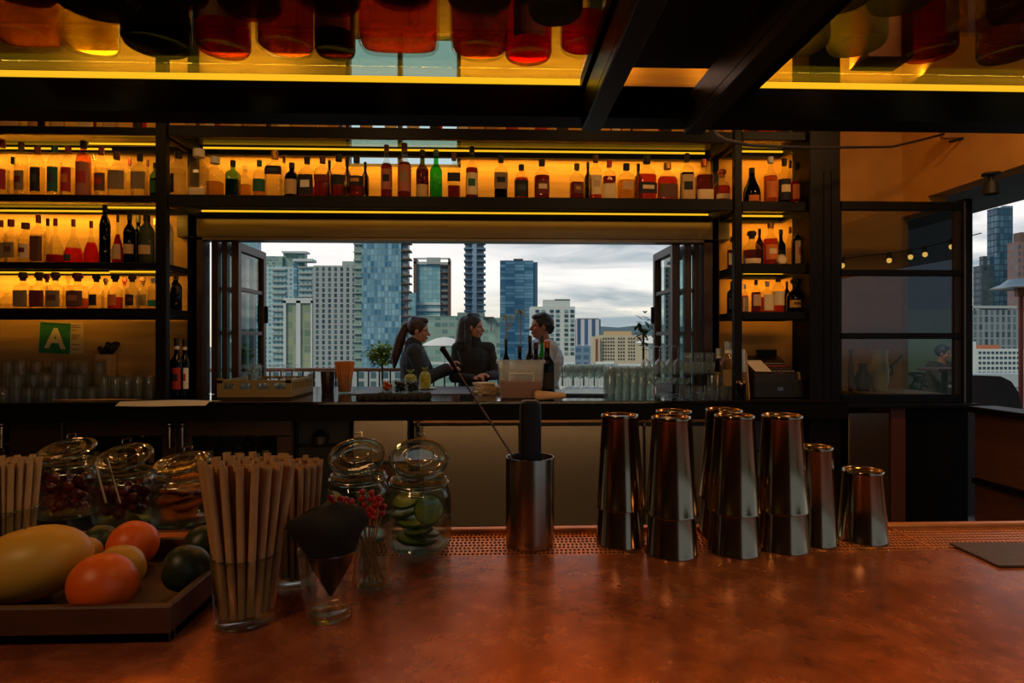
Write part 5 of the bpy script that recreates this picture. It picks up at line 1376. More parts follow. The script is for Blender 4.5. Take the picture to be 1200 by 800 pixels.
# ================================================================ bottle rack hanging over the bar
YR = 1.20
t = thing('overhead_rack', 'black steel bottle rack with glass shelf hanging above the bar', 'rack')
zb0, zb1 = 1.45 + 262 * YR / 700, 1.45 + 302 * YR / 700
XA, XB = -1.75, 1.62
b = MB(); b.box((XA, YR, zb0), (XB, YR + .05, zb1), bev=.002); b.box((XA, YR - .012, zb0 - .001), (XB, YR + .05, zb0 + .004)); obj('front_beam', b, BLACK, t)
XS0, XS1 = at(680, 90, YR).x, at(872, 110, YR).x
def shelfglass(x0, x1):
    b = MB(); b.box((x0, .30, zb1 + .016), (x1, YR + .045, zb1 + .024)); g = obj('glass_shelf', b, SHG, t)
    b = MB(); b.box((x0, YR + .002, zb1 + .002), (x1, YR + .012, zb1 + .013)); obj('light_strip', b, LED, g, label='glowing warm strip light')
    b = MB(); b.box((x0, YR + .012, zb1 + .0), (x1, YR + .03, zb1 + .016)); obj('strip_channel', b, pm('strip_channel_alloy', (196, 150, 60), .4), g)
    STRIPS.append((x0, x1, YR - .03, zb1 + .027, 9.0, 180 - 12))
shelfglass(XA, XS0); shelfglass(XS1, XB)
for px0, px1, py in ((682, 704, 153), (802, 824, 157)):
    x0, x1 = at(px0, py, 1.22).x, at(px1, py, 1.22).x; zc = at(px0, py, 1.22).z
    b = MB(); b.box((x0, -.25, zc), (x1, 1.225, zb0 - .0005), bev=.002); b.box((x0, -.25, zb0 - .0005), (x0 + .006, YR - .013, zb0 + .05)); b.box((x1 - .006, -.25, zb0 - .0005), (x1, YR - .013, zb0 + .05))
    obj('cross_channel', b, pm('grey_steel_channel', (66, 64, 60), .35, .5), t)
for x in (XA + .02, XS0 + .02, XS1 - .04, XB - .05):
    b = MB(); b.box((x, YR + .006, zb1), (x + .03, YR + .036, HC - .001)); obj('hanger', b, BLACK, t)
for x in (XA + .02, XS0, XS1, XB - .05):
    b = MB(); b.box((x, .30, zb1 - .008), (x + .025, YR, zb1 + .0155)); obj('side_bearer', b, BLACK, t)
zg = zb1 + .0245
# dark equipment box between the two channels
t2 = thing('ceiling_box', 'matt black equipment box mounted between the two rack channels', 'box')
x0, x1 = XS0 + .06, XS1 - .05
b = MB(); b.box((x0, .62, zb1 + .03), (x1, YR - .01, zb1 + .16), bev=.004); obj('box_body', b, BLACKM, t2)
b = MB(); b.box((x0 + .12, .80, zb1 + .16), (x1 - .02, .86, HC - .001)); obj('mount_panel', b, pm('brown_board', (70, 52, 34), .7), t2)
b = MB(); b.sphere((x0 + .17, .90, zb1 + .026), .006, 10, 6); obj('indicator', b, pm('green_lens', (40, 120, 96), .3), t2)
# big bottles on the left glass
def rackb(label, px, Y, w, h, kind, g, lq, fill, lab, emb=None, lz=(.1, .42), rz=0.0, lw=58, cap='k'):
    p = at(px, 60, Y); bottle('liquor_bottle', label, (p.x, Y, zg), w, h, kind, g, lq, fill, cap, lab, emb, lz, 'bottles on the overhead rack', 28, rz, lw=lw)
RIB = glass('ribbed', (220, 200, 120))
rackb('square dark amber bottle at the far end of the overhead rack', 22, 1.10, .112, .34, 'square', 'c', 't', .6, None)
rackb('clear fluted bottle next to the square dark one on overhead rack', 104, 1.13, .098, .34, 'round', 'c', 'y', .5, None)
rackb('broad dark green bottle on the overhead rack', 184, 1.12, .115, .33, 'round', 'dg', 'k', .6, None)
rackb('red-brown bottle on the overhead rack above the shelf post', 262, 1.13, .095, .33, 'round', 'a', 'd', .6, 'p', None, (.12, .5))
rackb('clear bottle with low amber whiskey on the overhead rack', 335, 1.12, .104, .33, 'round', 'c', 'd', .22, None)
rackb('brown bottle with tan label on the overhead rack', 393, 1.135, .074, .32, 'tall', 'b', 'd', .6, 't', 'br', (.10, .5))
rackb('very wide ridged amber bottle on the overhead rack', 467, 1.11, .150, .35, 'flask', 'c', 'a', .6, None)
rackb('dark amber bottle with a rounded foot on the overhead rack', 562, 1.12, .112, .33, 'squat', 'c', 'd', .6, None)
rackb('red-label bottle on the overhead rack', 619, 1.135, .090, .33, 'round', 'a', 'r', .5, 'x' if 0 else 'r', 'k', (.06, .5), lw=40)
rackb('clear bottle of bright red liqueur beside the channel', 684, 1.10, .088, .33, 'round', 'c', 'r', .16, None)
rackb('black bottle in the second row above the fluted bottle', 112, .985, .125, .33, 'round', 'k', None, 0, None)
rackb('brown serrated-foot bottle in the second row', 292, .985, .100, .33, 'round', 'a', 'd', .5, None)
rackb('dark bottle in the second row above the tan label', 386, .965, .100, .33, 'round', 'a', 'd', .5, None)
rackb('dark red bottle in the second row behind the red label', 651, .985, .090, .33, 'round', 'b', 'r', .6, None)
rackb('brown bottle in the second row above the ridged one', 470, .94, .105, .33, 'round', 'a', 'd', .5, None)
rackb('amber bottle in the second row above the rounded foot', 562, .955, .105, .33, 'round', 'a', 'd', .5, None)
rackb('olive bottle in the second row at the far end', 20, .95, .105, .33, 'round', 'o', 't', .5, None)
rackb('brown bottle in the second row above the green bottle', 205, .95, .100, .33, 'round', 'a', 'd', .5, None)
# right glass: pale crocks and bottles
CROCK = glass('pale_olive_frosted', (200, 190, 130), rough=.3, haze=.55, hazecol=(164, 152, 92))
def crock(label, px, Y, R, h=.26):
    p = at(px, 60, Y); t = thing('stoneware_bottle', label, 'bottle', (p.x, Y, zg), 0, 'pale bottles on the overhead rack'); b = MB()
    b.lathe([(0, .006), (R * .7, .004), (R * .92, 0), (R, .008), (R, h * .6), (R * .8, h * .72), (R * .36, h * .82), (R * .36, h), (0, h)], 28); obj('bottle_body', b, CROCK, t)
    b = MB(); b.lathe([(0, h), (R * .42, h), (R * .42, h + .02), (0, h + .02)], 14); obj('cap', b, CAPC['b'], t)
crock('pale olive bottle nearest the cross channel, rear of the glass', 938, 1.08, .050)
crock('pale olive bottle one further from the channel, beside the orange box', 1004, 1.075, .050)
crock('pale olive bottle in the second row over the channel-side one', 985, .93, .052)
crock('pale olive bottle in the second row nearer the wall', 1058, .93, .052)
t = thing('orange_carton', 'orange-brown carton on the overhead rack between pale and dark bottles', 'carton', (at(1030, 70, 1.12).x + .02, 1.145, zg)); b = MB(); b.box((-.045, -.03, 0), (.045, .03, .24), bev=.002); obj('carton_body', b, pm('orange_carton', (168, 84, 30), .6), t)
b = MB(); b.box((-.046, -.031, .12), (.046, .031, .14)); obj('band', b, pm('carton_band', (92, 40, 20), .6), t)
rackb('dark bottle with tilted-looking foot on the right overhead rack', 1090, 1.10, .090, .33, 'round', 'a', 'd', .5, None)
rackb('ribbed yellowish bottle on the overhead rack near its wall end', 1146, 1.00, .080, .33, 'square', 'c', 'y', .5, None)
rackb('olive bottle at the wall end of the overhead rack', 1180, 1.10, .095, .33, 'round', 'o', 't', .6, None)
rackb('brown bottle in the second row near the wall end', 1150, .88, .095, .33, 'round', 'a', 'd', .5, None)
rackb('olive bottle in the second row at the wall end', 1200, .95, .100, .33, 'round', 'o', 't', .5, None)
# black cable swagged from the rack to the wall, with a clip
YK = 3.2
pts = [at(832, 148, 1.4), at(838, 158, 1.8), at(850, 164, 2.4), at(880, 170, 2.8), at(920, 172, 3.1), at(960, 173, 3.4), at(1000, 172.5, 3.6), at(1045, 172, 3.75), at(1075, 165, 3.85), at(1106, 157, 3.9)]
b = MB(); b.tube(pts, .008, 8); o = obj('black_cable', b, BLACKM); tag(o, 'black cable swagged from the overhead rack across to the ochre wall', 'cable')
t = thing('cable_bracket', 'small dark bracket with black bar on the ochre wall', 'bracket', at(1130, 156, XC and 3.9))
p = at(1132, 157, 3.9)
t.location = p
b = MB(); b.box((-.06, -.01, -.02), (.09, .30, .03)); 
b = MB(); a0, a1 = at(1105, 156, 3.9) - p, at(1143, 152, 3.9) - p
b.box((a0.x, 0, a0.z - .03), (a1.x, .03, a1.z + .03), bev=.003); obj('plate', b, pm('tan_plate', (140, 96, 44), .7), t)
b = MB(); b.cyl(at(1113, 166, 3.88) - p, at(1143, 158, 3.88) - p, .010, seg=8); obj('bar', b, BLACKM, t)
# ================================================================ folding sashes, terrace, city
w1 = thing('window_1', 'x', 'window'); del w1['category']; del w1['label']; w1['kind'] = 'structure'
ZS0, ZS1 = CT + .002, ZH - .020
b = MB(); b.box((XL - .02, 4.40, CT + .001), (at(240, 300, 4.44).x, 4.52, ZH)); obj('window_jamb', b, FRAMEW, w1)
b = MB(); b.box((at(823, 300, 4.44).x, 4.40, CT + .001), (XR + .02, 4.52, ZH)); obj('window_jamb', b, FRAMEW, w1)
def sash(px_face, px_out, side, ya=4.475, yb=5.02):
    """a folded casement standing square to the wall; px_face: side seen from inside"""
    xa, xb = at(px_face, 300, ya).x, at(px_out, 300, ya).x
    x0, x1 = min(xa, xb), max(xa, xb); st = .055
    b = MB()
    b.box((x0, ya, ZS0), (x1, ya + st, ZS1), bev=.003); b.box((x0, yb - st, ZS0), (x1, yb, ZS1), bev=.003)
    b.box((x0, ya + st, ZS0), (x1, yb - st, ZS0 + .06)); b.box((x0, ya + st, ZS1 - .06), (x1, yb - st, ZS1))
    for z in (1.845, 1.515): b.box((x0 + .008, ya + st, z - .014), (x1 - .008, yb - st, z + .014))
    f = obj('window_sash', b, FRAMEW, w1)
    xm = (x0 + x1) / 2
    for z0, z1 in ((ZS0 + .06, 1.501), (1.529, 1.831), (1.859, ZS1 - .06)):
        b = MB(); b.box((xm - .003, ya + st, z0), (xm + .003, yb - st, z1)); obj('pane', b, WINGLASS, f)
    return f, x0, x1
f, x0, x1 = sash(279.5, 271, 1)
b = MB(); b.box((x1 + .001, 4.985, 1.60), (x1 + .022, 5.01, 1.74), bev=.004); obj('sash_handle', b, BLACK, f)
for a, c in ((266, 259.5), (255.5, 247.5)): sash(a, c, 1)
f, x0, x1 = sash(788, 797, -1)
b = MB(); b.box((x0 - .022, 4.985, 1.60), (x0 - .001, 5.01, 1.74), bev=.004); obj('sash_handle', b, BLACK, f)
for a, c in ((802.5, 810.5), (813.5, 819.5)): sash(a, c, -1)
# terrace rail
t = thing('terrace_railing', 'dark terrace railing with wooden top rail behind the guests', 'railing', (0, 6.85, -.02))
b = MB(); b.box((-4.2, -.06, 1.13), (3.4, .06, 1.17), bev=.008); obj('top_rail', b, pm('rail_timber', (150, 104, 78), .55, var=(128, 86, 64), scale=4, stretch=(.5, 6, 6)), t)
for i in range(61):
    x = -4.1 + i * .123; b = MB(); b.cyl((x, 0, 0), (x, 0, 1.13), .009, seg=6)
    obj('baluster', b, BLACK, t)
b = MB(); b.box((-4.2, -.02, .08), (3.4, .02, .12)); obj('bottom_rail', b, BLACK, t)
# city ---------------------------------------------------------------
GZ = -46.0
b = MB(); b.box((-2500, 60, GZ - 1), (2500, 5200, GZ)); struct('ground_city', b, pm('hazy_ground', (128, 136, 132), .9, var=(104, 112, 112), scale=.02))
def blk(b, px0, px1, yt, yb, D, dep): a, c = at(px0, yt, D), at(px1, yt, D); zb = GZ if yb is None else at(px0, yb, D).z; b.box((a.x, D, zb), (c.x, D + dep * .3, a.z)); return a.x, c.x, zb, a.z
def tower(name, label, cat, parts, group=None):
    t = thing(name, label, cat, (0, 0, 0))
    first = True
    for nm, spec, mat in parts:
        b = MB()
        for s in (spec if isinstance(spec, list) else [spec]): blk(b, *s)
        o = obj(nm, b, mat, t, smooth=False)
    return t
def slabs(t, nm, px0, px1, y0, y1, D, dep, fh, th, mat, pad=0.0):
    b = MB(); a, c = at(px0, y0, D), at(px1, y0, D); z = at(px0, y1, D).z
    while z < a.z:
        b.box((a.x - pad, D, z), (c.x + pad, D + dep, z + th)); z += fh
    return obj(nm, b, mat, t, smooth=False)
F_BAL = facade('facade_pale_balcony', (186, 212, 216), (84, 146, 172), (150, 204, 214), 2.2, 2.4, .62, .62)
F_GLASSB = facade('facade_blue_glass', (116, 150, 164), (58, 122, 158), (150, 200, 220), 1.45, 2.5, .80, .86, .12)
F_CONC = facade('facade_grey_concrete', (172, 182, 182), (40, 66, 84), (84, 116, 122), 3.0, 2.6, .46, .74)
F_TEAL = facade('facade_teal_glass', (110, 150, 160), (126, 182, 196), (160, 206, 216), 2.6, 2.6, .92, .90, .15)
F_DBLUE = facade('facade_deep_blue', (66, 112, 140), (48, 116, 156), (140, 196, 220), 5.2, 1.7, .97, .84, .12)
F_SLIM = facade('facade_slim', (150, 164, 170), (66, 92, 108), (112, 142, 152), 2.6, 3.1, .8, .6)
F_STRIPE = facade('facade_stripe', (204, 212, 220), (58, 84, 118), (86, 116, 150), 3.2, 40, .5, .995)
F_STRIPE2 = facade('facade_base_blue', (120, 150, 172), (70, 104, 134), (98, 134, 160), 3.4, 3.2, .7, .6)
F_BEIGE = facade('facade_beige', (206, 196, 168), (206, 196, 168), (200, 190, 162), 5, 5, .2, .2)
F_LOWG = facade('facade_low_green', (146, 172, 164), (88, 128, 128), (156, 190, 178), 1.7, 1.7, .84, .62)
F_POD = facade('facade_green_pod', (150, 168, 150), (110, 138, 120), (172, 186, 150), 5.2, 4.0, .9, .82)
PALE = pm('pale_render', (196, 206, 204), .8); WHT = pm('white_render', (208, 220, 220), .8); CRTE = pm('slab_grey', (170, 180, 180), .8); DARKG = pm('dark_window_glass', (54, 84, 98), .15)
BROWNF = pm('brown_frame', (106, 84, 76), .7); STEELB = pm('blue_slab', (110, 140, 160), .6)
# 1 pale balcony tower
t = tower('apartment_tower', 'pale blue balcony tower with a glass crown seen beside the open sash', 'building', [
    ('tower_body', [(300, 366, 312, None, 320, 26)], F_BAL), ('crown', [(300, 331, 300, 312, 322, 20), (332, 357, 295, 312, 324, 16)], F_LOWG),
    ('roof_slab', [(330, 359, 294, 296, 321, 22), (343, 366, 303, 306, 318, 26)], WHT), ('blue_fin', [(344, 348, 306, 348, 319.2, 2)], F_DBLUE)])
slabs(t, 'balcony_slabs', 349, 366, 310, 348, 318.5, 2, 3.1, .7, CRTE)
slabs(t, 'balcony_slabs', 318, 334, 312, 420, 318.5, 2, 3.1, .7, CRTE)
t = tower('podium_block', 'white framed podium with green-tinted glass below the pale balcony tower', 'building', [
    ('frame', [(332, 335, 352, None, 300, 4), (347, 352, 352, None, 300, 4), (332, 366, 349, 355, 300, 4), (364, 366, 352, None, 300, 4)], WHT), ('glazing', [(335, 347, 355, None, 301, 14), (352, 364, 355, None, 301, 14)], F_POD)])
# sash-side tower beyond the folded window
tower('apartment_tower', 'light blue glass tower seen through the open sash panes', 'building', [('tower_body', [(258, 300, 262, None, 400, 30)], F_TEAL), ('dark_annex', [(296, 309, 346, None, 398, 20)], F_GLASSB)])
# 2 grey concrete
tower('apartment_tower', 'grey concrete tower with columns of dark windows', 'building', [('tower_body', [(367, 418, 311, None, 300, 26)], F_CONC), ('roof_house', [(401, 418, 306, 311, 304, 18)], CRTE)])
# 3 tall blue glass tower
t = tower('glass_tower', 'tallest blue glass tower rising out of sight, with balconies on one edge', 'building', [
    ('tower_body', [(424, 470, 200, None, 250, 24)], F_GLASSB), ('side_bay', [(415, 424, 200, None, 252, 20)], F_LOWG), ('balcony_core', [(470, 478, 200, None, 251, 18)], F_SLIM)])
slabs(t, 'balcony_slabs', 470, 481, 240, 400, 249, 6, 3.4, .55, BROWNF)
slabs(t, 'balcony_slabs', 414, 424, 270, 420, 251, 2, 3.4, .45, CRTE)
tower('apartment_tower', 'narrow pale teal block peeping out beside the tallest glass tower', 'building', [('tower_body', [(478, 487, 343, None, 330, 20)], F_TEAL)])
# 4 teal glass with brown frame
t = tower('office_tower', 'teal glass tower with a brown frame and open roof pergola', 'building', [
    ('tower_body', [(488, 516, 309, None, 340, 28)], F_TEAL), ('side_frame', [(484.5, 488.5, 303, None, 338, 28), (525, 527.5, 303, None, 338, 28)], BROWNF), ('roof_frame', [(484.5, 500, 302, 303.5, 338, 3), (484.5, 500, 306.5, 308.5, 338, 3), (500, 516, 301.5, 309, 338, 6), (516, 527.5, 302, 303.5, 338, 3), (516, 527.5, 307, 310, 338, 3)], CRTE), ('balcony_bay', [(516, 525, 310, None, 341, 22)], F_SLIM)])
slabs(t, 'balcony_slabs', 516, 525.5, 310, 372, 339, 3, 3.6, .5, BROWNF)
slabs(t, 'pale_bands', 488, 516, 354, 372, 339, 2, 3.6, 1.4, WHT)
# 5 slim tower
t = tower('apartment_tower', 'slim balcony tower rising out of sight between teal and blue towers', 'building', [('tower_body', [(545, 567, 200, None, 300, 18)], F_SLIM), ('pale_spine', [(553, 558.5, 200, None, 298.4, 3)], pm('pale_spine', (150, 178, 204), .4))])
slabs(t, 'balcony_slabs', 543.6, 553, 262, 372, 297.4, 8, 3.1, .7, STEELB)
slabs(t, 'balcony_slabs', 558.5, 569, 262, 372, 297.4, 8, 3.1, .7, STEELB)
# 6 blue
tower('office_tower', 'deep blue glass tower with streaky panels and flat roof', 'building', [('tower_body', [(586, 625, 305, None, 330, 24)], F_DBLUE), ('side_return', [(625, 630, 307, None, 331, 24)], pm('steel_blue_side', (74, 116, 140), .4)), ('roof_plant', [(602, 613, 303, 305, 334, 10)], BROWNF)])
# 7 white block with individual windows
t = tower('white_block', 'white block with small square windows and a rooftop house', 'building', [('block_body', [(622, 674, 359, None, 190, 22)], WHT), ('roof_house', [(637, 668, 351, 359, 194, 12), (650, 668, 350, 352, 194, 12)], PALE)])
for r_, y in enumerate((364.5, 370, 375.5, 381, 386.5, 392, 397.5, 403, 408.5, 414)):
    for px in (629.5, 636.5, 646.5, 653.5, 663.5, 670.5):
        b = MB(); a = at(px - 2.1, y - 1.6, 189.9); c = at(px + 2.1, y + 1.6, 189.9); b.box((a.x, 189.75, c.z), (c.x, 190.05, a.z)); obj('window', b, DARKG if (r_ * 7 + int(px)) % 3 else pm('pale_window_glass', (130, 164, 166), .2), t)
# 8 striped
tower('office_block', 'blue office block with thin white vertical stripes', 'building', [('block_body', [(675, 704, 374, 405, 260, 30)], F_STRIPE), ('base_floors', [(675, 704, 405, None, 259, 30)], F_STRIPE2), ('roof_edge', [(677, 702, 373, 374.2, 262, 24)], BROWNF)])
# 9 beige hotel
t = tower('hotel_block', 'beige hotel block with rows of small square windows', 'building', [('block_body', [(702, 760, 392.5, None, 170, 22)], F_BEIGE), ('roof_house', [(710, 740, 388, 392.5, 174, 12)], pm('sand_render', (198, 172, 130), .8)), ('corner_tower', [(694, 703, 394, None, 168, 8)], F_BEIGE), ('brick_strip', [(698, 700.5, 397, 424, 167.8, 1)], pm('brick_red', (140, 84, 66), .8))])
for y in (396.5, 400.5, 404.5, 408.5, 412.5, 416.5, 420.5):
    for px in range(707, 745, 3):
        if px in (722, 734): continue
        b = MB(); a = at(px - .75, y - .9, 169.9); c = at(px + .75, y + .9, 169.9); b.box((a.x, 169.8, c.z), (c.x, 170.05, a.z)); obj('window', b, pm('hotel_window', (52, 62, 66), .2), t)
# 10 low green glass block
t = tower('low_block', 'low pale green glass block stretching behind the three guests', 'building', [('block_body', [(483, 586, 372, None, 150, 24)], F_LOWG), ('roof_screen', [(490, 545, 370, 372, 152, 10), (536, 568, 366, 371, 158, 10)], pm('grey_green_screen', (112, 138, 138), .7)), ('steel_canopy', [(566, 579, 371, 372.2, 148, 6), (575, 576.2, 372, 388, 148, 1)], BROWNF)])
tower('roof_terrace', 'low pale rooftop in front of the green glass block', 'building', [('block_body', [(470, 600, 427, None, 70, 12)], F_LOWG), ('parapet', [(500, 600, 424, 427, 70, .6)], WHT)])
tower('low_block', 'pale low roofs below the hotel and striped block', 'building', [('block_body', [(640, 790, 428, None, 120, 20)], PALE), ('roof_unit', [(700, 720, 424, 428, 122, 6)], WHT), ('roof_unit', [(660, 674, 425, 428, 122, 5)], WHT)])
tower('low_block', 'grey-white low blocks below the concrete tower', 'building', [('block_body', [(300, 480, 436, None, 150, 30)], F_CONC), ('roof_unit', [(360, 384, 432, 436, 155, 8)], CRTE)])
# hills
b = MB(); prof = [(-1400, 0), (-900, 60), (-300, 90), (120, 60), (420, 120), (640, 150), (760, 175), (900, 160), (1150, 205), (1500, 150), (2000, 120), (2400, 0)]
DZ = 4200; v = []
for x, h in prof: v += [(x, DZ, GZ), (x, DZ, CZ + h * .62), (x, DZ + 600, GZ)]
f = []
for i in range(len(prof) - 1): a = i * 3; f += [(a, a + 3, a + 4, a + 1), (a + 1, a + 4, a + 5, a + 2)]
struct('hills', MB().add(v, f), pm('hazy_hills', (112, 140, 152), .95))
# white parasol on the roof below
def parasol(label, px, y, D, R, zb, mat=WHITE):
    c = at(px, y, D); t = thing('parasol', label, 'parasol', (c.x, D, zb)); z = c.z - zb; b = MB()
    b.lathe([(0, z + R * .30), (R * .35, z + R * .25), (R * .7, z + R * .11), (R, z - R * .06), (R * .98, z - R * .08), (R * .68, z + R * .08), (0, z + R * .26)], 16); obj('canopy', b, mat, t)
    b = MB(); b.cyl((0, 0, 0), (0, 0, z + R * .32), R * .02, seg=8); b.lathe([(0, 0), (R * .2, 0), (R * .2, R * .04), (0, R * .04)], 14); obj('pole', b, CRTE, t)
parasol('white parasol on the roof below, between the two women', 521, 403, 45, 1.75, at(500, 427, 70).z)
parasol('white parasol seen through the sash pane behind the flutes', 281, 400.5, 40, 1.0, -2.6)
parasol('white parasol behind the inverted glasses by the leafy plant', 777, 400, 16, .75, -.02)
# palms
def palm(label, px, y, D, R):
    c = at(px, y, D); t = thing('palm_tree', label, 'palm', (c.x, D, GZ)); H = c.z - GZ; b = MB(); b.cyl((0, 0, 0), (0, 0, H), R * .09, R * .07, 8); obj('trunk', b, pm('palm_trunk', (92, 84, 74), .9), t)
    b = MB(); r = random.Random(int(px))
    for i in range(26):
        a = 2 * PI * i / 26 + r.uniform(-.1, .1); e = r.uniform(-.5, .8); pts = []
        for k in range(6): s = k / 5; pts.append((R * s * math.cos(a) * math.cos(e * .6), R * s * math.sin(a) * math.cos(e * .6), H + R * (e * s - .75 * s * s)))
        b.tube(pts, R * .05, 4, taper=lambda q: 1.05 - q)
    obj('fronds', b, pm('palm_frond', (108, 104, 66), .8), t)
palm('palm tree in front of the deep blue tower, nearer the man', 610, 365, 130, 2.2)
palm('smaller palm tree before the deep blue tower, further from the man', 593, 370, 140, 1.9)
# yellow-green bush at the railing and leafy plant by the right sash
def bush(name, label, c, n, R, sc3, mat, L, seed, zb, pot=True, trunk=True):
    t = thing(name, label, 'plant', (c.x, c.y, zb)); r = random.Random(seed); z = c.z - zb
    if trunk: b = MB(); b.cyl((0, 0, .0), (0, 0, z), .018, .010, 8); obj('stem', b, pm('plant_stem', (84, 70, 44), .8), t)
    me = leafm(L, L * .5, 'leaf'); b = MB()
    for i in range(n):
        d = Vector((r.gauss(0, 1), r.gauss(0, 1), r.gauss(0, 1))).normalized() * R * r.uniform(.3, 1); M = Matrix.Translation((d.x * sc3[0], d.y * sc3[1], z + d.z * sc3[2])) @ Matrix.Rotation(r.uniform(0, 6.3), 4, 'Z') @ Matrix.Rotation(r.uniform(-.9, .6), 4, 'X')
        b.add([v.co for v in me.vertices], [tuple(p.vertices) for p in me.polygons], M)
    obj('foliage', b, mat, t, kind='stuff')
    if pot: b = MB(); b.lathe([(0, 0), (.14, 0), (.18, .3), (.165, .3), (.15, .26), (0, .26)], 20); obj('pot', b, pm('grey_pot', (92, 88, 82), .8), t)
bush('potted_tree', 'yellow-green potted tree by the railing next to the ponytailed woman', at(448, 415, 6.3), 520, .17, (1, .8, .75), pm('lime_leaf', (176, 200, 54), .6, var=(104, 140, 34), scale=9), .055, 3, -.02)
bush('leafy_plant', 'leafy green plant standing outside against the sash by the till side', at(754, 386, 5.45), 34, .17, (.62, .6, 1.15), pm('broad_leaf', (66, 96, 40), .5, var=(44, 70, 30), scale=9), .085, 5, -.02)
bush('leafy_plant', 'leafy twigs outside the sash by the folded-crate side', at(288, 370, 5.7), 16, .16, (.35, .6, 1.2), pm('broad_leaf', (66, 96, 40), .5), .085, 6, -.02)
# notice stuck on the sash
b = MB(); a = at(293, 322, 5.2); b.box((a.x - .07, 5.3, a.z - .13), (a.x + .10, 5.302, a.z + .12)); 
t = thing('yellow_notice', 'yellow notice board outside seen through the sash pane', 'notice', (a.x, 5.3, -.02))
b = MB(); z = a.z + .02; b.box((-.075, -.004, z - .14), (.10, .004, z + .12), bev=.002); obj('board', b, pm('yellow_board', (232, 170, 24), .6), t)
b = MB(); b.cyl((0, .012, 0), (0, .012, z), .010, seg=8); b.lathe([(0, 0), (.12, 0), (.12, .015), (0, .015)], 16); obj('stand', b, BLACK, t)
b = MB()
for i in range(5): b.box((-.06, -.0052, z + .085 - i * .045), (.085 - (i % 2) * .03, -.004, z + .097 - i * .045))
obj('ruled_lines', b, pm('amber_line', (176, 116, 14), .7), t)

# right-hand opening: city, heater, booth back ------------------------
t = tower('office_tower', 'dark blue tower seen through the right-side opening, stepped at one shoulder', 'building', [('tower_body', [(1168, 1187, 243, None, 300, 20)], facade('facade_dark_tower', (42, 74, 96), (34, 74, 104), (84, 128, 150), 2.2, 3.2, .8, .8)), ('shoulder', [(1150, 1168, 311, None, 302, 18), (1152, 1157, 300, 311, 304, 8)], facade('facade_dark_shoulder', (66, 84, 96), (46, 70, 86), (84, 108, 118), 3, 3.2, .7, .6)), ('roof_fin', [(1176, 1187, 241, 243, 302, 6)], STEELB)])
tower('office_tower', 'brown-grey tower at the very edge of the right-side opening', 'building', [('tower_body', [(1193, 1240, 283, None, 280, 20)], facade('facade_brown', (132, 108, 104), (86, 84, 92), (110, 104, 108), 3, 3.3, .7, .6)), ('roof_step', [(1196, 1240, 272, 283, 284, 14)], BROWNF)])
tower('apartment_block', 'grey-blue apartment block with a flat roof deck below the dark tower', 'building', [('block_body', [(1130, 1215, 363, None, 240, 24)], facade('facade_grid', (136, 150, 156), (52, 72, 84), (104, 124, 130), 2.4, 3.1, .56, .8)), ('roof_deck', [(1140, 1192, 358, 361, 246, 16), (1150, 1180, 361, 363, 250, 10)], CRTE)])
t = tower('white_block', 'low white block with rows of openings behind the patio heater', 'building', [('block_body', [(1143, 1215, 409, None, 150, 16)], WHT), ('side_block', [(1128, 1144, 400, None, 140, 14)], WHT), ('red_roof', [(1150, 1172, 404, 409, 153, 10)], pm('terracotta', (176, 108, 78), .8))])
for y in (413, 419, 425, 431, 437):
    for px in range(1147, 1196, 5):
        b = MB(); a = at(px, y - 1.4, 149.9); c = at(px + 2.8, y + 1.4, 149.9); b.box((a.x, 149.8, c.z), (c.x, 150.05, a.z)); obj('window', b, DARKG, t)
tower('low_block', 'pale blue-grey low roofs behind the booth', 'building', [('block_body', [(1130, 1230, 438, None, 110, 14)], pm('blue_grey_roof', (168, 184, 190), .8))])
c = at(1194, 336, 5.4); t = thing('patio_heater', 'mushroom patio heater with red-brown pole outside the right opening', 'heater', (c.x + .02, 5.4, -.02)); z = c.z + .02
b = MB(); b.lathe([(0, z + .075), (.10, z + .07), (.16, z + .02), (.235, z - .01), (.235, z - .02), (.12, z + .0), (.05, z - .01), (0, z - .01)], 32); obj('reflector_hood', b, pm('dull_hood', (150, 160, 164), .35, .8), t)
b = MB(); b.lathe([(0, z - .09), (.045, z - .09), (.05, z - .015), (0, z - .015)], 18); obj('burner', b, pm('burner_steel', (120, 90, 76), .4, .8), t)
b = MB(); b.cyl((0, 0, .4), (0, 0, z - .09), .020, seg=14); obj('pole', b, pm('rust_pole', (140, 60, 46), .5), t)
b = MB(); b.lathe([(0, 0), (.22, 0), (.22, .03), (.16, .06), (.15, .4), (.03, .42), (0, .42)], 24); obj('base', b, BLACK, t)
c0, c1 = at(1128, 440, 4.9), at(1197, 472, 4.9)
t = thing('booth_back', 'dark curved booth back showing above the half wall', 'booth', ((c0.x + c1.x) / 2, 4.95, -.02)); hx = (c1.x - c0.x) / 2; zt = at(1150, 440, 4.9).z + .02
poly = [(-hx, .0), (hx, .0), (hx, zt - .24), (hx * .9, zt - .14), (hx * .66, zt - .05), (hx * .3, zt - .006), (-.1, zt), (-hx, zt)]
b = MB(); b.prism(poly, -.05, .05, Matrix.Rotation(PI / 2, 4, 'X')); obj('backrest', b, pm('dark_booth', (52, 48, 44), .7, var=(44, 40, 38), scale=8), t)
b = MB(); b.box((-hx, .05, 0), (hx, .5, .45), bev=.02); obj('seat', b, pm('dark_booth', (52, 48, 44), .7), t)
c = at(1143, 435, 5.3); t = thing('side_table', 'small red-brown table top beyond the booth back', 'table', (c.x + .1, 5.80, -.02)); z = c.z + .03
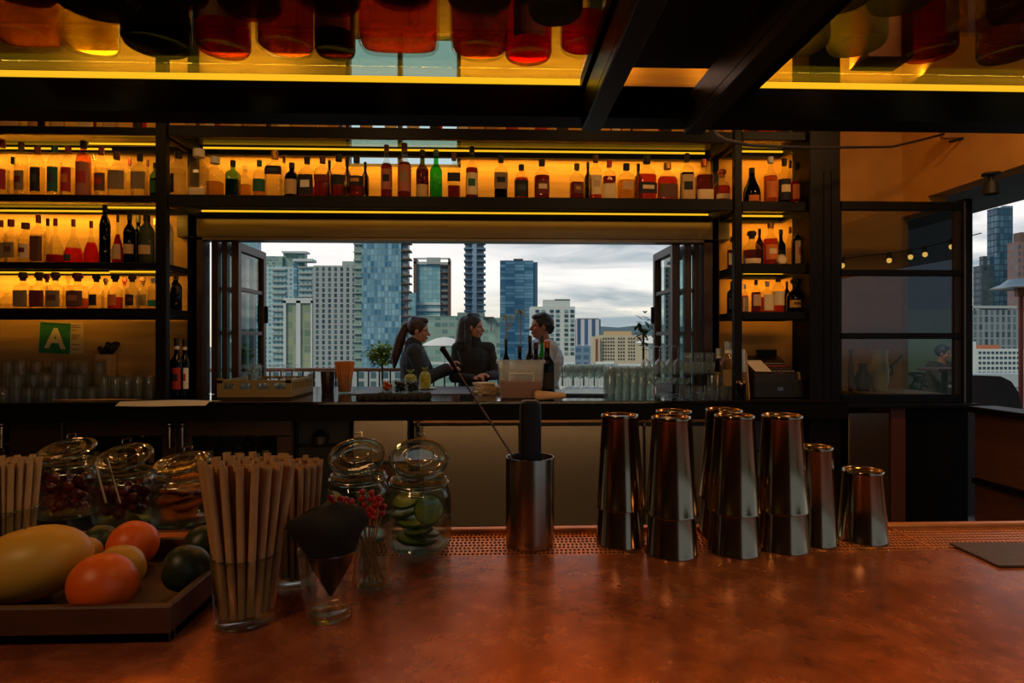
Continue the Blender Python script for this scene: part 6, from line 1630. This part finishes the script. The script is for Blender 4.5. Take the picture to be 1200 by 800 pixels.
b = MB(); b.box((-.18, -.16, z - .03), (.16, .16, z), bev=.006); obj('table_top', b, pm('red_table', (120, 66, 54), .5), t); b = MB(); b.cyl((0, 0, .02), (0, 0, z - .03), .03); b.lathe([(0, 0), (.14, 0), (.14, .02), (0, .02)], 18); obj('pedestal', b, BLACK, t)
# spotlight under the canopy
c = at(1156, 222, 3.62); t = thing('canopy_spotlight', 'small black spotlight fixed under the dark canopy', 'light', (c.x + .03, 3.62, 2.4995))
b = MB(); b.lathe([(0, 0), (.05, 0), (.05, -.012), (.016, -.018), (.016, -.05), (0, -.05)], 20); obj('mount', b, BLACKM, t)
b = MB(); b.lathe([(0, -.05), (.036, -.055), (.046, -.13), (.04, -.13), (.034, -.075), (0, -.075)], 20); obj('lamp_head', b, BLACKM, t)

# ---------------- behind the partition glass; the bulbs stand in for reflected ones
def bulbs():
    t = thing('string_lights', 'string of small warm bulbs hanging behind the top partition pane', 'string lights', (0, 0, 0))
    pts = [at(px, y, 4.30) for px, y in ((984, 304), (1010, 300), (1041, 297), (1066, 293), (1084, 290), (1114, 282), (1150, 273))]
    b = MB(); b.tube(pts, .004, 6); obj('wire', b, BLACKM, t)
    for px, y in ((987, 306), (1042, 300), (1067, 296), (1084, 293), (1115, 284)):
        c = at(px, y, 4.30); b = MB(); b.lathe([(0, .03), (.014, .03), (.017, -.01), (.02, -.016), (0, -.016)], 14, M=Matrix.Translation(c)); s = obj('socket', b, BLACKM, t)
        b = MB(); b.sphere(c + Vector((0, 0, -.032)), .017, 12, 8, (1, 1, 1.15)); obj('bulb', b, emit('warm_bulb', (255, 190, 90), 1.6), s)
bulbs()
YV = 4.25
t = thing('shelf_ledge', 'pale ledge behind the lowest partition pane carrying vases', 'ledge', (0, 0, 0)); a, c = at(997, 465, YV).x, at(1130, 465, YV).x; ZV = at(1000, 458, YV).z
b = MB(); b.box((a, 4.04, ZV - .03), (min(c, XC - .01), 4.46, ZV), bev=.004); obj('ledge_top', b, pm('pale_ledge', (150, 128, 84), .6), t)
b = MB(); b.box((a + .03, 4.17, 0), (a + .07, 4.4, ZV - .03)); b2 = obj('leg', b, BLACK, t); b = MB(); b.box((XC - .08, 4.17, 0), (XC - .04, 4.4, ZV - .03)); obj('leg', b, BLACK, t)
def vase(label, px, h, R, mat, neck=.5):
    c = at(px, 450, YV); t = thing('vase', label, 'vase', (c.x, YV, ZV + .0004)); b = MB()
    b.lathe([(0, 0), (R * .7, 0), (R, h * .25), (R * .96, h * .5), (R * neck, h * .8), (R * neck * 1.15, h), (R * neck * .95, h), (R * neck * .8, h * .8), (0, h * .3)], 24); obj('vase_body', b, mat, t)
vase('brown vase behind the lowest partition pane', 1011, .20, .055, pm('brown_glaze', (96, 62, 40), .35))
vase('pale cream vase beside the brown one behind the glass', 1031, .30, .060, pm('cream_glaze', (206, 190, 150), .4), .8)
vase('small dark copper vase behind the partition pane', 997, .30, .022, pm('copper_glaze', (150, 84, 54), .3, .6), .6)
b = MB(); pts = [at(px, y, 4.3) for px, y in ((1030, 456), (1038, 444), (1046, 436), (1045, 428), (1036, 432), (1033, 440), (1042, 430), (1052, 422), (1057, 416))]
b.tube(pts, .008, 8); o = obj('looped_cord', b, BLACKM); tag(o, 'black looped cord against the pale wall behind the glass', 'cord')
# dark fronds and mesh screen on the terrace, solid stand-ins for glass reflections
c = at(1058, 452, 8.2); bush('potted_fern', 'dark drooping fern before the seated man behind the glass', Vector((c.x, 8.2, c.z + .02)), 70, .34, (1, .8, .6), pm('dark_fern', (48, 62, 44), .7), .22, 9, -.02)
t = thing('reflection_screen', 'pale green mesh screen in place of the reflection in the middle partition pane', 'screen', (0, 9.6, -.02)); b = MB(); xa, xb = at(1052, 380, 9.6).x, at(1131, 380, 9.6).x; z0, z1 = at(1100, 392, 9.6).z, at(1100, 362, 9.6).z
for i in range(26): x = xa + (xb - xa) * i / 25; b.box((x - .006, -.006, z0), (x + .006, .006, z1 + .02))
for i in range(8): z = z0 + (z1 - z0) * i / 7; b.box((xa, -.005, z - .006), (xb, .005, z + .006))
obj('wire_mesh', b, pm('green_grey_wire', (60, 72, 58), .6), t)
b = MB(); b.box((xa, .03, z0 - .6), (xb, .06, z1)); obj('backing_panel', b, pm('pale_green_panel', (92, 112, 84), .8), t)
for x in (xa, xb): b = MB(); b.box((x - .03, -.02, 0), (x + .03, .06, z1 + .05)); obj('post', b, BLACK, t)
# ================================================================ people
SKIN = [pm('skin_light', (196, 140, 112), .55), pm('skin_tan', (168, 108, 78), .55)]
LIP = pm('lips', (150, 76, 70), .5); EYE = pm('eye_dark', (34, 24, 20), .3)
def head_pts(b, c, yaw, pitch=0.0, s=1.0):
    """skull, jaw, nose, brow, lips, chin, ears around head centre c; face looks to local +Y"""
    M = Matrix.Translation(c) @ Matrix.Rotation(yaw, 4, 'Z') @ Matrix.Rotation(pitch, 4, 'X') @ Matrix.Diagonal((s, s, s, 1))
    def sp(p, r, sc3=(1, 1, 1)): b.sphere(M @ Vector(p), r * s, 18, 12, sc3, M=M.to_3x3().normalized().to_4x4())
    sp((0, -.012, .030), .088, (.86, 1.08, 1.0)); sp((0, .014, -.030), .066, (.92, 1.0, 1.22)); sp((0, .050, -.078), .030, (1.15, .9, .8))
    sp((0, .060, .022), .040, (1.5, .62, .55))
    b.capsule(M @ Vector((0, .078, .010)), M @ Vector((0, .100, -.026)), .009 * s, .0135 * s, 10)
    sp((0, .082, -.056), .017, (1.5, .7, .62)); sp((-.036, .058, -.022), .026, (1, .8, 1)); sp((.036, .058, -.022), .026, (1, .8, 1))
    for x in (-1, 1): sp((x * .078, -.008, -.006), .026, (.32, .72, 1.15))
    return M
def hand(b, w, d, side, curl=.5, up=Vector((0, 0, 1))):
    """palm, four fingers and thumb growing from wrist w along d"""
    d = d.normalized(); n = (up - d * up.dot(d)).normalized(); s = d.cross(n) * side
    b.capsule(w, w + d * .045, .024, .030, 10, 1, .6)
    base = w + d * .050
    b.capsule(base - s * .024, base + s * .024, .017, .016, 10)
    for i, L in enumerate((.068, .076, .070, .055)):
        o = base + s * (-.028 + i * .0185) + d * .012; p = o
        for k in range(3):
            a = curl * (k * .75 + .35); q = p + (d * math.cos(a) - n * math.sin(a)) * (L * (.44, .32, .26)[k])
            b.capsule(p, q, .0092 - k * .0008, .0086 - k * .0008, 8); p = q
    o = w + d * .018 - s * .026
    q = o + (d * .6 - s * .8 - n * .3 * curl).normalized() * .036; b.capsule(o, q, .0125, .0105, 8)
    b.capsule(q, q + (d * .9 - s * .25 - n * .4 * curl).normalized() * .030, .0105, .009, 8)
def person(label, loc, rz, J, skin, build=1.0, voxel=.0062):
    """J: joints in local metres; +Y is where the chest faces"""
    t = thing('person', label, 'person', loc, rz)
    b = MB(); V = {k: Vector(v) for k, v in J.items() if isinstance(v, (tuple, Vector))}
    M = head_pts(b, V['head'], J.get('yaw', 0), J.get('pitch', 0), J.get('hs', 1.0))
    b.capsule(V['neck'] - Vector((0, 0, .05)), V['head'] + Vector((0, -.012, -.03)), .056 * build, .050, 14)
    torso = [('pelvis', .135, 1.15, .85), ('waist', .118, 1.12, .85), ('chest', .135, 1.22, .84)]
    b.capsule(V['pelvis'], V['waist'], .135 * build, .120 * build, 16, 1.18, .86); b.capsule(V['waist'], V['chest'], .120 * build, .138 * build, 16, 1.2, .84)
    b.capsule(V['chest'], V['neck'] - Vector((0, 0, .03)), .118 * build, .060, 16, 1.2, .84)
    for s in ('l', 'r'):
        b.capsule(V['neck'] - Vector((0, 0, .06)), V['sh_' + s], .060, .056 * build, 12); b.capsule(V['sh_' + s], V['el_' + s], .052 * build, .040 * build, 12); b.capsule(V['el_' + s], V['wr_' + s], .040 * build, .027, 12)
        d = V['wr_' + s] - V['el_' + s]; hd = V.get('hd_' + s, d).normalized()
        hand(b, V['wr_' + s], hd, 1 if s == 'l' else -1, J.get('curl', .7), V.get('up_' + s, Vector((0, 0, 1))))
        hx = -.09 if s == 'l' else .09
        kn, an = V.get('kn_' + s), V.get('an_' + s)
        b.capsule(V['pelvis'] + Vector((hx, 0, -.04)), kn, .088 * build, .058, 12); b.capsule(kn, an, .056, .038, 12); b.capsule(an + Vector((0, -.03, -.035)), an + Vector((0, .15, -.05)), .040, .032, 10)
    me = bake(b, voxel, 3, 'body'); o = obj('body', me, skin, t)
    for m in (LIP, EYE): me.materials.append(m)
    Mi = M.inverted()
    for p in me.polygons:
        c = Mi @ p.center
        if abs(c.x) < .026 and -.064 < c.z < -.048 and c.y > .078: p.material_index = 1
        elif .020 < abs(c.x) < .044 and -.006 < c.z < .006 and c.y > .062: p.material_index = 2
        elif .016 < abs(c.x) < .050 and .022 < c.z < .030 and c.y > .064: p.material_index = 2
    def wear(name, segs, mat, vx=.0075, lab=None):
        b = MB()
        for s in segs: b.capsule(*s)
        return obj(name, bake(b, vx, 3, name), mat, t, label=lab)
    g = .012
    def top(name, mat, cuff=.9, collar=.0, puff=g):
        S = [(V['pelvis'] + Vector((0, 0, .04)), V['waist'], .135 * build + puff, .122 * build + puff, 16, 1.18, .88), (V['waist'], V['chest'], .122 * build + puff, .140 * build + puff, 16, 1.2, .86), (V['chest'], V['neck'] - Vector((0, 0, .045)), .120 * build + puff, .062 + puff, 16, 1.2, .86)]
        if collar: S.append((V['neck'] - Vector((0, 0, .05)), V['neck'] + Vector((0, 0, collar)), .066 + puff, .060 + puff, 16))
        for s in ('l', 'r'):
            S += [(V['neck'] - Vector((0, 0, .06)), V['sh_' + s], .060 + puff, .058 * build + puff, 12), (V['sh_' + s], V['el_' + s], .054 * build + puff, .042 * build + puff, 12)]
            if cuff > 0: S.append((V['el_' + s], V['el_' + s].lerp(V['wr_' + s], cuff), .042 * build + puff, .032 + puff * .8, 12))
        return wear(name, S, mat)
    def legs(name, mat):
        S = [(V['pelvis'], V['pelvis'] + Vector((0, 0, .05)), .138 * build + g, .130 * build + g, 16, 1.18, .88)]
        for s in ('l', 'r'):
            hx = -.09 if s == 'l' else .09
            S += [(V['pelvis'] + Vector((hx, 0, -.04)), V['kn_' + s], .088 * build + g, .058 + g, 12), (V['kn_' + s], V['an_' + s], .058 + g, .042 + g, 12)]
        return wear(name, S, mat)
    def hair(name, pieces, mat, vx=.0055, cap=True, trim=None):
        b = MB(); hs = J.get('hs', 1.0)
        if cap:
            for (p, r, sc3) in (((0, -.022, .040), .094, (.90, 1.06, 1.0)),) + tuple(cap if isinstance(cap, tuple) else ()): b.sphere(M @ Vector(p), r * hs, 20, 14, sc3, M=M.to_3x3().normalized().to_4x4())
        for p0, p1, r0, r1, sx, sy in pieces: b.capsule(M @ Vector(p0), M @ Vector(p1), r0, r1, 12, sx, sy)
        return obj(name, bake(b, vx, 2, name), mat, t)
    return t, V, M, top, legs, hair
HB = pm('brown_hair', (74, 42, 26), .5, var=(46, 26, 18), scale=70, stretch=(1, 1, .12)); HD = pm('dark_hair', (44, 32, 22), .5, var=(28, 20, 15), scale=70, stretch=(1, 1, .12)); HK_ = pm('black_hair', (26, 21, 18), .5, var=(36, 28, 23), scale=60)
ZD = -.02
def stand(h):
    """standing skeleton scaled to height h (m)"""
    k = h / 1.70
    J = dict(pelvis=(0, 0, .93), waist=(0, 0, 1.08), chest=(0, .01, 1.27), neck=(0, 0, 1.43), head=(0, .02, 1.575), sh_l=(-.175, 0, 1.385), sh_r=(.175, 0, 1.385), el_l=(-.22, .0, 1.10), el_r=(.22, .0, 1.10), wr_l=(-.2, .2, .98), wr_r=(.2, .2, .98),
             kn_l=(-.10, .03, .50), kn_r=(.10, .03, .50), an_l=(-.10, 0, .09), an_r=(.10, 0, .09))
    return {a: tuple(c * k for c in v) for a, v in J.items()} | {'hs': k}
NAVY = pm('dark_navy_jacket', (30, 34, 44), .75, var=(24, 27, 36), scale=30, bump=.1); JEAN = pm('dark_trousers', (32, 34, 40), .8)
SWEAT = pm('charcoal_sweater', (44, 42, 38), .85, var=(36, 34, 31), scale=60, bump=.15); TEE = pm('pale_grey_shirt', (176, 184, 194), .8, var=(160, 168, 180), scale=14)
# --- woman with ponytail: seen from her right, facing along +X
YP = 5.62
c = at(491, 388, YP); J = stand((c.z - ZD) / 1.575 * 1.70 * 1.0)
kz = J['hs']
J.update(neck=(0, -.02, 1.425 * kz), chest=(0, -.01, 1.27 * kz), head=(0, .03, 1.575 * kz), el_r=(.21, .10, 1.13 * kz), wr_r=(.15, .30, 1.24 * kz), hd_r=(-.1, .75, .65), el_l=(-.21, .12, 1.14 * kz), wr_l=(-.09, .30, 1.20 * kz), hd_l=(.2, .8, .4), yaw=-.12, pitch=-.10, curl=.9)
t, V, M, top, legs, hair = person('woman in dark jacket with long brown ponytail, holding up her hand', (c.x - .03, YP, ZD), -PI / 2 + .05, J, SKIN[0])
top('jacket', NAVY, .92, .02, .022); legs('trousers', JEAN)
hair('ponytail_hair', [((0, -.10, .05), (0, -.135, .03), .036, .034, 1, 1), ((0, -.135, .03), (-.01, -.17, -.09), .034, .050, 1, 1), ((-.01, -.17, -.09), (-.015, -.20, -.24), .050, .046, 1, 1), ((-.015, -.20, -.24), (-.02, -.205, -.36), .046, .016, 1, 1), ((-.06, -.02, .03), (-.066, .0, -.005), .03, .014, 1, 1), ((.06, -.02, .03), (.066, .0, -.005), .03, .014, 1, 1), ((0, .05, .105), (0, -.06, .11), .03, .03, 1.6, 1)], HB)
ph = obj('mobile_phone', MB().box((-.035, -.004, -.07), (.035, .004, .07), bev=.004), BLACKM); wr = t.matrix_basis @ Vector((.11, .41, 1.32 * kz)); ph.location = wr; ph.rotation_euler = (.3, .2, -PI / 2); tag(ph, 'dark mobile phone held up by the ponytailed woman', 'phone')
# --- woman with long loose hair, chest towards us, head turned to the man
YP2 = 5.92
c = at(556, 384, YP2); J = stand((c.z - ZD) / 1.575 * 1.70)
kz = J['hs']
J.update(sh_l=(-.155, 0, 1.375 * kz), sh_r=(.155, 0, 1.375 * kz), el_l=(-.205, .08, 1.12 * kz), wr_l=(-.07, .27, 1.12 * kz), hd_l=(.7, .55, .25), el_r=(.205, .06, 1.10 * kz), wr_r=(.06, .28, 1.10 * kz), hd_r=(-.7, .55, .3), yaw=1.05, pitch=-.05, curl=1.1)
t, V, M, top, legs, hair = person('woman with long loose dark hair and charcoal sweater, hands clasped', (c.x - .01, YP2, ZD), PI + .25, J, SKIN[0], .9)
top('sweater', SWEAT, .95, .03, .015); legs('trousers', JEAN)
hair('long_hair', [((-.055, -.05, .06), (-.082, -.035, -.10), .042, .042, 1, 1), ((.055, -.05, .06), (.080, -.03, -.10), .042, .036, 1, 1), ((-.082, -.035, -.10), (-.092, -.04, -.30), .046, .030, 1, 1), ((.080, -.03, -.10), (.092, -.02, -.29), .040, .026, 1, 1), ((0, -.085, .04), (0, -.095, -.14), .078, .086, 1.2, 1), ((0, -.095, -.14), (0, -.09, -.30), .086, .060, 1.3, 1), ((-.03, .02, .118), (.03, -.04, .116), .026, .03, 1, 1)], HD)
# --- man in pale shirt, facing her
YP3 = 5.55
c = at(630, 383, YP3); J = stand((c.z - ZD) / 1.575 * 1.70)
kz = J['hs']
J.update(neck=(.0, -.03, 1.425 * kz), chest=(0, -.04, 1.26 * kz), head=(.0, .02, 1.575 * kz), el_l=(-.22, .14, 1.12 * kz), wr_l=(-.12, .34, 1.05 * kz), el_r=(.22, .10, 1.12 * kz), wr_r=(.14, .32, 1.06 * kz), yaw=-.05, pitch=.03)
t, V, M, top, legs, hair = person('man in pale grey shirt with short dark hair, turned to the women', (c.x + .05, YP3, ZD), PI / 2 + .25, J, SKIN[1], 1.12)
top('shirt', TEE, .35, .0, .018); legs('trousers', JEAN)
hair('short_hair', [((0, .066, .090), (0, -.02, .106), .022, .034, 2.4, 1), ((-.05, .03, .09), (.05, .03, .09), .024, .024, 1, 1), ((-.07, -.03, .02), (-.068, -.02, -.01), .024, .014, 1, 1), ((.07, -.03, .02), (.068, -.02, -.01), .024, .014, 1, 1), ((0, -.09, .0), (0, -.085, -.035), .04, .03, 1.4, 1)], HK_)
# --- man at a table behind the partition glass, in place of a reflected guest
YP4 = 8.9
c = at(1098, 411, YP4); zh = c.z + .02; seat = zh - .70
J = dict(pelvis=(0, 0, seat), waist=(0, .02, seat + .16), chest=(0, .07, seat + .35), neck=(0, .10, seat + .52), head=(0, .14, seat + .66), sh_l=(-.19, .09, seat + .47), sh_r=(.19, .09, seat + .47), el_l=(-.26, .30, seat + .27), el_r=(.26, .30, seat + .27), wr_l=(-.09, .48, seat + .30), wr_r=(.09, .48, seat + .30),
         hd_l=(.8, .3, .1), hd_r=(-.8, .3, .1), kn_l=(-.13, .45, seat - .02), kn_r=(.13, .45, seat - .02), an_l=(-.13, .42, .09), an_r=(.13, .42, .09), yaw=.35, pitch=-.12, curl=.9)
sx = c.x - .05
t, V, M, top, legs, hair = person('man in dark shirt leaning on a table behind the partition glass', (sx, YP4, ZD), PI + .35, J, SKIN[1], 1.15, .0075)
top('dark_shirt', pm('dark_olive_shirt', (62, 58, 50), .85), .5, .0, .016); legs('trousers', JEAN)
hair('short_hair', [((0, .05, .10), (0, -.02, .118), .026, .034, 2.0, 1), ((-.07, -.03, .02), (-.068, -.02, -.02), .026, .014, 1, 1), ((.07, -.03, .02), (.068, -.02, -.02), .026, .014, 1, 1)], HK_)
q = Vector((math.sin(PI + .35) * -1, math.cos(PI + .35), 0)); tc_ = Vector((sx, YP4, 0)) + q * .66
t = thing('pub_table', 'brown table with pale top under the leaning man behind the glass', 'table', (tc_.x, tc_.y, ZD), .35); zt = seat + .215
b = MB(); b.box((-.42, -.28, zt - .035), (.42, .28, zt), bev=.006); obj('table_top', b, pm('pale_table_top', (150, 146, 138), .4), t)
b = MB(); b.box((-.05, -.05, .03), (.05, .05, zt - .035), bev=.01); b.box((-.25, -.12, 0), (.25, .25, .03), bev=.008); obj('table_base', b, pm('brown_table_base', (84, 60, 44), .7), t)
t = thing('bar_stool', 'stool under the leaning man behind the glass', 'stool', (sx, YP4, ZD)); zs = seat - .150
b = MB(); b.lathe([(0, zs - .04), (.17, zs - .04), (.18, zs - .02), (.17, zs), (0, zs)], 24); obj('seat', b, BLACKM, t)
for i in range(4): a = i * PI / 2 + .5; b = MB(); b.cyl((.18 * math.cos(a), .18 * math.sin(a), 0), (.12 * math.cos(a), .12 * math.sin(a), zs - .04), .012); obj('leg', b, BLACK, t)
# ================================================================ light, sky, camera
w = bpy.data.worlds.new('evening_sky'); sc.world = w; w.use_nodes = True
nt = w.node_tree
for n in list(nt.nodes): nt.nodes.remove(n)
out = nt.nodes.new('ShaderNodeOutputWorld'); bg = nt.nodes.new('ShaderNodeBackground')
tc = nt.nodes.new('ShaderNodeTexCoord')
sp = nt.nodes.new('ShaderNodeSeparateXYZ'); nt.links.new(tc.outputs['Generated'], sp.inputs[0])
# clouds: noise squeezed along the height so that the banks lie flat
mp = nt.nodes.new('ShaderNodeMapping'); mp.inputs['Scale'].default_value = (2.2, 2.2, 15); mp.inputs['Location'].default_value = (.35, 0, .2)
nt.links.new(tc.outputs['Generated'], mp.inputs[0])
nz = nd(nt, 'TexNoise', Scale=1.7, Detail=6.0, Roughness=0.5, Distortion=0.5); nt.links.new(mp.outputs[0], nz.inputs['Vector'])
r = nt.nodes.new('ShaderNodeValToRGB'); r.color_ramp.elements[0].position = .38; r.color_ramp.elements[1].position = .60
nt.links.new(nz.outputs[0], r.inputs[0])
# more cloud towards the east (x > 0), clear bright haze to the west
cl = mth(nt, 'MULTIPLY', r.outputs[0], nd(nt, 'MapRange').outputs[0])
mr = [n for n in nt.nodes if n.type == 'MAP_RANGE'][0]
nt.links.new(sp.outputs[0], mr.inputs[0]); mr.inputs[1].default_value = -.06; mr.inputs[2].default_value = .16; mr.inputs[3].default_value = .12; mr.inputs[4].default_value = .9
base = nt.nodes.new('ShaderNodeValToRGB')
e = base.color_ramp.elements
e[0].position = 0.0; e[0].color = lin((238, 226, 190)); e[1].position = 1.0; e[1].color = lin((120, 150, 190))
for p, c in ((.03, (244, 236, 214)), (.09, (246, 242, 236)), (.2, (240, 236, 238)), (.4, (232, 234, 240)), (.6, (160, 172, 192))):
    q = base.color_ramp.elements.new(p); q.color = lin(c)
nt.links.new(sp.outputs[2], base.inputs[0])
col = mixc(nt, cl, base.outputs[0], lin((134, 154, 166)))
# the sky away from the sunset (behind the bar guests) is a deeper evening blue
bm = nt.nodes.new('ShaderNodeMapRange'); nt.links.new(sp.outputs[1], bm.inputs[0]); bm.inputs[1].default_value = -.35; bm.inputs[2].default_value = .35; bm.interpolation_type = 'SMOOTHSTEP'
col = mixc(nt, bm.outputs[0], lin((118, 132, 148)), col)
# below the horizon: hazy land
gm = nt.nodes.new('ShaderNodeMapRange'); nt.links.new(sp.outputs[2], gm.inputs[0]); gm.inputs[1].default_value = -.03; gm.inputs[2].default_value = -.005
col = mixc(nt, gm.outputs[0], lin((74, 78, 70)), col)
nt.links.new(col, bg.inputs['Color']); bg.inputs['Strength'].default_value = 1.15
nt.links.new(bg.outputs[0], out.inputs[0])

def area(name, loc, rot, sx, sy, power, col, spread=180):
    L = bpy.data.lights.new(name, 'AREA'); L.shape = 'RECTANGLE'; L.size = sx; L.size_y = sy; L.energy = power
    L.color = lin(col)[:3]; L.spread = math.radians(spread)
    o = bpy.data.objects.new(name, L); COL.objects.link(o); o.location = loc; o.rotation_euler = rot
    return o
AMB = (255, 186, 62)
for (x0, x1, y, z, pw, ang) in STRIPS:
    area('shelf_strip_lamp', ((x0 + x1) / 2, y, z), (math.radians(ang), 0, 0), abs(x1 - x0), .03, pw * abs(x1 - x0), AMB)
# house lamps over the guests' side of the bar
area('house_lamp', (1.0, 0.5, 2.9), (0, 0, 0), .5, .5, 25, (255, 205, 150))
area('house_lamp', (-1.5, -0.9, 3.0), (math.radians(15), 0, 0), .4, .4, 15, (255, 200, 140))
for x, pw in ((-2.6, 5), (-.9, 5), (.9, 5), (2.55, 15)):
    area('aisle_fill', (x, 2.5, 3.28), (math.radians(20), 0, 0), .25, .25, pw, (255, 190, 120))  # fill lights added above the aisle to brighten back wall and soffit
area('cabinet_fill', (0.0, 1.26, .86), (math.radians(84), 0, 0), 3.6, .04, 9, (255, 208, 158))  # fill light added below the bar to brighten the cabinet fronts
for x in (-2.2, .2, 2.4): area('ceiling_fill', (x, 4.25, 3.4), (math.radians(165), 0, 0), 1.6, .05, 14, AMB)  # unseen uplights added over the shelves to brighten the ceiling
for x in (-3.0, -.6, 1.3): area('top_wall_fill', (x, 4.43, 3.32), (math.radians(25), 0, 0), 1.9, .03, 6, AMB)  # added lights that brighten the wall behind the highest bottles
S = bpy.data.lights.new('low_sun', 'SUN'); S.energy = 1.5; S.angle = math.radians(25); S.color = lin((255, 236, 205))[:3]
so = bpy.data.objects.new('low_sun', S); COL.objects.link(so); so.rotation_euler = (math.radians(52), 0, math.radians(-38))

cam = bpy.data.cameras.new('camera'); co = bpy.data.objects.new('camera', cam); COL.objects.link(co)
cam.sensor_width = 36; cam.lens = 21.0; cam.clip_start = .02; cam.clip_end = 6000
co.location = (0, 0, CZ); co.rotation_euler = (PI / 2, 0, -PSI)
sc.camera = co
sc.view_settings.view_transform = 'Standard'; sc.view_settings.look = 'None'
sc.view_settings.exposure = 0.0; sc.view_settings.gamma = 1.0; sc.view_settings.use_curve_mapping = False
c = sc.cycles
c.use_denoising = True
c.max_bounces = 10; c.diffuse_bounces = 3; c.glossy_bounces = 5; c.transmission_bounces = 6; c.transparent_max_bounces = 48
c.caustics_reflective = False; c.caustics_refractive = False
c.sample_clamp_indirect = 4.0
